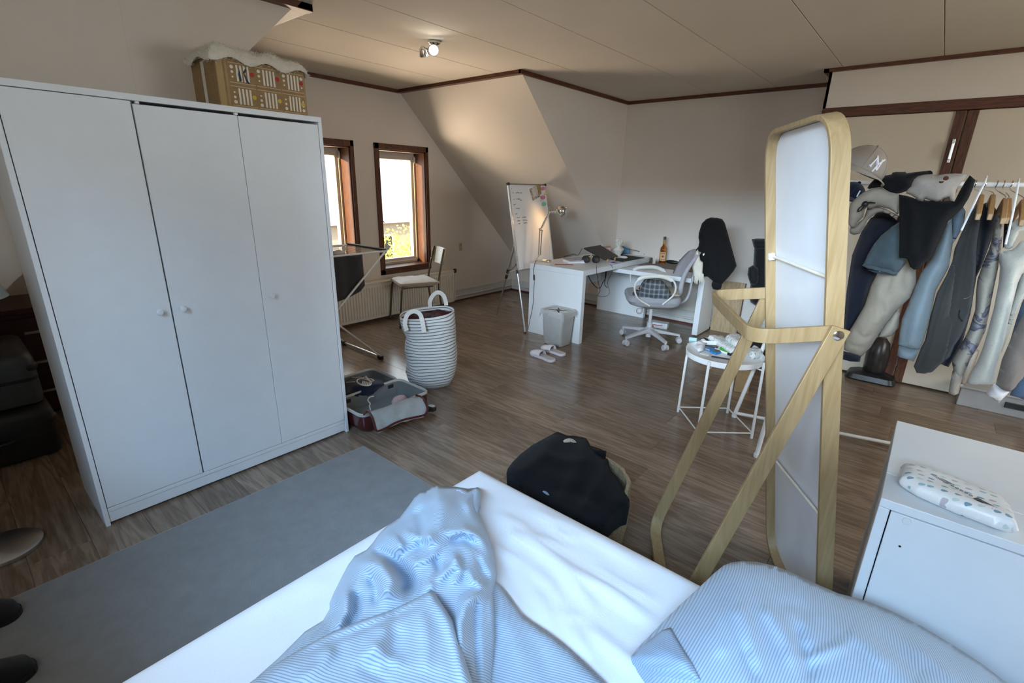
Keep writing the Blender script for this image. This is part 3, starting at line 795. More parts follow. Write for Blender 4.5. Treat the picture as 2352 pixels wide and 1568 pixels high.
def rbox(m, c, w, d, z0, z1, r=.01, rot=0.0, t=1.0, mi=0):
    """upright rounded block, optionally tapering to t at the top"""
    cs, sn = math.cos(rot), math.sin(rot)
    def ring(z, k): return [(c[0]+(x*cs-y*sn)*k, c[1]+(x*sn+y*cs)*k, z) for x, y in rrect(w, d, r)]
    e = min(.004, (z1-z0)*.3)
    return m.rings([ring(z0, 1-e/w), ring(z0+e, 1), ring(z1-e, t), ring(z1, t*(1-e/w))], mi=mi)

# ------------------------------------------------------------ desk with its pull-out panel
DX0, DX1, DY0, DY1, DZ = 3.868, 5.312, 2.390, 3.022, .715
t = thing('desk', 'white desk with thick end panels and a lower pull-out leaf towards the wall', 'desk', ((DX0+DX1)/2, (DY0+DY1)/2, 0))
put('desk_top', MB().box(DX0, DY0, DZ-.050, DX1, DY1, DZ), M_white, t, bevel=.002)
put('end_panel', MB().box(DX0, DY0, 0, DX0+.055, DY1, DZ-.0505), M_white, t, bevel=.002)
put('end_panel', MB().box(DX1-.055, DY0, 0, DX1, DY1, DZ-.0505), M_white, t, bevel=.002)
put('rear_panel', MB().box(DX0+.055, DY1-.03, .37, DX1-.055, DY1-.012, DZ-.0505), M_white, t)
PZ = .660
po = put('pull_out_leaf', MB().box(4.565, 1.640, PZ-.042, 5.375, DY1-.04, PZ), M_white, t, bevel=.002)
put('leaf_leg_panel', MB().box(4.955, 1.642, .012, 5.325, 1.697, PZ-.0425), M_white, po, bevel=.002)
put('castor', MB().cyl((5.00, 1.66, .013), (5.00, 1.68, .013), .0125, 12), M_black, po); put('castor', MB().cyl((5.28, 1.66, .013), (5.28, 1.68, .013), .0125, 12), M_black, po)
tag(put('desk_mat', MB().box(4.93, 1.650, PZ, 5.37, 2.375, PZ+.003), plain('taupe_felt', (.22, .18, .155), .9, bump=.2), bevel=.001), 'taupe brown mat covering the lower pull-out leaf', 'mat')
tag(put('mouse_mat', MB().prism(round_poly([(4.67, 2.425), (5.17, 2.400), (5.20, 2.71), (4.80, 2.72)], .012), lambda a, b, d: (a, b, d), DZ, DZ+.003), plain('dark_green_print', (.010, .020, .010), .75, var=.9, vs=60)), 'dark green and black mouse mat on the white desk', 'mouse mat')

# desk lamp, lit
b0 = np.array([4.075, 2.965, DZ]); td = depth((4.02, 2.97, DZ))
t = thing('desk_lamp', 'chrome jointed desk lamp with a ball shade, switched on at the desk end', 'desk lamp', tuple(b0))
put('base', MB().lathe([(.048, 0), (.050, .004), (.050, .012), (.040, .019), (.012, .021)], b0, 28), M_chrome, t, smooth=True)
P = lambda x, y: atd(x, y, td)
clampp = P(1232.5, 597)
put('base_clamp', MB().lathe([(.008, 0), (.016, .002), (.016, .018), (.008, .026)], (clampp[0], clampp[1], DZ), 16).cyl((clampp[0], clampp[1], DZ+.013), (b0[0], b0[1], DZ+.013), .010, 10), M_chrome, t, smooth=True)
j1, j2, j3 = P(1238.5, 585.5), P(1241.5, 527), P(1263, 487)
la = put('lower_arm', MB().tube([clampp+np.array([0, 0, .012]), j1], .007, 8), M_chrome, t, smooth=True)
sd = AR*.007
put('arm_bar', MB().cyl(j1-sd, j2-sd, .0060, 8), M_chrome, la, smooth=True); put('arm_bar', MB().cyl(j1+sd*1.6, P(1245, 530), .0060, 8), M_chrome, la, smooth=True)
sp = MB().tube([P(1243.5-1.2*k/24, 586-34*k/24)+AR*.004*math.cos(k*2.2)+AF*.004*math.sin(k*2.2) for k in range(25)], .0012, 5); put('spring', sp, M_steel, la, smooth=True)
put('elbow_joint', MB().sphere(j2, .012, 12, 8).cyl(P(1238, 525), P(1247, 530), .006, 8), M_steel, t, smooth=True)
put('upper_arm', MB().tube([j2, P(1246, 519), P(1254, 502), j3], [.008, .0095, .0095, .007], 10), M_steel, t, smooth=True)
put('head_joint', MB().sphere(j3, .011, 12, 8).tube([P(1263+3.2*math.cos(a), 480+6*math.sin(a)) for a in np.arange(0, 6.2, .5)], .0016, 6, loop=True), M_chrome, t, smooth=True)
bc = P(1288.5, 484.5); rb = 13.2*td/FPX
def onboard_pt(x, y):
    d = ray(x, y); n = np.array([0, -1, .19]); return CP + d*((np.array([0, 2.985, 0])-CP)@n/(d@n))
gl = onboard_pt(1228, 528); ax = gl-bc; ax /= np.linalg.norm(ax)          # the mouth of the shade looks at the whiteboard
prof = [(.012, -rb*1.02)] + [(rb*math.sin(a), -rb*math.cos(a)) for a in np.linspace(.25, 2.05, 14)]
prof += [(r*.965, h) for r, h in reversed(prof[1:])]
sh = put('shade', MB().lathe(prof, bc, 28, ax, caps=False), M_chrome, t, smooth='all')
put('shade_neck', MB().tube([j3+AR*.006, P(1274, 487)], .0105, 12), plain('pink_tape', (.70, .42, .56), .5), sh, smooth=True)
put('green_tape', MB().tube([P(1273, 487), P(1278, 486)], .018, 14), plain('pale_green_tape', (.50, .62, .42), .5), sh, smooth=True)
M_bulb2 = NT('warm_bulb'); M_bulb2.b.inputs['Emission Color'].default_value = (1, .62, .28, 1); M_bulb2.b.inputs['Emission Strength'].default_value = 30
put('bulb', MB().sphere(bc-ax*rb*.15, .018, 14, 10), M_bulb2.m, sh, smooth=True)
lamp('desk_lamp_bulb', 'SPOT', tuple(bc+ax*rb*.25), tuple(gl), 3.0, (1, .58, .25), .02, spot_size=2.3, spot_blend=.9)
cd = [P(1230, 600)]+[onX(x, y, DX0-.006) for x, y in ((1228, 606), (1225, 625), (1227, 645), (1226, 668), (1224, 700), (1217, 735), (1212.5, 757))]
put('power_cord', MB().tube(smooth_path(cd, 5), .0024, 6), M_black, t, smooth=True)
put('inline_switch', MB().tube([onX(1226.5, 631, DX0-.008), onX(1226.8, 643, DX0-.008)], .0085, 8), M_black, t, smooth=True)

# laptop raised on a stand
A_, B_, C_, D_ = map(np.array, ((4.456, 2.508, .742), (4.800, 2.552, .742), (4.640, 2.690, .860), (4.285, 2.668, .860)))
nr = np.cross(B_-A_, D_-A_); nr /= np.linalg.norm(nr); nr = nr if nr[2] > 0 else -nr
t = thing('laptop', 'closed dark grey laptop tilted up on a stand on the white desk', 'laptop', tuple((A_+B_)/2))
q = [A_, B_, C_, D_]
put('lid', MB().add([p+nr*.0155 for p in q]+[p+nr*.009 for p in q], [(0, 1, 2, 3), (7, 6, 5, 4), (0, 4, 5, 1), (1, 5, 6, 2), (2, 6, 7, 3), (3, 7, 4, 0)]), plain('laptop_grey', (.050, .044, .040), .55), t, bevel=.003)
put('keyboard_base', MB().add([p+nr*.008 for p in q]+[p-nr*.0005 for p in q], [(0, 1, 2, 3), (7, 6, 5, 4), (0, 4, 5, 1), (1, 5, 6, 2), (2, 6, 7, 3), (3, 7, 4, 0)]), M_black, t, bevel=.002)
t = thing('laptop_stand', 'slim wooden laptop stand under the tilted laptop', 'laptop stand', (4.5, 2.6, DZ))
M_peg = plain('pale_beech', (.62, .42, .22), .5)
for k, s_ in ((0, .2), (1, .8)):
    a = A_*(1-s_)+B_*s_-nr*.008; b = D_*(1-s_)+C_*s_-nr*.008
    put('side_rail', MB().beam(a+(b-a)*.02, b*.9+a*.1, .014, .010, nr), M_peg, t)
    c = b*.7+a*.3; put('rear_leg', MB().beam((c[0]-.01, c[1]+.03, DZ+.002), c, .014, .010, (1, 0, 0)), M_peg, t)
    put('front_lip', MB().beam((a[0], a[1]-.004, DZ+.001), a+nr*.02, .018, .006, (0, 1, 0)), M_peg, t)
tag(put('charger_cable', MB().tube(smooth_path([onZ(1296, 588.5, .722), onZ(1307, 586.5, .722), onZ(1318, 583.5, .724), (4.56, 2.905, .745), tuple(D_+nr*.004+np.array([-.012, .01, 0]))], 6), .0032, 6), M_black, smooth=True), 'black charger cable running over the desk to the laptop', 'cable')
# headphones
t = thing('headphones', 'black over-ear headphones lying at the front of the desk', 'headphones', (4.37, 2.62, DZ))
for c in ((4.322, 2.648, .752), (4.405, 2.578, .752)):
    ec = put('ear_cup', MB().lathe([(.010, -.026), (.032, -.022), (.038, -.006), (.038, .004), (.034, .016), (.020, .020)], c, 20, (-.6, -.78, .2)), M_black, t, smooth=True)
    put('ear_pad', MB().tube([np.array(c)+.03*(np.array([.78, -.6, 0])*math.cos(a)+np.array([.12, .16, .98])*math.sin(a))-np.array([-.6, -.78, .2])*.024 for a in np.arange(0, 6.2, .45)], .011, 8, loop=True), plain('ear_pad_black', (.02, .02, .02), .8), ec, smooth=True)
put('headband', MB().tube(smooth_path([(4.335, 2.665, .765), (4.41, 2.70, .775), (4.50, 2.67, .770), (4.51, 2.60, .765), (4.425, 2.588, .760)], 6), [(.010, .005)]*25, 8), M_black, t, smooth=True)
# books, phone, figurine, pouch, cards
M_page = plain('page_white', (.78, .77, .74), .8)
t = thing('paperback', 'white paperback with a blue spine at the front left of the desk', 'book', (4.27, 2.75, DZ))
put('pages', MB().obox((4.275, 2.752, DZ+.014), (.85, -.52, 0), (.52, .85, 0), (0, 0, 1), .105, .074, .0125), M_page, t)
put('cover', MB().obox((4.275, 2.752, DZ+.0282), (.85, -.52, 0), (.52, .85, 0), (0, 0, 1), .107, .076, .0016).obox((4.275, 2.752, DZ+.001), (.85, -.52, 0), (.52, .85, 0), (0, 0, 1), .107, .076, .001), plain('grey_cover_photo', (.50, .49, .50), .5, var=.5, vs=40), t)
put('spine', MB().obox((4.275-.040, 2.752-.0654, DZ+.024), (.85, -.52, 0), (.52, .85, 0), (0, 0, 1), .104, .0015, .003), plain('blue_spine', (.16, .17, .42), .5), t)
t = thing('notebook', 'thin grey notebook lying behind the paperback on the desk', 'notebook', (4.48, 2.83, DZ))
put('cover', MB().obox((4.46, 2.86, DZ+.009), (.9, -.43, 0), (.43, .9, 0), (0, 0, 1), .12, .07, .002).obox((4.46, 2.86, DZ+.001), (.9, -.43, 0), (.43, .9, 0), (0, 0, 1), .12, .07, .001), plain('notebook_cover', (.46, .43, .40), .5), t)
put('pages', MB().obox((4.46, 2.86, DZ+.0045), (.9, -.43, 0), (.43, .9, 0), (0, 0, 1), .118, .068, .0025), M_page, t)
t = thing('pencil', 'dark red pencil lying at the desk end near the lamp', 'pencil', (4.05, 2.72, DZ))
put('shaft', MB().cyl((3.985, 2.80, DZ+.004), (4.10, 2.66, DZ+.004), .0038, 6), plain('red_pencil', (.28, .06, .04), .4), t); put('tip', MB().lathe([(.0038, 0), (.0006, .012)], (4.10, 2.66, DZ+.004), 6, (.635, -.77, 0)), M_peg, t)
t = thing('phone', 'phone with a lilac rim lying near the desk front', 'phone', (4.56, 2.42, DZ))
put('phone_body', MB().prism(round_poly([(4.485, 2.402), (4.625, 2.412), (4.620, 2.480), (4.480, 2.470)], .010), lambda a, b, d: (a, b, d), DZ+.0006, DZ+.008), plain('lilac', (.36, .30, .58), .35), t, bevel=.001)
put('screen', MB().prism(round_poly([(4.490, 2.407), (4.620, 2.417), (4.615, 2.475), (4.485, 2.465)], .008), lambda a, b, d: (a, b, d), DZ+.008, DZ+.0086), plain('screen_glass', (.25, .24, .28), .1), t)
M_plaster = plain('white_figurine', (.74, .70, .64), .45)
t = thing('figurine', 'small white bust figurine with curly hair behind the laptop', 'figurine', (4.93, 2.62, DZ))
fc = np.array([4.93, 2.615])
put('bust', MB().lathe([(.050, 0), (.052, .010), (.030, .024), (.030, .034), (.046, .060), (.058, .085), (.040, .105), (.026, .115), (.026, .125)], (fc[0], fc[1], DZ+.003), 20), M_plaster, t, smooth=True)
put('head', MB().sphere((fc[0], fc[1], DZ+.155), .036, 16, 12, (1, .9, 1.15)).sphere((fc[0]-.034, fc[1]-.012, DZ+.150), .008, 8, 6), M_plaster, t, smooth=True)
hm = MB()
for k in range(22):
    a = RNG.uniform(0, 6.28); e_ = RNG.uniform(.1, 1.2)
    hm.sphere((fc[0]+.038*math.cos(a)*math.cos(e_), fc[1]+.036*math.sin(a)*math.cos(e_), DZ+.160+.042*math.sin(e_)), .014, 8, 6)
for k in range(4):
    hm.sphere((fc[0]+.040, fc[1]-.03+.02*k, DZ+.095+.010*k), .015, 8, 6)
put('curls', hm, M_plaster, t, smooth=True, kind='stuff')
tag(put('wireless_mouse', MB().sphere((4.900, 2.530, DZ+.0185), .05, 16, 10, (.62, 1.0, .30)), M_plaster, smooth=True), 'white computer mouse on the dark mouse mat', 'mouse')
t = thing('blue_pouch', 'light blue zip pouch lying at the far corner of the desk', 'pouch', (5.17, 2.80, DZ))
vpp = VP((5.14, 2.76)); 
put('pouch_body', inflate(vpp.poly([(1418, 566), (1432, 564), (1447, 570), (1446, 583), (1424, 585), (1418, 578)]), .012, .030, vpp.to3, fold=lambda Q: vnoise(Q, 60, 5)*.004), fabric('sky_blue_nylon', (.15, .33, .52), bump=.3), t, smooth='all')
put('zip', MB().tube([vpp.at(*vpp.px(x, y), .031) for x, y in ((1420, 567), (1433, 568), (1446, 572))], .003, 6), M_black, t)
t = thing('card_stack', 'pink and brown postcards leaning at the back of the desk', 'cards', (5.05, 2.98, DZ))
vpc = VP((5.02, 2.93))
put('card', MB().prism(vpc.poly([(1386, 566), (1402, 565), (1404, 582), (1392, 585)]), lambda a, b, d: tuple(vpc.at(a, b, d)), 0, .002), plain('pink_card', (.62, .40, .40), .6, var=.4, vs=40), t)
put('card', MB().prism(vpc.poly([(1384, 565.5), (1403, 563.5), (1403, 568), (1386, 570)]), lambda a, b, d: tuple(vpc.at(a, b, d)), .0025, .0045), plain('brown_card', (.33, .17, .10), .6), t)
tag(put('desk_cable', MB().tube(smooth_path([onZ(1443, 571, .80), onZ(1458, 574.5, .77), onZ(1470, 578, .745), onZ(1481, 584, .722)], 6), .0040, 6), plain('grey_cable', (.16, .15, .15), .6), smooth=True), 'dark grey cable arching over the far corner of the desk', 'cable')
M_cab = plain('cable_black', (.02, .02, .022), .5)
def cable(name, label, pts, r, Y=2.45):
    return tag(put(name, MB().tube(smooth_path([onY(x, y, Y+dy) for x, y, dy in pts], 6), r, 6), M_cab, smooth=True), label, 'cable')
cable('headphone_cable', 'thin black cable hanging in a loop over the desk front', [(1370, 607, .12), (1370, 612, -.065), (1371, 630, -.065), (1376, 655, -.065), (1378, 668, -.06), (1373, 678, -.05), (1383, 681, -.02), (1396, 678, .03), (1400, 668, .05), (1396, 655, .1), (1397, 642, .1), (1404, 630, .06), (1407, 615, -.060), (1404, 609, -.065), (1399, 606, .03)], .0022)
cable('power_cable', 'thick black power cable sagging under the desk', [(1348, 626, .25), (1358, 646, .25), (1369, 659, .25), (1378, 661, .25), (1384, 650, .25), (1391, 638, .25), (1393, 620, .25)], .0042)
cable('monitor_cable', 'black cable hanging straight down behind the desk front', [(1393, 610, .27), (1390, 640, .27), (1389, 654, .27), (1395, 660, .27)], .0040)
# bottle and glasses on the leaf
t = thing('whiskey_bottle', 'amber whiskey bottle with a cream label on the lower desk leaf', 'bottle', (5.255, 2.235, PZ+.003))
bx_, by_ = 5.255, 2.235; z0 = PZ+.0035
M_glass = emit_free_glass('clear_glass'); M_amber = emit_free_glass('amber_spirit', (.72, .24, .04), 0.0, 1.36)
prof = [(.030, 0), (.037, .004), (.037, .155), (.034, .172), (.018, .195), (.0145, .215), (.0135, .262)]
put('bottle_glass', MB().lathe(prof, (bx_, by_, z0), 28), M_amber, t, smooth=True)
put('neck_band', MB().lathe([(.0152, .218), (.0150, .262)], (bx_, by_, z0), 20), plain('bronze_seal', (.40, .22, .08), .4), t, smooth=True)
put('cap', MB().lathe([(.0150, .2625), (.0150, .292), (.013, .294)], (bx_, by_, z0), 20), plain('dark_cap', (.05, .03, .03), .4), t, smooth=True)
def arc_label(r, a0, a1, za, zb, n=10):
    m = MB(); c = math.atan2(-by_, -bx_)
    v = [(bx_+r*math.cos(c+a0+(a1-a0)*k/n), by_+r*math.sin(c+a0+(a1-a0)*k/n), z0+z) for z in (za, zb) for k in range(n+1)]
    return m.add(v, [(k, k+1, n+2+k, n+1+k) for k in range(n)])
lb = put('label', arc_label(.0376, -.95, .95, .035, .128), plain('cream_label', (.66, .44, .22), .6), t)
put('label_emblem', MB().lathe([(.0125, 0), (.0125, .0006)], (bx_-.0378*math.cos(math.atan2(by_, bx_)), by_-.0378*math.sin(math.atan2(by_, bx_)), z0+.082), 12, (-.92, -.39, 0)), M_prr, lb)
put('label_lettering', arc_label(.0380, -.6, .6, .108, .116).add(arc_label(.0380, -.55, .55, .046, .052).v, arc_label(.0380, -.55, .55, .046, .052).f), plain('brown_ink', (.14, .06, .03), .6), lb, kind='stuff')
M_shot = plain('shot_steel', (.60, .59, .58), .18, 1.0)
def cup(name, label, x, y, r, h, mat, group=None):
    t = thing(name, label, 'cup', (x, y, PZ+.003), group=group)
    put('cup_wall', MB().lathe([(r*.85, 0), (r*.9, .002), (r, h), (r*.93, h), (r*.84, .004), (.001, .004)], (x, y, PZ+.0035), 24), mat, t, smooth=True)
    return t
cup('shot_glass', 'small clear shot glass left of the whiskey bottle', 5.17, 2.295, .022, .062, M_glass)
cup('shot_cup', 'small steel cup right of the whiskey bottle', 5.315, 2.045, .021, .055, M_shot)
cup('shot_cup', 'steel cup between the clear glass and the bottle', 5.185, 2.345, .018, .058, M_shot)
t = thing('glasses_case', 'long black spectacle case lying behind the steel cup', 'case', (5.30, 2.13, PZ+.003))
put('case_shell', MB().sphere((5.315, 2.145, PZ+.0245), .08, 20, 10, (.30, .98, .26)), M_black, t, smooth=True); put('case_hinge', MB().cyl((5.337, 2.11, PZ+.025), (5.337, 2.18, PZ+.025), .003, 8), M_steel, t)
tag(put('brown_jar', MB().lathe([(.018, 0), (.020, .004), (.020, .052), (.015, .058), (.015, .066), (.001, .066)], (5.31, 1.80, PZ+.0035), 18), plain('brown_jar', (.16, .06, .03), .4), smooth=True), 'small brown jar at the end of the desk leaf by the jacket', 'jar')

# ------------------------------------------------------------ whiteboard easel
t = thing('whiteboard', 'whiteboard on a silver tripod easel with notes and photo, beside the desk', 'whiteboard', (4.0, 3.1, 0))
bx0, bx1 = 3.790, 4.392; zb0, zb1 = .640, 1.470; YS = .19
def BP(a, z, d=0): return np.array([a, 2.985+YS*z-d*.982, z+d*.187])
M_wb = plain('whiteboard_enamel', (.80, .80, .79), .5, var=.02, spec=.3)
put('panel', MB().add([BP(bx0, zb0), BP(bx1, zb0), BP(bx1, zb1), BP(bx0, zb1), BP(bx0, zb0, -.014), BP(bx1, zb0, -.014), BP(bx1, zb1, -.014), BP(bx0, zb1, -.014)],
    [(0, 1, 2, 3), (7, 6, 5, 4), (0, 4, 5, 1), (1, 5, 6, 2), (2, 6, 7, 3), (3, 7, 4, 0)]), M_wb, t)
def rim(a0, z0, a1, z1, mat): put('edge_trim', MB().beam(BP(a0, z0, -.006), BP(a1, z1, -.006), .014, .020, (0, 1, 0)), mat, t, bevel=.002)
rim(bx0, zb0, bx0, zb1, M_alu); rim(bx1, zb0, bx1, zb1, M_alu); rim(bx0, zb1, bx1, zb1, M_steel); rim(bx0, zb0, bx1, zb0, M_alu)
for a, z in ((bx0, zb1), (bx1, zb1)): put('corner_cap', MB().obox(BP(a, z, -.004), (1, 0, 0), (0, .982, -.187), (0, .187, .982), .012, .014, .012), M_black, t, bevel=.003)
cxm = (bx0+bx1)/2
for a in (bx0, bx1):
    l = put('front_leg', MB().tube([BP(a, zb0-.02, -.018), BP(a-.004 if a == bx0 else a+.02, .004, -.006)], .0095, 10), M_alu, t, smooth=True)
    put('leg_collar', MB().cyl(BP(a, zb0-.03, -.017), BP(a, zb0+.005, -.017), .0125, 10), M_black, l, smooth=True)
    put('rubber_foot', MB().cyl(BP(a-.004 if a == bx0 else a+.02, .0, -.006), BP(a-.004 if a == bx0 else a+.02, .018, -.007), .012, 10), M_black, l, smooth=True)
topc = BP(cxm-.14, 1.12, -.03); ft = np.array([4.156, 3.72, .002])
l = put('rear_leg', MB().tube([topc, topc+(ft-topc)*.52], .0105, 10).tube([topc+(ft-topc)*.5, ft], .0080, 10), M_alu, t, smooth=True)
for k, w_ in ((.50, .017), (.56, .015)):
    put('leg_clamp', MB().cyl(topc+(ft-topc)*(k-.018), topc+(ft-topc)*(k+.018), w_, 12), M_black, l, smooth=True)
c = topc+(ft-topc)*.52
put('brace', MB().tube([c, BP(bx0+.01, .70, -.022)], .0055, 8), M_alu, t, smooth=True); put('brace', MB().tube([c, BP(bx1-.01, .72, -.022)], .0055, 8), M_alu, t, smooth=True)
put('brace_end', MB().sphere(BP(bx0+.01, .70, -.024), .013, 10, 8), M_black, t, smooth=True)
def onboard(x, y):
    d = ray(x, y); n = np.array([0, -1, YS]); p0 = BP(0, 0); return CP + d*((p0-CP)@n/(d@n))
m = MB(); rg = random.Random(3)
for (x0, x1, yy) in ((1174, 1176, 433), (1177, 1180, 442.5), (1184, 1192, 442.5), (1193, 1199, 443), (1178.5, 1179.5, 450), (1178.5, 1182, 457), (1186, 1194, 457), (1194.5, 1198, 459.5), (1179, 1184, 470), (1182.5, 1184, 478), (1185, 1193.5, 478.5), (1183, 1188, 491),
                     (1187, 1194, 499.5), (1199, 1208, 498.5), (1188.5, 1195, 507), (1201, 1211, 505.5), (1189, 1195.5, 513.5), (1203, 1211, 512)):
    x = x0; pts = []
    while x <= x1:
        pts.append(onboard(x, yy+rg.choice((-1.3, -.5, .6, 1.2)))+np.array([0, -.0015, 0])); x += .55
    if len(pts) > 1: m.tube(pts, .0013, 4)
put('handwriting', m, M_black, t, kind='stuff')
def onb(pts, d0, d1):
    P_ = [onboard(x, y) for x, y in pts]; n = np.array([0, -.982, .187])
    k = len(P_); return MB().add([p+n*d0 for p in P_]+[p+n*d1 for p in P_], [tuple(range(k)), tuple(reversed(range(k, 2*k)))]+[(i, (i+1) % k, k+(i+1) % k, k+i) for i in range(k)])
M_ph = plain('snapshot_print', (.40, .34, .30), .35, var=.75, vs=45)
put('photo', onb([(1215.5, 434.5), (1235, 424), (1240.5, 451), (1223.5, 461)], .0016, .0030), M_ph, t, label='snapshot held by a magnet')
put('photo', onb([(1220, 436), (1231, 426.5), (1236, 446), (1226, 453)], .0034, .0042), plain('snapshot_pale', (.62, .58, .52), .35, var=.2), t, label='pale centre of the snapshot')
put('photo', onb([(1234, 425), (1241, 424), (1242, 446), (1236, 447)], .0044, .0056), plain('snapshot_ochre', (.36, .22, .08), .35, var=.7, vs=60), t, label='ochre strip print')
for (x, y, rx, ry, col) in ((1246.5, 433, 4.2, 4.4, (.66, .25, .36)), (1246.5, 441.5, 3.6, 4.2, (.80, .76, .74)), (1252, 446.5, 3.4, 1.8, (.78, .50, .06)), (1245.8, 453.5, 5.0, 4.0, (.62, .20, .32)), (1246.3, 452.5, 1.8, 1.6, (.85, .80, .78)), (1248.3, 468.5, 4.6, 4.8, (.22, .55, .40)), (1243, 460, 3.2, 2.0, (.78, .72, .66))):
    put('magnet', onb([(x+rx*math.cos(a), y+ry*math.sin(a)) for a in np.arange(0, 6.28, .5)], .002, .010), plain('magnet_%d' % int(x*10+y), col, .4), t)

# ------------------------------------------------------------ waste bin and slippers
M_bin = plain('grey_bin_plastic', (.46, .47, .46), .42)
t = thing('waste_bin', 'light grey plastic waste bin with a clear liner against the desk end', 'bin', (3.745, 2.565, 0))
bc_ = np.array([3.742, 2.560]); rot = -.06
def bring(w, d, z, r=.03): cs, sn = math.cos(rot), math.sin(rot); return [(bc_[0]+x*cs-y*sn, bc_[1]+x*sn+y*cs, z) for x, y in rrect(w, d, r, 5)]
put('bin_body', MB().rings([bring(.165, .205, .003), bring(.172, .212, .008), bring(.205, .250, .315), bring(.197, .242, .315), bring(.166, .206, .012)]), M_bin, t, smooth=True)
put('rim', MB().rings([bring(.210, .254, .296), bring(.222, .266, .300), bring(.224, .268, .338), bring(.216, .26, .342), bring(.204, .248, .336), bring(.202, .246, .300)], False), M_bin, t, smooth=True)
put('lid', MB().rings([bring(.200, .244, .318), bring(.200, .244, .328), bring(.180, .22, .334), bring(.02, .02, .335)]), plain('grey_lid', (.52, .52, .50), .35), t, smooth=True)
for yy in (-.075, .055): put('lid_catch', MB().lathe([(.014, 0), (.014, .007), (.009, .010)], (bc_[0]-.111, bc_[1]+yy, .318), 14, (-1, 0, 0)), M_bin, t, smooth=True)
M_film = NT('liner_film'); M_film.b.inputs['Base Color'].default_value = (.8, .8, .8, 1); M_film.b.inputs['Roughness'].default_value = .3; M_film.b.inputs['Transmission Weight'].default_value = .0; M_film.b.inputs['Alpha'].default_value = .38; M_film = M_film.m
R_ = []
for w_, d_, z, k in ((.206, .25, .343, 0), (.226, .27, .345, 0), (.236, .282, .325, 1), (.240, .288, .285, 2.2)):
    R_.append([(p[0]+k*.004*math.sin(i*1.7), p[1]+k*.004*math.cos(i*2.3), z+k*.009*math.sin(i*1.13)) for i, p in enumerate(bring(w_, d_, z))])
put('liner', MB().rings(R_, False), M_film, t, smooth='all')
def slipper(px_toe, px_heel, label):
    a, b = onZ(*px_toe, .012), onZ(*px_heel, .012); f = (a-b)[:2]; L = np.linalg.norm(f); f /= L
    c = (a+b)[:2]/2
    t = thing('slipper', label, 'slipper', (c[0], c[1], 0), group='white hotel slippers')
    r_ = np.array([f[1], -f[0]])
    k = L/2
    out = [(-.98, 0), (-.93, .17), (-.75, .27), (-.3, .26), (.2, .31), (.6, .36), (.88, .24), (1.0, 0), (.88, -.24), (.6, -.36), (.2, -.31), (-.3, -.26), (-.75, -.27), (-.93, -.17)]
    out = smooth_path([(x*k, y*k*.98, 0) for x, y in out], 3, True)
    w2 = lambda x, y, z: (c[0]+f[0]*x+r_[0]*y, c[1]+f[1]*x+r_[1]*y, z)
    put('sole', MB().rings([[w2(p[0]*.98, p[1]*.96, .002) for p in out], [w2(p[0], p[1], .006) for p in out], [w2(p[0], p[1], .020) for p in out], [w2(p[0]*.985, p[1]*.965, .024) for p in out]]), fabric('slipper_white', (.74, .70, .76), bump=.3), t, smooth=True)
    put('insole', MB().prism([(p[0]*.93, p[1]*.88) for p in out], lambda x, y, d: w2(x, y, d), .0238, .0252), fabric('slipper_insole', (.52, .49, .50), bump=.3), t)
    R_ = []
    for s_ in np.linspace(.02, .90, 9):
        hw = np.interp(s_, [0, .2, .6, .88, .97], [.30, .31, .36, .24, .14])*k*1.0; hh = np.interp(s_, [0, .3, .8, .97], [.052, .046, .026, .012])
        R_.append([w2(s_*k, hw*math.cos(a), .018+hh*math.sin(a)) for a in np.linspace(0, PI, 11)])
    m = MB().rings(R_, False, closed=False)
    o = put('upper', m, fabric('slipper_terry', (.76, .73, .78), bump=.5, bs=260), t, smooth='all')
    sd_ = o.modifiers.new('solid', 'SOLIDIFY'); sd_.thickness = .007; sd_.offset = -1
slipper((1221, 808), (1273, 830), 'white open-heel slipper in front of the bin, the nearer one')
slipper((1245, 797), (1297, 816), 'white slipper beside the bin, the farther one')

# ------------------------------------------------------------ office chair
OC = np.array([4.445, 1.945]); fd = np.array([-.52, .854]); rz = math.atan2(fd[1], fd[0])
M_ocf = fabric('grey_seat_fabric', (.30, .30, .32), bump=.25); M_ocp = plain('light_grey_plastic', (.50, .49, .50), .45); M_mesh = fabric('grey_back_mesh', (.38, .37, .40), bump=.4, bs=500); M_tub = plain('off_white_tube', (.62, .60, .55), .35)
t = thing('office_chair', 'light grey office chair with looped arms at the desk', 'office chair', (OC[0], OC[1], 0), rz)
K = dict(local=True)
for i in range(5):
    a = math.radians((83, 162, 237, 304, 18)[i]) - rz
    d = np.array([math.cos(a), math.sin(a), 0]); n_ = np.array([-d[1], d[0], 0])
    put('base_arm', MB().rings([[c+n_*w*s1+np.array([0, 0, h*s2]) for s1, s2 in ((-1, -1), (1, -1), (1, 1), (-1, 1))] for c, w, h in ((d*.02+np.array([0, 0, .120]), .026, .022), (d*.16+np.array([0, 0, .102]), .018, .014), (d*.305+np.array([0, 0, .080]), .015, .011))]), M_ocp, t, bevel=.003, **K)
    wc = d*.30; sd2 = n_*.018
    w_ = put('castor', MB().cyl(wc+np.array([0, 0, .045]), wc+np.array([0, 0, .078]), .009, 10).obox(wc+np.array([0, 0, .044]), d, n_, (0, 0, 1), .020, .008, .012), M_ocp, t, **K)
    for s_ in (-1, 1): put('wheel', MB().lathe([(.006, -.009), (.026, -.008), (.028, 0), (.026, .008), (.006, .009)], wc+sd2*s_+np.array([0, 0, .0285]), 16, n_), M_ocp, w_, smooth=True, **K)
put('gas_column', MB().cyl((0, 0, .05), (0, 0, .20), .026, 16).cyl((0, 0, .18), (0, 0, .37), .017, 14), M_ocp, t, smooth=True, **K)
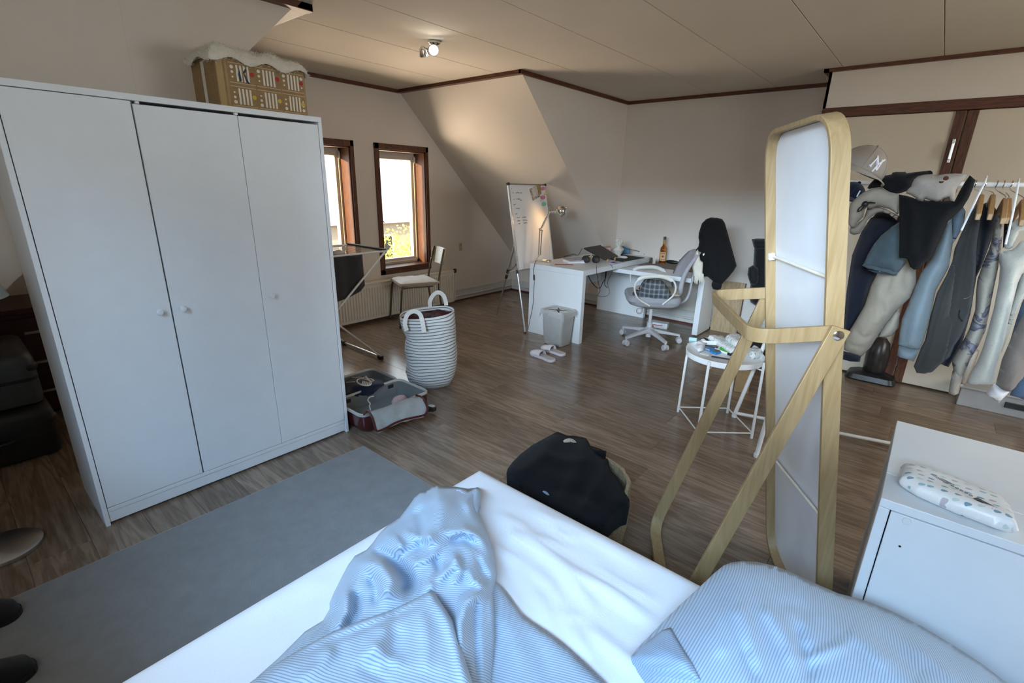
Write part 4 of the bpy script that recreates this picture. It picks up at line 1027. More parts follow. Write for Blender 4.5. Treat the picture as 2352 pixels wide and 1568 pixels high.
put('hub', MB().lathe([(.032, .085), (.046, .105), (.044, .140), (.030, .150)], (0, 0, 0), 20), M_ocp, t, smooth=True, **K)
put('mechanism', MB().rings([[(x*k, y*k, z) for x, y in rrect(.26, .20, .05)] for z, k in ((.345, .55), (.365, .95), (.395, 1.0))]), M_ocp, t, smooth=True, **K)
put('tilt_knob', MB().sphere((.13, .16, .345), .030, 14, 10).cyl((.10, .10, .355), (.13, .15, .348), .010, 10), M_ocp, t, smooth=True, **K)
def sring(w, d, z, x0=.0, r=.11): return [(x0+x, y, z) for x, y in rrect(d, w, r, 6)]
put('seat_shell', MB().rings([sring(.36, .36, .385), sring(.45, .45, .405, .0), sring(.49, .485, .430, .005)]), M_ocp, t, smooth=True, **K)
put('seat', MB().rings([sring(.48, .48, .428, .005), sring(.505, .50, .445, .01), sring(.505, .50, .475, .01), sring(.48, .475, .494, .008), sring(.36, .36, .498, 0), sring(.05, .05, .499, 0, .02)]), M_ocf, t, smooth=True, **K)
R_ = []
for z in np.linspace(.52, .92, 14):
    s_ = (z-.52)/.40; xb = -.235 - .125*s_ + .045*math.sin(s_*PI); hw = np.interp(s_, [0, .15, .6, .92, 1], [.17, .225, .215, .17, .10])
    R_.append([(xb-.02+.045*(y/hw)**2*hw/.22+.016*sg, y, z) for sg, ys in ((1, np.linspace(-hw, hw, 9)), (-1, np.linspace(hw, -hw, 9))) for y in ys])
put('backrest', MB().rings(R_), M_mesh, t, smooth='all', **K)
bp_ = [(-.10, 0, .40), (-.20, 0, .392), (-.30, 0, .43), (-.335, 0, .52), (-.345, 0, .66), (-.365, 0, .80)]
put('back_stay', MB().tube(smooth_path(bp_, 5), [(.030, .012)]*26, 10), M_ocp, t, smooth=True, **K)
for s_ in (-1, 1):
    y = .275*s_
    lp = smooth_path([(.05, y*.86, .415), (.175, y, .50), (.205, y, .62), (.13, y, .685), (-.02, y, .700), (-.135, y, .660), (-.15, y, .55), (-.06, y*.95, .44)], 6)
    ar = put('arm_loop', MB().tube(lp, .0085, 10), M_tub, t, smooth=True, **K)
    put('arm_pad', MB().tube(smooth_path([(.185, y, .660), (.13, y, .688), (-.02, y, .703), (-.12, y, .672)], 5), [(.013, .018)]*16, 10), M_tub, ar, smooth=True, **K)
# plaid shirt and pale pad on the seat
def plaid(name):
    t = NT(name); v = t.coord('UV'); sp = t.new('ShaderNodeSeparateXYZ'); t.link(v, sp.inputs[0])
    def bandm(q, pitch, lo, hi):
        f = t.math('FRACT', t.math('DIVIDE', q, pitch)); return t.math('MULTIPLY', t.math('GREATER_THAN', f, lo), t.math('LESS_THAN', f, hi))
    bx = bandm(sp.outputs[0], .042, 0, .5); by = bandm(sp.outputs[1], .042, 0, .5); lx = bandm(sp.outputs[0], .042, .72, .80); ly = bandm(sp.outputs[1], .042, .72, .80)
    c = t.mix(t.math('MULTIPLY', bx, .5), (.13, .145, .16), (.025, .032, .038)); c = t.mix(t.math('MULTIPLY', by, .5), c, (.020, .026, .032)); c = t.mix(t.math('MULTIPLY', lx, .7), c, (.34, .36, .38)); c = t.mix(t.math('MULTIPLY', ly, .7), c, (.34, .36, .38))
    t.link(c, t.b.inputs['Base Color']); t.b.inputs['Roughness'].default_value = .9; t.bump(t.noise(t.coord(), 40, 3), .3, .01); return t.m
t = thing('seat_pad', 'cream pad on the grey office chair seat', 'cushion', (OC[0], OC[1], 0), rz)
put('pad', MB().rings([sring(.36, .36, .5005, -.04, .09), sring(.40, .40, .512, -.04, .1), sring(.38, .38, .530, -.04, .1), sring(.2, .2, .533, -.04, .08)]), fabric('cream_pad', (.56, .48, .36), bump=.4), t, smooth=True, **K)
vs_ = VP((4.27, 1.895))
t = thing('plaid_shirt', 'crumpled grey and white plaid shirt heaped on the office chair seat', 'shirt', (4.36, 1.935, .53))
put('shirt_body', inflate(vs_.poly([(1468, 689), (1464, 676), (1472, 660), (1480, 648), (1490, 643), (1504, 643), (1518, 642), (1527, 650), (1537, 665), (1545, 680), (1540, 688), (1505, 690)]), .014, .085, vs_.to3, fold=lambda Q: vnoise(Q, 38, 2)*.016), plaid('plaid_cotton'), t, smooth='all')
put('sleeve', inflate(vs_.poly([(1453, 686), (1453, 672), (1462, 664), (1472, 668), (1476, 682), (1470, 690), (1460, 690)]), .012, .055, vs_.to3, fold=lambda Q: vnoise(Q, 50, 4)*.01), plaid('plaid_cotton_b'), t, smooth='all')
put('collar', inflate(vs_.poly([(1466, 664), (1474, 650), (1484, 638), (1497, 632), (1512, 634), (1522, 641), (1506, 642), (1491, 644), (1480, 654), (1473, 668)]), .010, .03, lambda P_, d: vs_.to3(P_, np.asarray(d)-.03)), plaid('plaid_cotton_c'), t, smooth='all')
# black jacket and fringed scarf over the chair back
vj = VP((4.60, 1.56))
M_blk = fabric('black_jersey', (.010, .010, .011), bump=.3, sheen=.05)
t = thing('black_jacket', 'black jacket thrown over the back of the office chair', 'jacket', (4.60, 1.56, .8))
jr = [([vj.px(1640, 505), vj.px(1650, 560), vj.px(1655, 640)], .012, .020), ([vj.px(1660, 510), vj.px(1672, 560), vj.px(1680, 610)], -.010, .018), ([vj.px(1615, 530), vj.px(1628, 580), vj.px(1640, 640)], .010, .018)]
put('jacket_body', inflate(vj.poly([(1605, 535), (1612, 513), (1622, 503), (1633, 499), (1647, 500), (1659, 503), (1665, 512), (1675, 548), (1686, 588), (1692, 610), (1685, 622), (1672, 638), (1658, 652), (1656, 659), (1648, 662), (1638, 661), (1634, 652), (1637, 645), (1625, 635), (1617, 635), (1613, 624), (1615, 603), (1608, 597), (1606, 583), (1598, 574), (1604, 566), (1606, 555), (1604, 545)]), .016, .075, vj.to3, fold=lambda Q: ridges(Q, jr)+vnoise(Q, 22, 8)*.006, edge=.09), M_blk, t, smooth='all')
put('cuff', inflate(vj.poly([(1637, 645), (1650, 648), (1658, 652), (1656, 660), (1648, 663), (1638, 661), (1634, 653)]), .010, .030, lambda P_, d: vj.to3(P_, np.asarray(d)+.065)), M_blk, t, smooth='all')
put('chest_tag', MB().prism(vj.poly([(1614, 582), (1619, 578), (1620, 580), (1616, 586)]), lambda a, b, d: tuple(vj.at(a, b, d)), .055, .066), M_prw, t)
vf = VP((4.50, 1.66))
M_scf = fabric('cream_wool', (.66, .62, .52), bump=.6, bs=180)
t = thing('cream_scarf', 'cream fringed scarf hanging from the chair back under the black jacket', 'scarf', (4.5, 1.66, .8))
put('scarf_body', inflate(vf.poly([(1603, 572), (1606, 582), (1609, 597), (1615, 602), (1614, 620), (1613, 630), (1604, 636), (1593, 634), (1590, 612), (1593, 592), (1598, 578)]), .010, .022, lambda P_, d: vf.to3(P_, np.asarray(d)+.02), fold=lambda Q: vnoise(Q, 60, 3)*.006), M_scf, t, smooth='all')
for k in range(14):
    x = 1596+k*1.45; y = 628+RNG.uniform(-3, 3); a = vf.at(*vf.px(x, y), .03)
    put('fringe_strand', MB().tube([a, vf.at(*vf.px(x+RNG.uniform(-.5, 1.5), y+9), .034), vf.at(*vf.px(x+RNG.uniform(-1, 2.5), y+RNG.uniform(14, 22)), .030)], [.0055, .005, .0035], 6), M_scf, t, smooth=True)
# oak board, padded bag, small box, dark bag
t = thing('oak_board', 'light oak board leaning on the white wall right of the desk', 'board', (5.36, 1.49, 0))
put('board_face', MB().add([(5.335, 1.634, 0), (5.335, 1.362, 0), (5.372, 1.362, .545), (5.372, 1.634, .545), (5.357, 1.634, 0), (5.357, 1.362, 0), (5.394, 1.362, .543), (5.394, 1.634, .543)], [(0, 1, 2, 3), (7, 6, 5, 4), (0, 4, 5, 1), (1, 5, 6, 2), (2, 6, 7, 3), (3, 7, 4, 0)]), M_oakv, t)
put('dark_edge', MB().add([(5.334, 1.3615, 0), (5.334, 1.356, 0), (5.371, 1.356, .545), (5.371, 1.3615, .545), (5.358, 1.3615, 0), (5.358, 1.356, 0), (5.395, 1.356, .543), (5.395, 1.3615, .543)], [(0, 1, 2, 3), (7, 6, 5, 4), (0, 4, 5, 1), (1, 5, 6, 2), (2, 6, 7, 3), (3, 7, 4, 0)]), M_darkwood, t)
vb = VP((5.12, 1.16))
M_bag = fabric('black_nylon', (.014, .014, .017), bump=.35, bs=120, rough=.7)
t = thing('padded_bag', 'black padded bag on a dark stand by the wall behind the mirror', 'bag', (5.12, 1.16, 0))
put('bag_body', inflate(vb.poly([(1733, 560), (1760, 556), (1800, 560), (1808, 640), (1800, 690), (1760, 706), (1738, 703), (1724, 694), (1720, 680), (1724, 650), (1730, 610)]), .025, .12, vb.to3, fold=lambda Q: vnoise(Q, 25, 6)*.015), M_bag, t, smooth='all')
put('hood', inflate(vb.poly([(1727, 549), (1740, 547), (1775, 548), (1795, 552), (1790, 566), (1760, 572), (1736, 574), (1731, 566)]), .018, .10, lambda P_, d: vb.to3(P_, np.asarray(d)+.02)), M_bag, t, smooth='all')
put('side_pocket', inflate(vb.poly([(1718, 628), (1720, 612), (1730, 606), (1742, 612), (1744, 640), (1738, 652), (1724, 648)]), .014, .05, lambda P_, d: vb.to3(P_, np.asarray(d)+.09)), M_bag, t, smooth='all')
c = vb.at(.02, 0); put('stand_pole', MB().cyl((c[0], c[1], .01), (c[0], c[1], .45), .010, 10).lathe([(.10, 0), (.10, .008), (.012, .014)], (c[0], c[1], 0), 20), M_black, t, smooth=True)
vk = VP((4.55, 1.02))
t = thing('black_holdall', 'black bag slumped on the floor behind the white tray table', 'bag', (4.55, 1.02, 0))
put('holdall_body', inflate(vk.poly([(1690, 812), (1697, 780), (1712, 768), (1740, 764), (1775, 770), (1800, 790), (1802, 825), (1750, 828), (1700, 820)]), .025, .16, vk.to3, fold=lambda Q: vnoise(Q, 25, 9)*.02, base=0), fabric('black_canvas', (.02, .02, .022), bump=.3), t, smooth='all')
put('strap', MB().tube(smooth_path([vk.at(*vk.px(x, y), .15) for x, y in ((1706, 785), (1722, 771), (1745, 768), (1762, 778))], 5), [(.014, .003)]*16, 8), plain('grey_strap', (.25, .25, .26), .8), t, smooth=True)
t = thing('cardboard_box', 'small brown cardboard box on the floor behind the tray table legs', 'box', (3.72, .86, 0))
put('box_body', MB().obox((3.80, .865, .095), (.97, .24, 0), (-.24, .97, 0), (0, 0, 1), .07, .05, .094), M_kraft, t, bevel=.002); put('tape', MB().obox((3.80, .865, .1895), (.97, .24, 0), (-.24, .97, 0), (0, 0, 1), .071, .012, .0006), M_prw, t)
t = thing('paper_box', 'flat white paper box on the floor under the office chair', 'box', (5.02, 2.08, 0))
put('box_body', MB().obox((5.02, 2.10, .030), (.2, -.98, 0), (.98, .2, 0), (0, 0, 1), .11, .05, .0295), M_white, t, bevel=.002); put('red_print', MB().obox((4.9695, 2.09, .034), (.2, -.98, 0), (.98, .2, 0), (0, 0, 1), .06, .001, .004), M_prr, t)

# ------------------------------------------------------------ tray table and what lies on it
TC = np.array([3.055, .828]); tz = .500; tr = .226
t = thing('tray_table', 'round white metal tray table with cluttered top, behind the mirror legs', 'table', (TC[0], TC[1], 0))
put('tray', MB().lathe([(.001, tz-.040), (tr-.008, tz-.040), (tr, tz-.034), (tr+.003, tz), (tr-.001, tz), (tr-.006, tz-.030), (tr-.012, tz-.034), (.001, tz-.034)], (TC[0], TC[1], 0), 56), M_whitem, t, smooth=True)
feet = [np.array(p) for p in ((3.082, 1.073), (2.812, .840), (3.030, .583), (3.300, .812))]
for q in feet:
    d = (q-TC)/np.linalg.norm(q-TC); 
    l = put('leg', MB().cyl((q[0], q[1], 0.0), (TC[0]+d[0]*(tr+.011), TC[1]+d[1]*(tr+.011), tz-.004), .0085, 12), M_whitem, t, smooth=True)
    put('tray_support', MB().cyl((TC[0]+d[0]*(tr+.008), TC[1]+d[1]*(tr+.008), tz-.055), (TC[0]+d[0]*(tr-.05), TC[1]+d[1]*(tr-.05), tz-.047), .005, 8), M_whitem, l, smooth=True)
for i in range(4):
    a, b = feet[i], feet[(i+1) % 4]; put('floor_rail', MB().cyl((a[0], a[1], .035), (b[0], b[1], .035), .0045, 8), M_whitem, t, smooth=True)
tf = tz-.0335
M_leafpack = drops('leaf_print_pack', 60.0, (.76, .77, .74))
def flatpack(name, label, cat, pts, thick, mat, part='pack', seed=1, zoff=0.0, wr=.004, edge=.02):
    poly = [onZ(x, y, tf+zoff+thick*.6)[:2] for x, y in pts]; c = np.mean(poly, axis=0)
    t = thing(name, label, cat, (c[0], c[1], tf+zoff))
    def to3(P_, d): return np.column_stack([P_[:, 0], P_[:, 1], tf+zoff+thick*.5+.0008+np.asarray(d)])
    put(part, inflate(poly, .010, thick*.5, to3, fold=lambda Q: vnoise(Q, 90, seed)*wr, edge=edge), mat, t, smooth='all')
    return t
flatpack('wipes_packet', 'long white leaf-printed wipes packet lying across the tray table', 'wipes', [(1624, 774), (1646, 774), (1662, 776), (1692, 798), (1690, 806), (1678, 808), (1655, 793), (1640, 783)], .045, M_leafpack, seed=4)
flatpack('wipes_packet', 'white leaf-printed packet resting on top of the long packet on the tray', 'wipes', [(1666, 774), (1676, 771), (1700, 771), (1712, 784), (1704, 796), (1688, 790), (1672, 780)], .05, M_leafpack, seed=5, zoff=.038)
flatpack('wipes_packet', 'crinkled leaf-printed packet at the right rim of the tray table', 'wipes', [(1716, 806), (1728, 798), (1742, 801), (1752, 808), (1750, 814), (1735, 817), (1722, 816)], .05, M_leafpack, seed=6, wr=.008)
t = thing('tablet_sleeve', 'flat black sleeve on the tray table under the packets', 'sleeve', (3.09, .93, tf))
q = [onZ(x, y, tf+.006)[:2] for x, y in ((1608, 778.5), (1622, 775.5), (1650, 796), (1645, 800), (1617, 792))]
put('sleeve_body', MB().prism(q, lambda a, b, d: (a, b, d), tf+.0005, tf+.008), M_black, t, bevel=.001); put('tan_edge', MB().beam((*q[1], tf+.009), (*q[2], tf+.009), .008, .003), M_peg, t)
t = thing('green_marker', 'green marker pen with a black cap on the tray table', 'marker', (2.95, .72, tf))
a, b = onZ(1655, 799.5, tf+.01), onZ(1677, 810.5, tf+.01); d = (b-a)/np.linalg.norm(b-a)
put('barrel', MB().cyl(a, a+d*.105, .0085, 14), plain('marker_green', (.04, .42, .04), .35), t, smooth=True); put('cap', MB().cyl(a+d*.106, a+d*.135, .0095, 14), M_black, t, smooth=True)
t = thing('white_pen', 'white pen with a black cap beside the green marker', 'pen', (2.93, .74, tf))
a, b = onZ(1646, 800, tf+.01), onZ(1671, 809, tf+.01); d = (b-a)/np.linalg.norm(b-a); o_ = np.array([-.020, .004, 0])
put('barrel', MB().cyl(a+o_, a+o_+d*.10, .0072, 12), M_whitem, t, smooth=True); put('cap', MB().cyl(a+o_+d*.101, a+o_+d*.122, .0085, 12), M_black, t, smooth=True)
t = thing('snack_packet', 'small blue snack packet on the tray table', 'packet', (2.86, .83, tf))
q = [onZ(x, y, tf+.010)[:2] for x, y in ((1618, 800), (1622, 795), (1657, 805), (1655, 809.5), (1645, 812), (1630, 806))]
put('packet_body', MB().prism(q, lambda a, b, d: (a, b, d), tf+.0006, tf+.014), plain('packet_blue', (.03, .22, .50), .3, var=.3, vs=60), t, bevel=.003)
q2 = [onZ(x, y, tf+.0148)[:2] for x, y in ((1642, 802), (1648, 801), (1656, 804), (1650, 807), (1643, 806))]; put('brown_print', MB().prism(q2, lambda a, b, d: (a, b, d), tf+.0141, tf+.0146), plain('biscuit_brown', (.20, .08, .03), .5), t)
q2 = [onZ(x, y, tf+.0148)[:2] for x, y in ((1619, 798.5), (1630, 802), (1630, 805.5), (1619, 801.5))]; put('white_print', MB().prism(q2, lambda a, b, d: (a, b, d), tf+.0141, tf+.0146), M_whitem, t)
flatpack('paper_tissue', 'crumpled white tissue on the left of the tray table', 'tissue', [(1594, 796), (1598, 786), (1610, 781), (1628, 783), (1621, 791), (1616, 803), (1603, 805)], .035, fabric('tissue_white', (.74, .74, .76), bump=.5), 'tissue', 7, wr=.014, edge=.05)
t = thing('blue_card', 'pale blue folded card at the left rim of the tray table', 'card', (2.97, 1.0, tf))
q = [onZ(x, y, tf+.004)[:2] for x, y in ((1582, 781), (1600, 783), (1598, 790), (1584, 789.5))]; put('card_leaf', MB().prism(q, lambda a, b, d: (a, b, d), tf+.0005, tf+.003), plain('card_pale_blue', (.48, .66, .74), .5), t); put('card_fold', MB().beam((*q[0], tf+.014), (*q[1], tf+.014), .0012, .022), plain('card_pale_blue2', (.42, .64, .74), .5), t)
t = thing('black_comb', 'flat dark comb at the near rim of the tray table', 'comb', (2.85, .70, tf))
a, b = onZ(1634, 818.5, tf+.006), onZ(1680, 826, tf+.006); d = (b-a)/np.linalg.norm(b-a)
put('comb_spine', MB().beam(a, b, .012, .005), plain('comb_dark', (.035, .025, .03), .4), t); put('comb_teeth', MB().beam(a+np.array([.010, .003, 0]), b+np.array([.010, .003, 0]), .006, .003), M_black, t)
flatpack('paper_slip', 'white paper slip under the blue packet on the tray', 'paper', [(1605, 812), (1611, 807), (1634, 812), (1628, 818)], .004, M_page, 'paper_sheet', 8, wr=.002)

# ------------------------------------------------------------ chair by the window
CC = np.array([3.300, 4.150]); fdir = np.array([-.93, .37]); rz = math.atan2(fdir[1], fdir[0])
M_brz = plain('bronze_tube', (.13, .105, .07), .35, .7); M_ply = wood('pale_ply', (.40, .31, .18), (.54, .44, .28), axis=1, scale=4, rough=.35, coat=.3)
t = thing('school_chair', 'old tubular chair with a plywood back at the radiator', 'chair', (CC[0], CC[1], 0), rz)
for s_ in (-1, 1):
    fx, bx_l = .21, -.21
    fl_ = put('front_leg', MB().tube(smooth_path([(fx+.025, s_*.205, .0), (fx-.01, s_*.19, .36), (fx-.02, s_*.185, .405), (fx-.05, s_*.18, .418), (bx_l+.06, s_*.165, .418)], 5), .0105, 10), M_brz, t, smooth=True, **K)
    put('foot_cap', MB().cyl((fx+.025, s_*.205, 0), (fx+.0235, s_*.2045, .02), .013, 10), M_black, fl_, **K)
    put('rear_leg', MB().tube(smooth_path([(bx_l-.06, s_*.19, 0), (bx_l-.01, s_*.178, .30), (bx_l, s_*.172, .42), (bx_l-.02, s_*.165, .56), (bx_l-.075, s_*.155, .80)], 5), .0105, 10), M_brz, t, smooth=True, **K)
put('cross_bar', MB().cyl((.17, -.18, .412), (.17, .18, .412), .009, 8), M_brz, t, smooth=True, **K)
put('seat', MB().rings([[(x, y, z) for x, y in rrect(.40, .39, .06)] for z in (.428, .440)]), M_ply, t, **K)
R_ = []
for zz in np.linspace(.625, .80, 9):
    s_ = (zz-.625)/.175; hw = .185*math.sqrt(max(.05, 1-abs(2*s_-1)**4*.55)); xb = -.255-.035*s_
    R_.append([(xb-.035*(1-(y/.19)**2)+o_, y, zz) for o_, ys in ((.006, np.linspace(-hw, hw, 9)), (-.006, np.linspace(hw, -hw, 9))) for y in ys])
put('back_panel', MB().rings(R_), M_ply, t, smooth=True, **K)
for s_ in (-1, 1): put('rivet', MB().sphere((-.246, s_*.150, .665), .007, 10, 6), M_steel, t, smooth=True, **K)
t = thing('seat_cushion', 'white tufted cushion with a beige edge on the old chair', 'cushion', (CC[0], CC[1], 0), rz)
n_ = 17; G = []
def cu(u, v):
    e = 1-max(abs(u), abs(v))**4; dim = .5+.5*math.cos(u*3*PI)*math.cos(v*3*PI)
    return e, dim
m = MB()
for k in range(2):
    for j in range(n_):
        for i in range(n_):
            u, v = -1+2*i/(n_-1), -1+2*j/(n_-1); e, dim = cu(u, v)
            m.v.append((.212*u*(1-.04*v*v), .212*v*(1-.04*u*u), .462+ (.030*e*(.55+.45*dim) if k == 0 else -.020*min(1, e*3))))
f = lambda k, j, i: k*n_*n_+j*n_+i
for j in range(n_-1):
    for i in range(n_-1):
        m.f.append((f(0, j, i), f(0, j, i+1), f(0, j+1, i+1), f(0, j+1, i))); m.mi.append(0); m.f.append((f(1, j, i), f(1, j+1, i), f(1, j+1, i+1), f(1, j, i+1))); m.mi.append(0)
put('cushion_body', m, fabric('white_cotton_pad', (.70, .69, .68), bump=.3), t, smooth='all', **K)
put('edge_band', MB().rings([[(x*k, y*k, z) for x, y in rrect(.432, .432, .05)] for z, k in ((.441, .93), (.447, 1.0), (.466, 1.0), (.470, .97))], False), fabric('beige_edge', (.46, .40, .32), bump=.3), t, smooth=True, **K)

# ------------------------------------------------------------ drying rack with a towel
t = thing('drying_rack', 'white wire drying rack standing behind the wardrobe near the window', 'drying rack', (1.9, 3.7, 0))
xa, xb, ya, yb, zt = 1.30, 2.435, 3.415, 3.97, .915
fr = [(xa, ya, zt), (xb, ya, zt), (xb+.02, ya+.03, zt), (xb+.02, yb-.03, zt), (xb, yb, zt), (xa, yb, zt)]
put('top_frame', MB().tube(fr, .0085, 8, loop=True), M_whitem, t, smooth=True)
for k in range(9):
    y = ya+.05+k*(yb-ya-.10)/8; put('drying_wire', MB().cyl((xa, y, zt-.003), (xb, y, zt-.003), .0028, 6), M_alu, t, smooth=True)
put('end_bar', MB().cyl((xb-.01, ya, zt+.010), (xb-.01, yb, zt+.010), .011, 10), M_black, t, smooth=True)
for (y, s_) in ((ya, 0), (yb, 1)):
    put('leg', MB().cyl((xb-.02, y, zt-.01), (1.42, y, .035), .0085, 10), M_whitem, t, smooth=True)
    put('leg', MB().cyl((2.300, y, .035), (1.40, y, zt-.01), .0085, 10), M_whitem, t, smooth=True)
for x in (2.305, 1.415):
    fb = put('foot_bar', MB().cyl((x, ya, .022), (x, yb, .022), .011, 10), M_alu, t, smooth=True)
    for y in (ya-.01, yb+.01): put('foot_cap', MB().beam((x, y-.03, .019), (x, y+.03, .019), .030, .036), M_black, fb, bevel=.006)
put('wing_hook', MB().tube([(2.20, 3.68, zt), (2.20, 3.68, zt+.035), (2.24, 3.70, zt+.040)], .004, 8), M_whitem, t, smooth=True)
vt = VP((1.98, 3.47), (0, 1))
t = thing('grey_towel', 'dark grey towel hanging from the drying rack', 'towel', (1.98, 3.47, .6))
put('towel_cloth', inflate(vt.poly([(745, 584), (800, 586), (832, 584), (835, 620), (838, 655), (828, 668), (806, 680), (776, 692), (745, 700)]), .025, .010, vt.to3, fold=lambda Q: .008*np.sin(Q[:, 0]*40)+vnoise(Q, 20, 2)*.008, edge=.03), fabric('charcoal_terry', (.050, .046, .050), bump=.6, bs=220), t, smooth='all')
put('towel_hem', inflate(vt.poly([(838, 650), (838, 656), (828, 669), (806, 681), (776, 693), (776, 687), (806, 675), (827, 663)]), .02, .013, vt.to3), fabric('charcoal_hem', (.036, .033, .036)), t, smooth='all')
vq = VP((2.03, 3.52), (0, 1))
tag(put('white_sock', inflate(vq.poly([(758, 588), (764, 577), (780, 573), (791, 577), (792, 583), (780, 589), (768, 592)]), .012, .035, vq.to3, fold=lambda Q: vnoise(Q, 60, 2)*.006), fabric('pale_sock', (.60, .54, .56)), smooth='all'), 'pale crumpled sock lying on the drying rack wires', 'sock')
# ------------------------------------------------------------ bed, bedding and the things around it
def pxcloth(poly, step, hfun, drop, uvdir=None, uvh=.6, fold=None, edge=40.0):
    """cloth lying on a level surface: outline given by its pixels, heights by hfun; drops to the level 'drop' all round"""
    V, F, bnd, B = fill(poly, step)
    D = poly_dist(V, B); D[bnd] = 0
    h = hfun(V, D)
    P = np.array([onZ(x, y, z) for (x, y), z in zip(V, h)])
    m = MB(); n = len(V); m.v = [tuple(p) for p in P]; m.f = list(F); m.mi = [0]*len(F)
    bi = [i for i in range(n) if bnd[i]]; low = {}
    cen = P[:, :2].mean(0)
    for i in bi:
        q = P[i].copy(); q[:2] += (cen-q[:2])*.02; q[2] = drop(V[i]) if callable(drop) else drop; low[i] = len(m.v); m.v.append(tuple(q))
    ec = {}
    for f in F:
        for i in range(len(f)):
            a, b = f[i], f[(i+1) % len(f)]; ec.setdefault((min(a, b), max(a, b)), []).append((a, b))
    for l in ec.values():
        if len(l) == 1 and l[0][0] in low and l[0][1] in low: a, b = l[0]; m.f.append((b, a, low[a], low[b])); m.mi.append(0)
    PA = np.array(m.v); d = np.array(uvdir if uvdir is not None else (0, 1.0)); d = d/np.linalg.norm(d)
    m.uv = np.column_stack([PA[:, 0]*d[1]-PA[:, 1]*d[0], PA[:, 0]*d[0]+PA[:, 1]*d[1]+uvh*PA[:, 2]])
    return m
BX0, BX1, BY0, BY1, BZ = -.42, 1.168, -.98, 1.122, .450
t = thing('bed', 'low bed with a wrinkled white fitted sheet in the foreground', 'bed', ((BX0+BX1)/2, (BY0+BY1)/2, 0))
M_sheet = fabric('white_sheet', (.83, .84, .87), var=.02, vs=3, bump=.12, bs=250, sheen=.05)
rg_ = [(p, a*1.25, w*.8) for p, a, w in (
    ([(1530, 480), (1640, 540), (1690, 590), (1880, 660)], .008, .022), ([(1600, 580), (1720, 650), (1900, 780), (2100, 880), (2352, 1050)], .012, .024),
    ([(1480, 640), (1560, 690), (1640, 730)], .007, .016), ([(1680, 440), (1900, 540), (2100, 640), (2300, 760)], .007, .026), ([(1850, 780), (1950, 880), (2010, 940), (1990, 1000)], .009, .018),
    ([(1720, 900), (1760, 960), (1780, 1050)], .007, .016), ([(1920, 1060), (1940, 1150), (2000, 1200)], .008, .018), ([(2000, 1080), (2150, 1200), (2300, 1330)], .008, .022),
    ([(1560, 520), (1610, 590), (1600, 640)], .007, .014), ([(1500, 780), (1560, 900), (1640, 990)], .006, .02), ([(2050, 760), (2200, 860), (2352, 930)], .006, .018),
    ([(610, 830), (440, 870), (200, 1000)], .004, .03), ([(800, 640), (600, 760), (400, 850)], .003, .02), ([(1760, 480), (1850, 580), (1960, 610)], .006, .013), ([(1840, 1000), (1930, 1030), (2000, 1010)], .006, .014), ([(1700, 760), (1800, 850), (1850, 950)], .006, .014))]
rg_ = [([onZ(500+x/2.352, 980+y/2.352, BZ)[:2] for x, y in p], a, w) for p, a, w in rg_]
xs = np.concatenate([[BX0-.0], np.linspace(BX0+.04, BX1-.06, 96), [BX1-.045, BX1-.03, BX1-.018, BX1-.008, BX1-.002, BX1]])
ys = np.concatenate([[BY0], np.linspace(BY0+.04, BY1-.06, 120), [BY1-.045, BY1-.03, BY1-.018, BY1-.008, BY1-.002, BY1]])
GX, GY = np.meshgrid(xs, ys, indexing='ij'); Q = np.column_stack([GX.ravel(), GY.ravel()])
ed = np.minimum(BX1-Q[:, 0], BY1-Q[:, 1]); ed = np.clip(ed, 0, .055)
z = BZ - .055 + np.sqrt(np.maximum(0, .055**2-(.055-ed)**2)) + (ridges(Q, rg_) + vnoise(Q, 14, 3)*.003)*np.clip(ed/.05, 0, 1)
z -= .010*np.exp(-((Q[:, 0]-.5)**2+(Q[:, 1]-.2)**2)/.2)
m = MB(); nx, ny = len(xs), len(ys)
m.v = [(x, y, zz) for (x, y), zz in zip(Q, z)]
m.f = [(i*ny+j, (i+1)*ny+j, (i+1)*ny+j+1, i*ny+j+1) for i in range(nx-1) for j in range(ny-1)]; m.mi = [0]*len(m.f)
def side(idx, nrm):
    b = len(m.v)
    for k, i in enumerate(idx):
        p = m.v[i]; m.v.append((p[0]+nrm[0]*.006*(1+math.sin(k*.9)), p[1]+nrm[1]*.006*(1+math.sin(k*.9)), .21))
    for k in range(len(idx)-1): m.f.append((idx[k], idx[k+1], b+k+1, b+k)); m.mi.append(0)
side([(nx-1)*ny+j for j in range(ny)], (1, 0)); side([i*ny+ny-1 for i in range(nx)], (0, 1)); side([j for j in range(ny)], (-1, 0)); side([i*ny for i in range(nx)], (0, -1))
put('fitted_sheet', m, M_sheet, t, smooth='all')
put('mattress', MB().box(BX0+.015, BY0+.015, .155, BX1-.012, BY1-.012, .385), fabric('mattress_ticking', (.62, .60, .57)), t, bevel=.02)
put('bed_base', MB().box(BX0, BY0, .06, BX1-.01, BY1-.01, .158), fabric('bed_base_grey', (.10, .10, .11)), t, bevel=.006)
for x in (BX0+.08, BX1-.09):
    for y in (BY0+.08, BY1-.09): put('leg', MB().lathe([(.022, 0), (.028, .062)], (x, y, 0), 14), M_black, t, smooth=True)

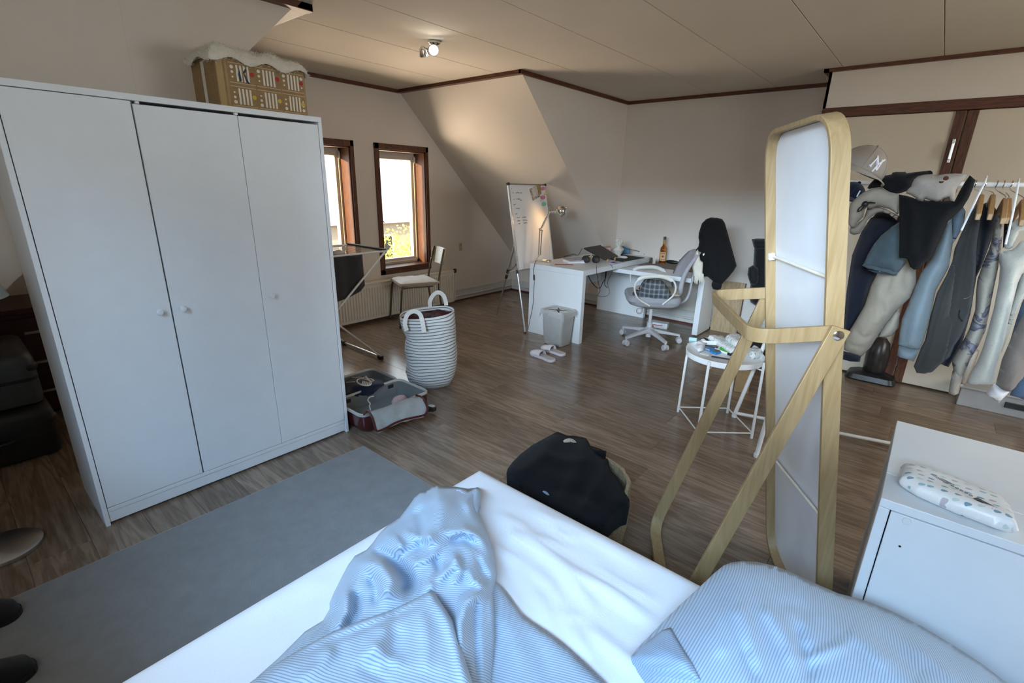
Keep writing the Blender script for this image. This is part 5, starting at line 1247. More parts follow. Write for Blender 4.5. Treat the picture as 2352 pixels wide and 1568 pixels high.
M_duv = stripes('duvet_stripe', (.50, .60, .71), (.21, .31, .45), .0056, .36, soft=.2)
M_pil = stripes('pillow_stripe', (.50, .61, .74), (.24, .36, .52), .0048, .38, soft=.2)
zp = lambda pts: [(500+x/2.352, 980+y/2.352) for x, y in pts]
def zr(pts, a, w): return (zp(pts), a, w/2.352)
t = thing('duvet', 'rumpled duvet with fine blue and white stripes heaped on the bed', 'duvet', (.62, .62, BZ))
lowp = [(1118, 1318), (1150, 1345), (1172, 1372), (1197, 1410), (1215, 1424), (1250, 1447), (1292, 1478), (1330, 1512), (1368, 1548), (1410, 1590), (1490, 1700), (1040, 1700), (1050, 1480)]
lr = [zr([(1640, 1010), (1820, 1150), (2000, 1280), (2100, 1383)], .006, 16), zr([(1490, 980), (1600, 1120), (1640, 1300)], .006, 40), zr([(1700, 1130), (1760, 1250), (1800, 1380)], -.004, 40)]
put('lower_layer', pxcloth(lowp, 11, lambda V, D: BZ+.016+.022*(1-(1-np.clip(D/22, 0, 1))**2)**.5+ridges(V, lr)*np.clip(D/10, 0, 1), BZ-.005, (.90, .43)), M_duv, t, smooth='all')
body = [(985, 1124), (992, 1117), (1004, 1114), (1022, 1117), (1045, 1117), (1075, 1122), (1099, 1119), (1104, 1126), (1102, 1142), (1097, 1172), (1108, 1196), (1120, 1226), (1132, 1262), (1140, 1300), (1141, 1322), (1136, 1362), (1140, 1400), (1140, 1480), (1130, 1600), (1110, 1700), (520, 1700), (560, 1590), (584, 1560), (640, 1510), (700, 1450), (742, 1424), (757, 1398), (757, 1384), (768, 1358), (782, 1330), (800, 1296), (815, 1276), (842, 1262), (856, 1246), (870, 1226), (888, 1208), (918, 1188), (940, 1160), (952, 1142), (966, 1130)]
br = [zr([(1190, 330), (1215, 430), (1180, 540), (1110, 640)], .030, 70), zr([(800, 648), (900, 690), (980, 740), (1040, 830), (1030, 900)], -.040, 34), zr([(760, 700), (880, 740), (930, 830), (900, 930)], .034, 56),
      zr([(1130, 890), (1180, 820), (1270, 750), (1285, 680)], .022, 26), zr([(1235, 575), (1330, 555), (1420, 590), (1490, 690)], .022, 26), zr([(1080, 450), (1110, 560), (1090, 660)], -.014, 26), zr([(1340, 400), (1420, 520), (1500, 700), (1500, 800)], .024, 26),
      zr([(1250, 620), (1330, 600), (1390, 640)], -.020, 18), zr([(700, 870), (690, 990), (640, 1090)], .022, 26), zr([(760, 880), (750, 1000), (700, 1080)], -.016, 20), zr([(1280, 690), (1310, 780), (1270, 850)], .016, 20), zr([(1440, 880), (1340, 950), (1310, 1060), (1310, 1250)], .030, 34),
      zr([(1470, 880), (1480, 1000), (1490, 1160), (1490, 1380)], .018, 12), zr([(1400, 900), (1390, 1050), (1400, 1380)], -.012, 16), zr([(1180, 700), (1200, 780), (1160, 860)], -.014, 18), zr([(950, 480), (1050, 470), (1130, 430)], -.012, 24), zr([(1000, 560), (1090, 600), (1170, 590)], .014, 22),
      zr([(1400, 700), (1430, 780), (1470, 830)], -.014, 16), zr([(880, 560), (960, 600), (1000, 660)], .014, 24), zr([(640, 900), (620, 980), (600, 1010)], .012, 18), zr([(1050, 740), (1120, 720), (1200, 660)], .014, 18), zr([(1350, 760), (1380, 830), (1440, 870)], .014, 16), zr([(1100, 340), (1060, 420), (1000, 470)], .014, 26),
      zr([(820, 800), (860, 880), (850, 960)], -.012, 20), zr([(980, 700), (1060, 660), (1130, 640)], -.012, 18)]
def body_h(V, D):
    prof = (1-(1-np.clip(D/62, 0, 1))**2)**.5
    top = np.interp(V[:, 1], [1110, 1200, 1330, 1450, 1700], [.110, .105, .095, .080, .07])
    r = 1.35*ridges(V, br)*np.clip(D/26, 0, 1)
    return BZ+.012+top*prof+r+vnoise(V, .05, 12)*.0045*np.clip(D/30, 0, 1)+vnoise(V, .11, 21)*.0022*np.clip(D/20, 0, 1)
put('duvet_body', pxcloth(body, 7, body_h, BZ-.004, (.767, .641), .45), M_duv, t, smooth='all')
flap = [(540, 1606), (575, 1566), (640, 1520), (700, 1484), (760, 1452), (830, 1424), (900, 1400), (955, 1374), (988, 1356), (999, 1362), (1010, 1380), (1026, 1402), (1040, 1424), (1050, 1452), (1060, 1488), (1072, 1526), (1086, 1568), (1110, 1640), (1130, 1700), (500, 1700)]
fr_ = [zr([(640, 1100), (800, 1040), (980, 960), (1140, 890)], .012, 22), zr([(400, 1260), (620, 1150), (900, 1040), (1100, 950)], -.010, 18), zr([(900, 1060), (880, 1160), (780, 1260)], .014, 40), zr([(1180, 900), (1240, 1040), (1290, 1180), (1330, 1380)], .012, 26),
       zr([(620, 1180), (560, 1280), (420, 1380)], .012, 36), zr([(980, 1080), (960, 1200), (900, 1330)], -.010, 40), zr([(1110, 990), (1130, 1150), (1120, 1340)], .010, 40), zr([(820, 1160), (900, 1240), (1010, 1290)], .012, 36), zr([(760, 1280), (860, 1340), (930, 1383)], -.008, 36), zr([(1160, 930), (1150, 900), (1110, 905)], .008, 16)]
put('folded_flap', pxcloth(flap, 8, lambda V, D: np.interp(V[:, 1], [1350, 1450, 1700], [BZ+.124, BZ+.118, BZ+.105])+.026*(1-(1-np.clip(D/26, 0, 1))**2)**.5+ridges(V, fr_)*np.clip(D/10, 0, 1)+vnoise(V, .06, 5)*.003*np.clip(D/20, 0, 1), lambda v: BZ+.085, (.90, .43), .3), M_duv, t, smooth='all')
corner = [(1040, 1122), (1060, 1121), (1080, 1127), (1096, 1118), (1104, 1124), (1104, 1136), (1099, 1150), (1098, 1170), (1090, 1176), (1075, 1160), (1058, 1142)]
put('corner_fold', pxcloth(corner, 6, lambda V, D: BZ+.050+.030*(1-(1-np.clip(D/14, 0, 1))**2)**.5+vnoise(V, .15, 3)*.003, BZ-.004, (.9, -.2), .5), M_duv, t, smooth='all')

t = thing('pillow', 'plump pillow in a fine blue striped case at the right of the bed', 'pillow', (1.0, -.25, BZ))
pil = [(1450, 1506), (1462, 1490), (1490, 1462), (1530, 1420), (1565, 1386), (1600, 1354), (1640, 1316), (1662, 1298), (1680, 1291), (1705, 1288), (1740, 1290), (1775, 1298), (1815, 1312), (1870, 1338), (1925, 1362), (1985, 1378), (2050, 1404), (2120, 1440), (2190, 1482), (2250, 1520), (2310, 1566), (2380, 1630), (2420, 1700), (1540, 1700), (1500, 1620), (1484, 1572), (1474, 1542), (1460, 1526)]
pz = lambda pts: [(1440+x/2.579, 1260+y/2.579) for x, y in pts]
pr_ = [(pz(p), a, w/2.579) for p, a, w in (([(640, 320), (700, 420), (740, 560), (770, 700)], .012, 40), ([(800, 330), (880, 420), (960, 560), (980, 700)], .012, 42), ([(1000, 430), (1030, 560), (1090, 640), (1080, 790)], -.012, 40), ([(1300, 480), (1420, 560), (1560, 700)], .010, 50), ([(700, 560), (730, 680), (760, 790)], -.009, 34), ([(1480, 480), (1640, 640), (1760, 780)], -.008, 50), ([(1060, 660), (1200, 600), (1300, 560)], .010, 34), ([(560, 330), (520, 480), (560, 640)], .008, 44), ([(1700, 560), (1850, 680), (1950, 790)], .008, 40), ([(900, 320), (1000, 330), (1100, 400)], -.006, 40), ([(600, 150), (760, 130), (900, 170)], .008, 40))]
def pil_h(V, D):
    s_ = np.clip((V[:, 0]-1450)/260 + (1520-V[:, 1])/500, 0, 1)
    base = BZ+.012+.050*s_
    return base + .100*(1-(1-np.clip(D/150, 0, 1))**2)**.62 + ridges(V, pr_)*np.clip(D/50, 0, 1)
put('pillow_case', pxcloth(pil, 9, pil_h, BZ-.003, (0, 1), .40), M_pil, t, smooth='all')
hem = [(1449, 1507), (1478, 1480), (1520, 1447), (1540, 1440), (1552, 1462), (1570, 1492), (1590, 1524), (1608, 1560), (1600, 1560), (1586, 1552), (1566, 1545), (1540, 1541), (1506, 1541), (1482, 1536), (1466, 1526), (1453, 1516)]
hr_ = [([(1452, 1512), (1482, 1533), (1540, 1538), (1590, 1550)], .006, 5), ([(1500, 1480), (1540, 1500), (1575, 1530)], .006, 14)]
put('open_hem', pxcloth(hem, 7, lambda V, D: pil_h(V, np.clip(poly_dist(V, pil), 0, 1e9))+.006+.010*(1-(1-np.clip(D/16, 0, 1))**2)**.5+ridges(V, hr_), lambda v: BZ+.02, (.55, .83), .4), stripes('pillow_hem_stripe', (.42, .54, .70), (.22, .35, .53), .0048, .40, soft=.16), t, smooth='all')
tag(put('orange_cushion', MB().sphere((1.315, -.50, .33), .16, 20, 14, (.7, 1.0, .75)), fabric('orange_cotton', (.48, .20, .05), bump=.3), smooth=True), 'orange cushion squeezed between the bed and the white cabinet', 'cushion')
bpy.data.objects['orange_cushion'].location = (0, 0, 0)
tag(put('cushion_crate', MB().box(1.20, -.66, 0, 1.44, -.34, .21), M_oakv, bevel=.004), 'low wooden crate under the orange cushion beside the bed', 'crate')

# rug
M_rug = fabric('grey_carpet', (.29, .285, .28), var=.13, vs=14, bump=.8, bs=420, sheen=.1)
t = thing('rug', 'plain grey short-pile runner on the floor between bed and wardrobe', 'rug', (.5, 1.7, 0))
q = [(-.16, 2.236), (1.362, 2.236), (1.374, 1.16), (-.16, 1.16)]
put('pile_top', MB().prism(round_poly(q, .012), lambda a, b, d: (a, b, d), .0008, .009), M_rug, t, bevel=.003)
put('edge_binding', MB().tube([(a, b, .0052) for a, b in round_poly(q, .012)], .0045, 6, loop=True), plain('rug_binding', (.27, .265, .26), .95), t, smooth=True)

# seagrass basket with a black sweatshirt over it
bc2, br2 = np.array([1.605, .945]), .218
M_sea = wood('seagrass', (.20, .145, .075), (.42, .32, .19), axis=2, scale=9, rough=.8, rings=5, contrast=.4, bump=.5)
t = thing('seagrass_basket', 'round woven seagrass basket at the foot corner of the bed', 'basket', (bc2[0], bc2[1], 0))
put('basket_wall', MB().lathe([(br2*.90, .002), (br2*.97, .02), (br2, .15), (br2*.97, .262), (br2*.93, .262), (br2*.95, .15), (br2*.9, .02), (.001, .012)], (bc2[0], bc2[1], 0), 40), M_sea, t, smooth=True)
for k in range(14):
    zz = .014+k*.0185; r = br2*np.interp(zz, [0, .15, .29], [.95, 1.0, .965])
    put('coil', MB().tube([(bc2[0]+(r+.003*math.sin(i*1.9+k))*math.cos(2*PI*i/44), bc2[1]+(r+.003*math.sin(i*1.9+k))*math.sin(2*PI*i/44), zz) for i in range(44)], [.0098+.0016*math.sin(i*2.7) for i in range(44)], 6, loop=True), M_sea, t, smooth=True)
M_sw = fabric('black_sweat_fabric', (.007, .007, .008), bump=.3, bs=200, sheen=.03)
sw = [(1163, 1086), (1166, 1076), (1178, 1060), (1196, 1042), (1224, 1021), (1252, 1006), (1270, 996), (1281, 991), (1303, 1000), (1318, 1000), (1334, 1003), (1346, 1006), (1352, 1014), (1356, 1023), (1375, 1029), (1393, 1037), (1391, 1047), (1378, 1044), (1396, 1054), (1398, 1066), (1404, 1082), (1416, 1094), (1427, 1110), (1436, 1132), (1446, 1147), (1446, 1163), (1432, 1167), (1416, 1178), (1404, 1190), (1392, 1206), (1350, 1222), (1300, 1200), (1240, 1160), (1200, 1125)]
sr = [([(1281, 993), (1240, 1050), (1190, 1090)], .014, 14), ([(1345, 1010), (1330, 1080), (1290, 1150)], .012, 18), ([(1398, 1070), (1370, 1120), (1330, 1180)], .012, 14), ([(1240, 1040), (1300, 1060), (1360, 1060)], .010, 12), ([(1260, 1120), (1320, 1130), (1390, 1160)], -.010, 14)]
t = thing('black_sweatshirt', 'black sweatshirt with a white half-dome logo thrown over the round basket', 'sweatshirt', (bc2[0], bc2[1], .3))
def sw_h(V, D): return .262+.062*(1-(1-np.clip(D/70, 0, 1))**2)**.5+1.5*ridges(V, sr)+vnoise(V, .05, 17)*.004*np.clip(D/16, 0, 1)
put('sweatshirt_body', pxcloth(sw, 9, sw_h, .175), M_sw, t, smooth='all')
zs = lambda pts: [(1140+x/5.6, 960+y/5.6) for x, y in pts]
def patch(pts, dz, mat, name):
    P_ = np.array(pts); D = poly_dist(P_, sw); h = sw_h(P_, D)+dz
    v = [onZ(x, y, z) for (x, y), z in zip(P_, h)]
    c = np.mean(v, 0); n = len(v); return MB().add(v+[c+np.array([0, 0, .001])], [(i, (i+1) % n, n) for i in range(n)])
put('logo_patch', patch(zs([(858, 292), (880, 276), (915, 262), (945, 258), (975, 266), (1005, 284), (1032, 314), (985, 312), (960, 306), (925, 310), (870, 312)]), .012, M_prw, 'l'), M_prw, t)
m = MB()
for k in range(9):
    x = 868+k*17; q = patch(zs([(x, 296), (x+5, 296), (x+6, 304), (x+1, 304)]), .0145, M_black, 'x'); m.add(q.v, q.f)
for (a, b, c_, d_) in ((942, 262, 952, 300), (958, 262, 985, 300), (900, 272, 930, 276), (975, 280, 1000, 300), (890, 284, 930, 288)):
    q = patch(zs([(a, b), (a+6, b), (c_+6, d_), (c_, d_)]), .0145, M_black, 'x'); m.add(q.v, q.f)
put('logo_lettering', m, M_black, t, kind='stuff')
put('sleeve_logo', patch(zs([(592, 940), (610, 932), (640, 940), (665, 960), (682, 992), (650, 985), (615, 962)]), .010, M_prw, 'x'), plain('grey_logo', (.16, .22, .28), .7), t)
t2 = [zs([(1210, 360), (1270, 385), (1330, 390), (1385, 415), (1415, 420), (1410, 480), (1380, 475), (1325, 460), (1260, 450)])][0]
put('cuff', pxcloth(t2, 6, lambda V, D: .285+.022*(1-(1-np.clip(D/7, 0, 1))**2)**.5, .25), M_sw, t, smooth='all')

# striped laundry bag
lb = VP((2.255, 2.690))
rows = [(902, 948, 1036), (897, 938, 1043), (886, 934, 1047), (868, 935, 1050), (845, 934, 1050), (820, 931, 1049), (795, 931, 1048), (772, 933, 1047), (752, 926, 1046), (735, 920, 1045), (722, 917, 1043)]
t = thing('laundry_bag', 'tall cloth laundry bag with grey stripes and two white handles', 'laundry bag', (2.255, 2.69, 0))
M_lst = stripes('laundry_stripe', (.64, .66, .66), (.06, .075, .085), .0232, .26, wob=.006, soft=.10)
R_ = []; UV = []; nseg = 48; z0 = None
base_z = lb.px(990, 902)[1]
for k, (y, xl, xr) in enumerate(rows):
    al, zl = lb.px(xl, y); ar, zr_ = lb.px(xr, y); zc = k/(len(rows)-1)*.555 + .003; ca, ha = (al+ar)/2, (ar-al)/2
    tilt = np.interp(k, [0, 5, 10], [0, .02, .10])
    ring = []
    for i in range(nseg):
        a = 2*PI*i/nseg; ex = 2.6 if 0 < k < 10 else 2.2
        cx_ = math.copysign(abs(math.cos(a))**(2/ex), math.cos(a)); cy_ = math.copysign(abs(math.sin(a))**(2/ex), math.sin(a))
        w = 1+.018*math.sin(i*.9+k*2.1)*(1 if k < 9 else .3)
        depth_k = .86*ha
        p = lb.p + lb.r*(ca+ha*cx_*w) + lb.n*(depth_k*cy_*w) + np.array([0, 0, zc+tilt*ha*cx_*2.0/ .2*.1 + (.004*math.sin(i*.8+k*1.7) if k < 10 and k > 0 else 0)])
        ring.append(p); UV.append((i/nseg, zc+.0045*math.sin(i*.5+k*1.4)))
    R_.append(ring)
m = MB().rings(R_, False); m.f.append(tuple(reversed(range(nseg)))); m.mi.append(0); m.uv = np.array(UV)
o = put('bag_cloth', m, M_lst, t, smooth='all'); sd_ = o.modifiers.new('solid', 'SOLIDIFY'); sd_.thickness = .004; sd_.offset = -1
top = R_[-1]
put('lining_laundry', MB().rings([[lb.p+(np.array(p)-lb.p)*np.array([1, 1, 0])*.93+np.array([0, 0, p[2]-.035+.012*math.sin(i*.9)]) for i, p in enumerate(top)], [np.array((2.255, 2.69, .53))+(np.array(p)-np.array((2.255, 2.69, p[2])))*.3+np.array([0, 0, .02*math.sin(i)]) for i, p in enumerate(top)]], True), fabric('dark_red_laundry', (.060, .010, .014), bump=.4), t, smooth='all', label='dark red clothes filling the bag')
def strap(pxs, mat, nm, r=(.017, .002), d=.0):
    P_ = [lb.at(*lb.px(x, y), dd) for x, y, dd in pxs]; n = len(smooth_path(P_, 6))
    return put(nm, band(smooth_path(P_, 6), lb.r*.98+lb.n*.0, .030, .003), mat, t, smooth=True)
M_hnd = fabric('white_webbing', (.70, .70, .68), bump=.4, bs=300)
def webbing(pts, side):
    pts = smooth_path(pts, 6); K_ = len(pts); R2 = []
    for k in range(K_):
        tt = pts[min(k+1, K_-1)]-pts[max(k-1, 0)]; tt = tt/np.linalg.norm(tt); w = np.cross(tt, side); w /= np.linalg.norm(w)
        R2.append([pts[k]-w*.015-side*.0015, pts[k]+w*.015-side*.0015, pts[k]+w*.015+side*.0015, pts[k]-w*.015+side*.0015])
    return MB().rings(R2)
put('handle', webbing([lb.at(*lb.px(x, y), d) for x, y, d in ((936, 744, .172), (932, 728, .170), (937, 710, .165), (951, 702, .160), (965, 708, .170), (971, 725, .196), (974, 744, .206))], lb.n), M_hnd, t, smooth=True)
put('handle', webbing([lb.at(*lb.px(x, y), d) for x, y, d in ((989, 716, -.150), (988, 704, -.150), (994, 690, -.150), (1006, 681, -.15), (1019, 687, -.15), (1025, 700, -.15), (1027, 712, -.15))], lb.n), M_hnd, t, smooth=True)

# open suitcase
M_burg = plain('burgundy_shell', (.06, .007, .010), .25, coat=.5); M_lin = fabric('grey_lining', (.155, .165, .165), bump=.4, bs=120); M_rimg = plain('grey_rim', (.42, .41, .38), .4)
def tray(parent, x0, x1, y0, y1, h, nm, hz=.012):
    cx_, cy_, w, d = (x0+x1)/2, (y0+y1)/2, x1-x0, y1-y0
    R = lambda k, z, r=.055: [(cx_+x*k, cy_+y*k*1.0, z) for x, y in rrect(w, d, r, 6)]
    s_ = put(nm, MB().rings([R(.86, .006+hz), R(.95, .012+hz), R(1.0, .045+hz), R(1.0, h), R(.985, h), R(.975, .05+hz), R(.90, .018+hz)]), M_burg, parent, smooth=True)
    put('lining', MB().rings([R(.972, h-.002), R(.968, .055+hz), R(.90, .026+hz), R(.4, .022+hz), R(.05, .021+hz)], False), M_lin, s_, smooth=True)
    put('rim', MB().rings([R(.984, h-.012), R(1.012, h-.010), R(1.012, h+.004), R(.99, h+.010), R(.968, h+.003), R(.966, h-.006)], False), M_rimg, s_, smooth=True)
    return s_
t = thing('suitcase', 'open burgundy hard-shell suitcase with grey lining lying beside the wardrobe', 'suitcase', (1.72, 2.66, 0))
nb = tray(t, 1.430, 1.945, 2.332, 2.655, .135, 'bottom_half'); fb = tray(t, 1.440, 1.955, 2.675, 3.000, .120, 'lid_half')
for k in range(3): put('hinge', MB().box(1.50+k*.17, 2.650, .090, 1.55+k*.17, 2.680, .116), M_black, t)
for (px_, py_, zz) in ((991, 937, .032), (906, 905, .1)):
    if zz > .05: continue
    c = onZ(px_, py_, .036)
    w_ = put('wheel', MB().lathe([(.012, -.016), (.030, -.014), (.033, 0), (.030, .014), (.012, .016)], c, 20, (.2, .0, 1)), M_black, t, smooth=True)
    put('wheel_cap', MB().lathe([(.024, .0145), (.022, .018), (.001, .019)], c, 18, (.2, .0, 1)), M_alu, w_, smooth=True)
    put('wheel_fork', MB().beam(c+np.array([-.05, 0, .005]), c, .030, .030), M_black, w_, bevel=.004)
zb_ = lambda pts: [(780+x/7.127, 800+y/7.127) for x, y in pts]
flp = zb_([(490, 1030), (640, 985), (800, 940), (960, 880), (1100, 815), (1250, 775), (1340, 800), (1400, 870), (1435, 960), (1430, 1030), (1380, 1090), (1250, 1120), (1050, 1165), (880, 1230), (760, 1300), (630, 1352), (590, 1320), (560, 1220), (520, 1110)])
def flz(V):
    return np.interp((V[:, 1]-800-40)+.32*(V[:, 0]-900), [85, 105, 140, 165], [.150, .146, .075, .03])
put('zip_flap', pxcloth(flp, 5, lambda V, D: np.interp(V[:, 1]+.28*(V[:, 0]-900), [905, 935, 965, 990], [.160, .158, .105, .050])+vnoise(V, .12, 4)*.006, lambda v: max(.004, float(np.interp(v[1]+.28*(v[0]-900), [905, 935, 965, 990], [.150, .145, .090, .040]))), (0, 1)), fabric('flap_lining', (.31, .32, .31), bump=.4, bs=120), t, smooth='all')
fe = [onZ(x, y, float(np.interp(y+.28*(x-900), [905, 935, 965, 990], [.163, .161, .108, .052]))) for x, y in zb_([(400, 1080), (430, 1040), (470, 1030), (520, 1110), (560, 1220), (590, 1320), (630, 1352), (760, 1300), (880, 1230), (1050, 1165), (1250, 1120), (1380, 1090), (1430, 1030), (1435, 960), (1400, 870), (1340, 795), (1250, 765)])]
put('flap_piping', MB().tube(smooth_path(fe, 3), .007, 6), M_burg, t, smooth=True)
put('strap_cord', MB().tube(smooth_path([onZ(*p, .10) for p in zb_([(560, 780), (490, 800), (465, 850), (500, 900), (490, 940), (508, 1010)])], 5), .0035, 6), M_prw, t, smooth=True)
t = thing('navy_sweater', 'navy sweater with a white crest bundled in the far half of the suitcase', 'sweater', (1.65, 2.82, .1))
nv = zb_([(85, 800), (85, 560), (130, 500), (250, 470), (400, 455), (560, 490), (700, 510), (810, 545), (830, 590), (760, 620), (680, 660), (560, 745), (400, 790), (240, 810)])
nvr = [(zb_([(150, 560), (350, 600), (560, 600), (760, 570)]), .018, 8), (zb_([(200, 700), (400, 720), (600, 660)]), -.012, 8), (zb_([(300, 480), (500, 520), (700, 540)]), .01, 7)]
def nv_h(V, D): return .085+.075*(1-(1-np.clip(D/26, 0, 1))**2)**.5+ridges(V, nvr)*np.clip(D/8, 0, 1)
put('sweater_body', pxcloth(nv, 5, nv_h, .05), fabric('navy_knit', (.012, .016, .038), bump=.5, bs=220), t, smooth='all')
M_crest = plain('white_crest', (.62, .58, .52), .7)
def ontop(x, y, dz=.004):
    V = np.array([zb_([(x, y)])[0]]); return onZ(V[0, 0], V[0, 1], float(nv_h(V, poly_dist(V, nv))[0])+dz)
put('crest_ring', MB().tube([ontop(390+118*math.cos(a)+10, 552+52*math.sin(a)+18*math.cos(a)) for a in np.arange(0, 6.28, .3)], .0052, 6, loop=True), M_crest, t, smooth=True)
for k in range(5): put('crest_bar', MB().tube([ontop(385+k*26, 530+k*6+6), ontop(370+k*28, 585+k*4)], .0045, 5), M_crest, t, smooth=True)
put('crest_lettering', MB().tube([ontop(x, y) for x, y in ((210, 475), (270, 480), (320, 470), (370, 485), (420, 470), (470, 500), (520, 500), (560, 525))], .0050, 5).tube([ontop(x, y) for x, y in ((430, 455), (450, 490), (480, 520), (540, 540))], .0046, 5).tube([ontop(x, y) for x, y in ((110, 555), (180, 550), (250, 545))], .0042, 5), M_crest, t, smooth=True, kind='stuff')
tag(put('pink_sock', MB().sphere((1.80, 2.47, .070), .05, 14, 10, (1.2, .8, .8)), fabric('pale_pink', (.50, .34, .34), bump=.4), smooth=True), 'pale pink sock rolled up in the near half of the suitcase', 'sock')

# ------------------------------------------------------------ dark corner left of the wardrobe
t = thing('dark_chest', 'dark red-brown wooden chest under the roof slope behind the wardrobe', 'chest', (.33, 4.28, 0))
put('chest_body', MB().box(-.02, 4.05, .02, .68, 4.52, .66), plain('dark_red_lacquer', (.035, .008, .008), .4), t, bevel=.006)
put('chest_top', MB().box(-.04, 4.03, .66, .70, 4.54, .69), plain('dark_red_top', (.045, .010, .010), .35), t, bevel=.004)
for k in range(3): 
    d_ = put('drawer_front', MB().box(.01, 4.038, .08+k*.19, .65, 4.05, .25+k*.19), plain('dark_red_drawer', (.04, .009, .009), .35), t, bevel=.004)
    put('drawer_handle', MB().box(.25, 4.022, .155+k*.19, .38, 4.038, .170+k*.19), M_steel, d_, bevel=.003)
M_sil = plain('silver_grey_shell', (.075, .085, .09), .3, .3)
def luggage(x0, x1, y0, y1, z0, z1, mat, label, part):
    t = thing('suitcase', label, 'suitcase', ((x0+x1)/2, (y0+y1)/2, z0))
    zm = (z0+z1)/2
    def R(k, z): return [((x0+x1)/2+x*k, (y0+y1)/2+y*k, z) for x, y in rrect(x1-x0, y1-y0, .06, 6)]
    put('lower_shell', MB().rings([R(.93, z0), R(.985, z0+.012), R(1, z0+.04), R(1, zm-.008)]), mat, t, smooth=True)
    put('upper_shell', MB().rings([R(1, zm+.008), R(1, z1-.05), R(.97, z1-.015), R(.90, z1)]), mat, t, smooth=True)
    put('zip_band', MB().rings([R(1.004, zm-.009), R(1.004, zm+.009)], False), M_black, t, smooth=True)
    for sx in (x0+.04, x1-.04): put('corner_guard', MB().sphere((sx+(.005 if sx > (x0+x1)/2 else -.005), y0+.05, zm+.06), .05, 12, 8, (.9, 1, .8)), M_black, t, smooth=True)
    put('handle', MB().tube(smooth_path([((x0+x1)/2-.08, y0+.002, zm), ((x0+x1)/2-.06, y0-.03, zm), ((x0+x1)/2+.06, y0-.03, zm), ((x0+x1)/2+.08, y0+.002, zm)], 5), .010, 8), M_black, t, smooth=True)
    return t
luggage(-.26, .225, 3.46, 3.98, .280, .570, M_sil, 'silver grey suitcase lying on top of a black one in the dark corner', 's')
luggage(-.28, .240, 3.40, 4.00, .004, .279, plain('black_luggage', (.010, .010, .011), .5), 'black suitcase lying on the floor under the silver grey one', 'b')
t = thing('floor_lamp', 'brushed metal floor lamp at the left edge beside the wardrobe', 'floor lamp', (-.075, 2.595, 0))
put('base', MB().lathe([(.118, 0), (.120, .004), (.120, .016), (.112, .022), (.018, .026)], (-.075, 2.595, 0), 36), M_alu, t, smooth=True)
put('pole', MB().tube(smooth_path([(-.105, 2.62, .02), (-.105, 2.62, .7), (-.10, 2.615, 1.10), (-.04, 2.60, 1.17), (.03, 2.585, 1.13)], 6), .010, 10), M_alu, t, smooth=True)
put('shade', MB().lathe([(.022, .10), (.045, .085), (.085, .02), (.095, -.02), (.090, -.02), (.080, .015), (.04, .075)], (.055, 2.58, 1.035), 28, (-.12, 0, 1)), plain('grey_shade', (.30, .32, .31), .45, .3), t, smooth=True)
def shoe(x, y, rz, label):
    t = thing('shoe', label, 'shoe', (x, y, .010), rz)
    out = smooth_path([(.14, 0, 0), (.11, .042, 0), (.0, .045, 0), (-.10, .036, 0), (-.135, 0, 0), (-.10, -.036, 0), (.0, -.042, 0), (.11, -.045, 0)], 4, True)
    put('sole', MB().prism([(p[0], p[1]) for p in out], lambda a, b, d: (a, b, d), 0, .018), M_black, t, local=True)
    R = [[(p[0]*k+ox, p[1]*k2, zz) for p in out] for k, k2, zz, ox in ((.98, .97, .018, 0), (.95, .95, .045, -.005), (.80, .85, .075, -.03), (.52, .72, .095, -.06))]
    put('upper', MB().rings(R, False), fabric('black_leather', (.010, .010, .011), rough=.5), t, smooth=True, local=True)
    put('shoe_lace', MB().tube([(.03, -.03, .082), (.02, .03, .086), (0, -.03, .092)], .004, 6), M_black, t, local=True)
shoe(-.205, 2.16, -.25, 'black shoe on the rug corner at the left edge, the far one')
shoe(-.205, 1.80, .25, 'black shoe at the left edge of the rug, the near one')
# ------------------------------------------------------------ clothes rack with everything hung and heaped on it
RA = np.array([3.16, .455, 1.512]); rd = np.array([.25, -.968, 0]); rd /= np.linalg.norm(rd); RL = 1.5; RB = RA+rd*RL
t = thing('clothes_rack', 'white tubular clothes rack loaded with clothes in front of the closet', 'clothes rack', (3.2, 0, 0))
put('hanging_rail', MB().cyl(RA-rd*.03, RB+rd*.03, .0125, 14), M_whitem, t, smooth=True)
for k, (a, b) in enumerate((((2.814, .498), (3.267, .758)),)):
    for e, off in ((RA, np.zeros(3)), (RB, rd*RL)):
        for f in (a, b):
            fp = np.array([f[0], f[1], .010])+off
            l = put('leg', MB().cyl(fp, e, .0125, 12), M_whitem, t, smooth=True); put('foot_cap', MB().cyl(fp-np.array([0, 0, .010]), fp+np.array([0, 0, .012]), .016, 12), M_whitem, l, smooth=True)
for f in ((3.267, .758, .03),): put('lower_rail', MB().cyl(np.array(f), np.array(f)+rd*RL, .011, 12), M_whitem, t, smooth=True)
zA = lambda pts: [(1800+x/2.8, 400+y/2.8) for x, y in pts]
zB = lambda pts: [(1920+x/6.533, 300+y/6.533) for x, y in pts]
zC = lambda pts: [(2180+x/2.8, 400+y/2.8) for x, y in pts]
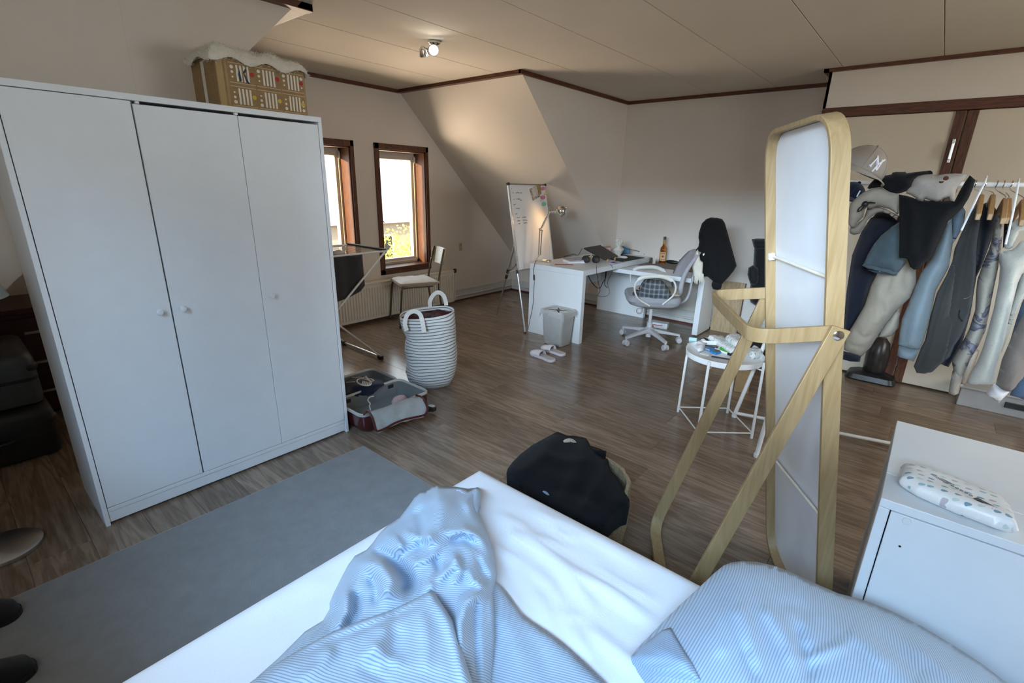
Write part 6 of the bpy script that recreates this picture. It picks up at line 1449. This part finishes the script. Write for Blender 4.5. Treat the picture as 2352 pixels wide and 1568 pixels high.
class Garment:
    def __init__(s, name, label, cat, X, group='clothes on the rack'):
        s.X = X; s.vp = VP((X, 0), (1, 0)); s.t = thing(name, label, cat, (X, 0, 1.3), group=group)
    def part(s, nm, px, mat, thick, folds=(), d=0.0, edge=None, step=.012, noise=(16, .010, 1), label=None, back=1.0, uv=1.0):
        vp = s.vp; poly = vp.poly(px)
        R_ = [([vp.px(*p) for p in f], a, w) for f, a, w in folds]
        ns, na, sd = noise
        m = inflate(poly, step, thick, lambda P_, dd: vp.to3(P_, np.asarray(dd)+d), fold=lambda Q: ridges(Q, R_)+vnoise(Q, ns, sd)*na+vnoise(Q, ns*2.6, sd+7)*na*.38, edge=edge, back=back, uvs=uv)
        return put(nm, m, mat, s.t, smooth='all', label=label)
    def line(s, nm, px, mat, r, d):
        return put(nm, MB().tube(smooth_path([s.vp.at(*s.vp.px(x, y), d) for x, y in px], 5), r, 6), mat, s.t, smooth=True)
M_navy = fabric('navy_fleece', (.014, .016, .027), bump=.3); M_den = fabric('washed_denim', (.070, .098, .112), var=.25, vs=30, bump=.4, bs=420); M_puf = fabric('cream_quilting', (.36, .31, .245), bump=.25)
M_blu = fabric('pale_blue_fleece', (.19, .235, .262), bump=.3); M_gry = fabric('dark_grey_cotton', (.042, .040, .037), bump=.4); M_ink = fabric('ink_black_knit', (.008, .009, .014), bump=.3)
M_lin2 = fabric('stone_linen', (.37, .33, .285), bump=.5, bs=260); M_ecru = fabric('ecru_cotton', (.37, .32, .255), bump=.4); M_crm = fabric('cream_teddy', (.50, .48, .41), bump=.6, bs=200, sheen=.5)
M_tau = fabric('taupe_knit', (.19, .16, .138), bump=.35, bs=260); M_jean = fabric('blue_jean', (.11, .17, .28), var=.2, bump=.4)
def knitpat(name):
    t = NT(name); v = t.coord('UV'); n = t.noise(v, 9.0, 3, .6, .6); n2 = t.noise(v, 22.0, 3, .6, .5)
    base = t.ramp(n, [(.50, (.33, .295, .245)), (.535, (.15, .14, .17)), (.575, (.06, .06, .07)), (.62, (.21, .20, .25))]).outputs[0]
    c = t.mix(t.math('MULTIPLY', t.math('GREATER_THAN', n2, .60), .6), base, (.32, .29, .25)); t.link(c, t.b.inputs['Base Color']); t.b.inputs['Roughness'].default_value = .95
    t.bump(t.noise(t.coord(), 320, 2), .5, .006); return t.m
M_pat = knitpat('patterned_knit')

g = Garment('navy_hoodie', 'navy hoodie sleeve hanging leftmost on the rack, beside the mirror edge', 'hoodie', 3.34)
g.part('sleeve', zA([(380, 1060), (392, 900), (405, 750), (440, 520), (500, 370), (560, 280), (640, 250), (715, 265), (745, 310), (740, 420), (690, 520), (600, 640), (560, 720), (525, 840), (480, 950), (430, 1040)]), M_navy, .075, [(zA([(640, 260), (560, 480), (480, 800)]), .016, .025), (zA([(520, 640), (470, 860), (420, 1000)]), -.012, .02)])
g.part('hood', zA([(560, 290), (600, 245), (680, 235), (745, 270), (760, 330), (700, 320), (620, 300)]), M_navy, .06)
g = Garment('denim_shirt', 'washed denim shirt with a turned short sleeve under the black trousers', 'shirt', 3.10)
g.part('sleeve', zA([(510, 582), (540, 515), (580, 450), (625, 395), (685, 345), (760, 295), (800, 420), (790, 560), (750, 615), (725, 645), (660, 618), (600, 603), (545, 592)]), M_den, .055, [(zA([(740, 330), (680, 460), (640, 600)]), .012, .02), (zA([(640, 400), (590, 500), (560, 590)]), -.008, .014)])
g.part('cuff_hem', zA([(508, 584), (520, 572), (600, 590), (680, 606), (738, 628), (726, 650), (660, 630), (600, 616), (545, 606)]), M_den, .045, d=.018, label='turned-up denim cuff', step=.01)
g.part('sleeve_lining', zA([(540, 606), (600, 614), (660, 628), (700, 644), (640, 636), (580, 622)]), fabric('dark_denim', (.03, .045, .06)), .02, d=.05, step=.01)
g = Garment('puffer_jacket', 'cream quilted puffer jacket with a navy cuff, sleeve swung to the left', 'jacket', 3.22)
g.part('sleeve', zA([(388, 1130), (394, 1050), (440, 980), (488, 900), (522, 840), (560, 720), (600, 640), (660, 600), (760, 545), (805, 535), (850, 600), (852, 705), (822, 788), (740, 862), (650, 972), (590, 1062), (560, 1112), (500, 1172), (440, 1150)]), M_puf, .085, [(zA([(700, 640), (640, 800), (660, 950)]), -.014, .014), (zA([(600, 690), (680, 860), (600, 960)]), .016, .025), (zA([(460, 980), (520, 1040), (580, 1020)]), -.014, .012), (zA([(800, 580), (790, 680), (830, 740)]), -.012, .014), (zA([(410, 1070), (480, 1090), (540, 1110)]), -.010, .010)])
g.part('cuff', zA([(385, 1136), (440, 1152), (497, 1172), (490, 1206), (430, 1204), (380, 1190)]), M_navy, .055, label='navy rib cuff')
g.part('jacket_front', zA([(590, 1058), (650, 960), (720, 880), (745, 900), (735, 1000), (690, 1050), (640, 1062)]), M_puf, .05, d=-.05)
g = Garment('sweatshirt', 'pale blue sweatshirt with ribbed cuff hanging right of the black trousers', 'sweatshirt', 3.16)
g.part('sleeve', zA([(735, 1100), (745, 1010), (760, 930), (795, 850), (840, 740), (880, 640), (950, 540), (1000, 430), (1045, 330), (1080, 280), (1090, 430), (1062, 600), (980, 745), (950, 880), (915, 1020), (880, 1128), (810, 1118), (750, 1102)]), M_blu, .075, [(zA([(1060, 330), (1000, 560), (880, 860), (830, 1060)]), .016, .026), (zA([(1010, 560), (960, 700), (960, 760)]), -.014, .014), (zA([(800, 880), (790, 1000), (770, 1090)]), -.010, .014)])
g.part('cuff', zA([(726, 1168), (742, 1098), (810, 1112), (872, 1128), (856, 1164), (838, 1202), (790, 1190)]), M_blu, .058, noise=(60, .004, 3), label='ribbed pale blue cuff')
g.part('shoulder', zA([(1078, 290), (1110, 220), (1142, 188), (1172, 240), (1160, 330), (1110, 420), (1088, 450)]), fabric('slate_blue', (.15, .20, .25), bump=.4), .05, d=-.03)
g = Garment('cargo_jacket', 'charcoal grey jacket with piped seams hanging in the middle of the rack', 'jacket', 3.27)
g.part('jacket_body', zA([(1085, 560), (1100, 480), (1135, 400), (1165, 330), (1195, 260), (1225, 222), (1255, 208), (1275, 218), (1265, 310), (1245, 430), (1240, 560), (1232, 700), (1212, 850), (1180, 960), (1140, 1050), (1100, 1110), (1070, 1180), (1040, 1205), (960, 1170), (1000, 900), (1040, 720)]), M_gry, .07, [(zA([(1200, 280), (1160, 520), (1120, 800), (1080, 1080)]), .014, .022), (zA([(1250, 330), (1210, 480), (1230, 640)]), .006, .008), (zA([(1100, 830), (1150, 850), (1170, 900)]), -.012, .014)], d=-.02)
g.part('sleeve', zA([(838, 1228), (880, 1120), (910, 1060), (945, 900), (985, 760), (1050, 640), (1090, 540), (1110, 640), (1090, 800), (1080, 900), (1110, 860), (1100, 960), (1060, 1120), (1030, 1200), (1000, 1222), (960, 1262), (905, 1275), (855, 1270)]), M_gry, .07, [(zA([(1060, 680), (1000, 860), (950, 1100)]), .014, .024), (zA([(1090, 860), (1020, 960), (980, 1180)]), -.016, .016)], d=.02)
g.line('pocket_zip', zA([(1155, 790), (1180, 784), (1203, 770)]), M_steel, .0025, .058); g.line('pocket_welt', zA([(1130, 860), (1125, 900), (1150, 930)]), M_black, .003, .06)
g = Garment('black_cardigan', 'black cardigan hanging between the charcoal jacket and the patterned knit', 'cardigan', 3.36)
g.part('cardigan_body', zA([(1255, 260), (1275, 195), (1300, 183), (1330, 186), (1360, 215), (1385, 262), (1370, 340), (1330, 440), (1300, 520), (1270, 600), (1240, 660), (1200, 900), (1150, 1080), (1060, 1240), (1005, 1215), (1080, 1080), (1180, 800), (1235, 560), (1240, 400)]), M_ink, .07)
g = Garment('patterned_knit', 'cream knit with grey and lilac pattern hanging right of the black cardigan', 'sweater', 3.22)
g.part('sleeve', zA([(1080, 1200), (1110, 1150), (1135, 1105), (1165, 1050), (1195, 990), (1232, 870), (1236, 760), (1245, 680), (1282, 570), (1320, 480), (1345, 400), (1355, 310), (1385, 252), (1422, 258), (1416, 330), (1400, 470), (1380, 600), (1342, 780), (1300, 1000), (1255, 1100), (1200, 1190), (1160, 1290), (1100, 1300)]), M_pat, .065, [(zA([(1390, 290), (1340, 560), (1270, 860), (1150, 1180)]), .014, .02), (zA([(1290, 620), (1330, 740), (1290, 940)]), -.012, .012)], uv=1.6)
g.part('cuff', zA([(1082, 1275), (1110, 1200), (1160, 1230), (1150, 1300), (1125, 1405), (1095, 1420), (1060, 1405), (1062, 1380)]), fabric('cream_rib', (.33, .29, .24), bump=.6, bs=160), .045, noise=(70, .004, 4), d=.01)
g.part('back_sleeve', zA([(1170, 1180), (1230, 1120), (1260, 1150), (1230, 1250), (1170, 1370), (1140, 1380), (1140, 1300)]), fabric('cream_rib_b', (.42, .37, .31), bump=.6, bs=160), .04, d=-.05)
g = Garment('black_jersey', 'black jersey top hanging behind the patterned knit, only its shoulder showing', 'top', 3.40)
g.part('shoulder', zC([(345, 480), (352, 330), (365, 250), (392, 180), (402, 240), (398, 300), (372, 380), (358, 460)]), M_ink, .05)
g = Garment('teddy_jacket', 'cream teddy fleece jacket with long sleeves at the right of the rack', 'jacket', 3.12)
tb = [(110, 1335), (140, 1270), (175, 1215), (212, 1130), (250, 1000), (285, 870), (318, 700), (328, 600), (318, 550), (322, 515), (352, 495), (400, 488), (425, 470), (460, 430), (500, 420), (560, 440), (560, 600), (470, 640), (442, 700), (392, 900), (352, 1080), (312, 1210), (296, 1320), (282, 1346), (200, 1348), (125, 1348)]
g.part('sleeve', zC(tb), M_crm, .085, [(zC([(420, 520), (370, 760), (270, 1100), (200, 1300)]), .02, .03), (zC([(345, 540), (380, 600), (360, 700)]), .012, .02)])
g.part('collar', zC([(350, 480), (360, 400), (385, 340), (420, 295), (460, 268), (500, 258), (560, 270), (560, 330), (500, 350), (450, 370), (430, 410), (400, 480)]), M_crm, .07, d=.02)
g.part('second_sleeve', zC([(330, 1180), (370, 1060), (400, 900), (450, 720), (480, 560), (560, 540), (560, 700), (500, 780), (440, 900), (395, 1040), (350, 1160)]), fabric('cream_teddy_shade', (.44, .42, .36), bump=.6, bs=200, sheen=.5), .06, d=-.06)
g = Garment('taupe_sweater', 'taupe sweater with white cuff at the right edge of the rack', 'sweater', 3.00)
g.part('sleeve', zC([(300, 1350), (312, 1300), (340, 1190), (400, 1050), (450, 950), (500, 860), (560, 800), (600, 900), (560, 1150), (480, 1300), (430, 1360), (392, 1398), (345, 1380)]), M_tau, .08, [(zC([(500, 920), (420, 1120), (360, 1320)]), .016, .03), (zC([(420, 1080), (480, 1200), (440, 1320)]), -.012, .02)])
g.part('cuff', zC([(232, 1412), (262, 1380), (292, 1346), (345, 1372), (392, 1396), (360, 1430), (322, 1468), (275, 1440)]), fabric('white_cuff', (.66, .64, .64), bump=.3), .05, label='white shirt cuff')
g = Garment('blue_jeans', 'blue jeans hanging behind the taupe sweater at the right frame edge', 'jeans', 3.30)
g.part('jeans_leg', zC([(395, 1060), (430, 940), (470, 820), (520, 740), (600, 760), (600, 1500), (460, 1440), (390, 1420), (420, 1340), (405, 1200)]), M_jean, .06)
# folded things on top of the rail
g = Garment('black_trousers', 'black trousers draped over the front of the rack', 'trousers', 3.00, 'clothes heaped over the rail')
g.part('trouser_leg', zA([(744, 130), (800, 140), (860, 160), (980, 175), (1100, 170), (1130, 110), (1165, 50), (1195, 8), (1232, 38), (1215, 90), (1190, 150), (1150, 215), (1120, 245), (1060, 300), (1030, 360), (1000, 430), (950, 535), (900, 570), (870, 605), (840, 608), (815, 590), (800, 540), (770, 534), (744, 532), (748, 400)]), fabric('black_twill', (.0075, .0075, .008), bump=.3, sheen=.03), .055, [(zA([(820, 180), (830, 360), (820, 520)]), .008, .02), (zA([(1080, 200), (1000, 340), (930, 520)]), .012, .025), (zA([(920, 200), (900, 380), (880, 560)]), -.008, .02)], d=.03)
g = Garment('drawcord_pants', 'cream cotton trousers with a black drawcord draped at the left of the rail', 'trousers', 3.04, 'clothes heaped over the rail')
g.part('pants_front', zB([(190, 1300), (205, 1180), (225, 1090), (320, 1000), (430, 920), (520, 878), (600, 855), (700, 862), (800, 915), (960, 955), (970, 1050), (945, 1240), (930, 1270), (880, 1215), (800, 1170), (700, 1150), (620, 1140), (560, 1158), (520, 1180), (470, 1150), (440, 1185), (420, 1290), (330, 1380), (300, 1450), (240, 1460), (200, 1400)]), M_ecru, .05, [(zB([(640, 880), (560, 960), (460, 1040)]), .010, .02), (zB([(880, 1000), (900, 1100), (900, 1220)]), -.008, .01), (zB([(820, 1000), (830, 1080), (840, 1160)]), -.006, .008), (zB([(700, 920), (800, 1000), (900, 1030)]), .008, .014)], d=.02)
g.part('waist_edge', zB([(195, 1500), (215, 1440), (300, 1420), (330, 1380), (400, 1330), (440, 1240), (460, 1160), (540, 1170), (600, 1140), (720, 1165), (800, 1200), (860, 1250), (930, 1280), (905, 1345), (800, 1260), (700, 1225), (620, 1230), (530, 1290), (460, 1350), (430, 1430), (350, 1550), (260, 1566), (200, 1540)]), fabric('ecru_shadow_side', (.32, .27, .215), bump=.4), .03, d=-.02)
g.line('drawcord', zB([(390, 1200), (360, 1200), (380, 1160), (430, 1120), (470, 1095), (440, 1150), (400, 1195)]), M_black, .0035, .085); g.line('drawcord', zB([(480, 1090), (530, 1072), (620, 1082)]), M_black, .0035, .085)
put('cord_toggle', MB().sphere(g.vp.at(*g.vp.px(*zB([(470, 1097)])[0]), .085), .014, 12, 8), M_black, g.t, smooth=True)
g = Garment('black_shirt', 'black shirt lying along the rail between the cap and the stone shorts', 'shirt', 3.05, 'clothes heaped over the rail')
g.part('shirt_body', zB([(470, 862), (500, 810), (545, 760), (600, 715), (720, 680), (835, 655), (850, 628), (900, 618), (1045, 618), (1060, 640), (1200, 620), (1330, 605), (1420, 598), (1450, 620), (1452, 660), (1330, 670), (1230, 690), (1170, 750), (1130, 840), (1060, 905), (980, 935), (900, 948), (820, 925), (750, 890), (700, 855), (640, 850), (560, 862), (500, 875)]), M_blk, .06, [(zB([(560, 800), (800, 740), (1100, 690)]), .012, .02), (zB([(700, 820), (900, 860), (1050, 840)]), -.010, .016), (zB([(1060, 650), (1250, 640), (1400, 620)]), .010, .012)], d=.0)
g = Garment('stone_shorts', 'stone linen shorts with two dark buttons folded over the rail', 'shorts', 2.96, 'clothes heaped over the rail')
g.part('shorts_body', zB([(1058, 945), (1060, 905), (1095, 870), (1130, 840), (1150, 780), (1180, 730), (1235, 685), (1330, 662), (1440, 655), (1520, 672), (1640, 650), (1780, 645), (1900, 650), (1960, 662), (1992, 682), (1930, 735), (1880, 780), (1835, 835), (1805, 890), (1795, 960), (1780, 1060), (1715, 1062), (1695, 1000), (1600, 1035), (1500, 1068), (1430, 1050), (1345, 1022), (1310, 1060), (1240, 1058), (1200, 1010), (1130, 965)]), M_lin2, .045, [(zB([(1190, 760), (1400, 760), (1700, 700)]), .008, .02), (zB([(1120, 880), (1300, 960), (1500, 1000)]), -.006, .014), (zB([(1690, 880), (1700, 960), (1730, 1050)]), -.010, .008), (zB([(1600, 1020), (1500, 1010), (1420, 1040)]), .010, .010), (zB([(1900, 690), (1800, 790), (1720, 900)]), -.007, .012)], d=.03)
for x, y in ((1650, 722), (1583, 764)): put('button', MB().lathe([(.010, 0), (.009, .004)], g.vp.at(*g.vp.px(*zB([(x, y)])[0]), .070), 14, (-.8, 0, .6)), M_darkwood, g.t, smooth=True)
# caps on the end of the rack
cpx = VP((3.02, .33)); 
def cap(name, label, px_c, rad, X, mat, bill, logo, M_logo):
    vp = VP(onX(*px_c, X)[:2]); c = vp.at(*vp.px(*px_c), 0); t = thing(name, label, 'cap', tuple(c), group='caps on the rack end')
    ax_ = np.array([0, 0, 1.0])*.85 + vp.r*.42 + vp.n*.05; ax_ /= np.linalg.norm(ax_)
    fw = -vp.n*.78 + vp.r*.18 - np.array([0, 0, .55]); fw -= ax_*(fw@ax_); fw /= np.linalg.norm(fw); sdv = np.cross(ax_, fw)
    R_ = []
    for a in np.linspace(0, PI/2*.985, 12):
        R_.append([c+fw*rad*1.06*math.cos(a)*math.cos(b)+sdv*rad*.92*math.cos(a)*math.sin(b)+ax_*rad*1.02*math.sin(a) for b in np.linspace(0, 2*PI, 33)[:-1]])
    put('crown', MB().rings(R_), mat, t, smooth='all')
    put('top_button', MB().sphere(c+ax_*rad*1.03, .009, 10, 6), mat, t, smooth=True)
    for b in np.arange(0, 6.28, PI/3)+.52: put('panel_seam', MB().tube([c+fw*rad*1.066*math.cos(a)*math.cos(b)+sdv*rad*.926*math.cos(a)*math.sin(b)+ax_*rad*1.026*math.sin(a) for a in np.linspace(.03, 1.5, 9)], .0012, 4), plain('cap_seam_thread', (.30, .26, .22) if bill[2] else (.02, .025, .06), .9), t)
    top, bot = [], []
    for k in np.linspace(-1, 1, 15):
        b = k*1.02; base = fw*rad*1.05*math.cos(b)+sdv*rad*.92*math.sin(b); ext = base*1.0+fw*bill[0]*math.cos(b*1.35)**.7 if abs(b*1.35) < 1.57 else base
        dr = -ax_*(.012+bill[1]*(abs(math.sin(b))))
        top.append((c+base, c+ext+dr))
    m = MB(); n = len(top)
    for i, o_ in ((0, .003), (1, .003)): pass
    v = [p[0]+ax_*.003 for p in top]+[p[1]+ax_*.003 for p in top]+[p[0]-ax_*.002 for p in top]+[p[1]-ax_*.002 for p in top]
    fs = [(i, i+1, n+i+1, n+i) for i in range(n-1)]+[(2*n+i+1, 2*n+i, 3*n+i, 3*n+i+1) for i in range(n-1)]+[(n+i, n+i+1, 3*n+i+1, 3*n+i) for i in range(n-1)]
    put('bill', m.add(v, fs), mat, t, smooth=True)
    lm = MB()
    for pts in logo:
        P_ = []
        for u, w in pts:
            b = u; a = w; P_.append(c+fw*rad*1.085*math.cos(a)*math.cos(b)+sdv*rad*.945*math.cos(a)*math.sin(b)+ax_*rad*1.045*math.sin(a))
        lm.tube(P_, .0034, 6)
    put('embroidered_letters', lm, M_logo, t, smooth=True, kind='stuff')
M_capb = fabric('stone_cap_twill', (.33, .275, .23), var=.05, bump=.2); M_capn = fabric('navy_cap_twill', (.010, .012, .026), bump=.25)
NYL = [[(-.30, .22), (-.22, .62)], [(-.22, .62), (.02, .18)], [(.02, .18), (.10, .60)], [(-.26, .70), (-.05, .40)], [(.22, .70), (-.05, .40)], [(-.05, .40), (-.10, .08)], [(-.36, .24), (-.24, .20)], [(.04, .62), (.16, .60)]]
cap('baseball_cap', 'stone beige baseball cap with white NY letters on the rack end', (1973, 392), .116, 3.02, M_capb, (.075, .010, 1), NYL, plain('white_thread', (.80, .78, .84), .7))
cap('baseball_cap', 'navy baseball cap hanging below the beige cap beside the mirror', (1948, 452), .075, 3.16, M_capn, (.06, .01, 0), [[(-.1, .6), (-.1, .2), (.15, .2)]], plain('white_thread_b', (.70, .70, .76), .7))
# hangers
M_hook = M_chrome; M_hw = wood('hanger_wood', (.30, .16, .06), (.46, .27, .11), axis=2, scale=6, rough=.4)
def hanger(px_hook, px_wood, X, label, tilt=1):
    vp = VP((X, 0), (1, 0)); s = np.array(vp.at(*vp.px(*px_hook), 0)); w = vp.at(*vp.px(*px_wood), 0)
    t = thing('wooden_hanger', label, 'hanger', tuple(w), group='wooden hangers on the rail')
    d = (RB-RA); k = ((s-RA)@d)/(d@d); r0 = RA+d*k
    hk = [w+np.array([0, 0, .02]), w+np.array([.0, .003, .045]), r0+np.array([-.018, 0, -.02]), r0+np.array([-.020, 0, .006]), r0+np.array([0, 0, .0185]), r0+np.array([.018, 0, .004])]
    put('hook', MB().tube(smooth_path(hk, 5), .0024, 8), M_hook, t, smooth=True)
    R_ = []
    for u in np.linspace(-1, 1, 15):
        p = w+np.array([u*.20, 0, .018-.075*abs(u)**1.4]); hh = .020-.006*abs(u); R_.append([p+np.array([0, -.009, -hh]), p+np.array([0, .009, -hh]), p+np.array([0, .009, hh]), p+np.array([0, -.009, hh])])
    put('shoulder_bar', MB().rings(R_), M_hw, t, smooth=True, bevel=.003)
hanger((2262, 422), (2250, 466), 3.20, 'wooden hanger of the charcoal jacket, leftmost bare one on the rail')
hanger((2284, 421), (2276, 466), 3.22, 'wooden hanger of the black cardigan, second on the rail')
hanger((2322, 424), (2304, 474), 3.18, 'wooden hanger of the patterned knit, third on the rail')
hanger((2326, 424), (2312, 474), 3.24, 'wooden hanger just behind the patterned knit, fourth on the rail')
hanger((2352, 424), (2345, 478), 3.22, 'wooden hanger of the teddy jacket at the right edge')
def wire_hanger(pts, X, label):
    vp = VP((X, 0), (1, 0)); P_ = [vp.at(*vp.px(x, y), d) for x, y, d in pts]
    t = thing('plastic_hanger', label, 'hanger', tuple(P_[0]), group='white hangers on the rail')
    put('hanger_arm', MB().tube(smooth_path(P_, 4), .0042, 8), M_whitem, t, smooth=True); q = P_[0]
    put('hook', MB().tube([q, q+np.array([0, .0, .012]), q+np.array([.016, 0, .024]), q+np.array([.032, 0, .012])], .0030, 8), M_whitem, t, smooth=True)
wire_hanger([(2263, 417, .02), (2250, 440, .04), (2230, 480, .07), (2207, 527, .09)], 3.12, 'white plastic hanger slanting down beside the stone shorts')
wire_hanger([(2337, 424, .02), (2331, 450, .05), (2320, 500, .07), (2306, 558, .08)], 3.10, 'white plastic hanger slanting down beside the teddy jacket')
# things on the floor behind the rack
t = thing('vacuum_cleaner', 'dark upright vacuum cleaner standing by the closet behind the hanging clothes', 'vacuum cleaner', (4.55, .17, 0))
c = onZ(1998, 870, 0); c[2] = 0
put('floor_head', MB().rings([[(c[0]+x*k, c[1]+y*k, z) for x, y in rrect(.24, .34, .05)] for z, k in ((.004, .96), (.012, 1), (.05, .9), (.07, .55))]), M_black, t, smooth=True)
put('dust_canister', MB().lathe([(.05, .06), (.075, .09), (.080, .22), (.060, .32), (.03, .36)], (c[0], c[1]-.01, 0), 20), plain('smoked_plastic', (.028, .026, .024), .3, var=.3, vs=30), t, smooth=True)
put('handle_pole', MB().cyl((c[0], c[1], .34), (c[0]+.08, c[1]+.03, .95), .016, 12), M_black, t, smooth=True)
tag(put('paper_tag', MB().prism([(-.02, -.03), (.03, -.025), (.035, .02), (.0, .03)], lambda a, b, d: (3.26+d, -.10+a, .10+b), 0, .002), M_prw), 'small pale paper tag hanging under the teddy jacket sleeve', 'tag')
q = bpy.data.objects['paper_tag']; q.location = (0, -.02, .06)
t = thing('storage_box', 'grey storage box on the floor in front of the closet under the clothes', 'box', (4.70, -.62, 0))
put('box_body', MB().box(4.62, -1.10, 0, 4.80, -.40, .135), plain('box_grey', (.33, .32, .31), .6), t, bevel=.006); put('box_lid', MB().box(4.61, -1.11, .136, 4.81, -.39, .150), plain('box_lid_grey', (.38, .37, .36), .6), t, bevel=.004)
put('dark_grip', MB().box(4.606, -.76, .06, 4.6195, -.64, .10), M_black, t, bevel=.003)
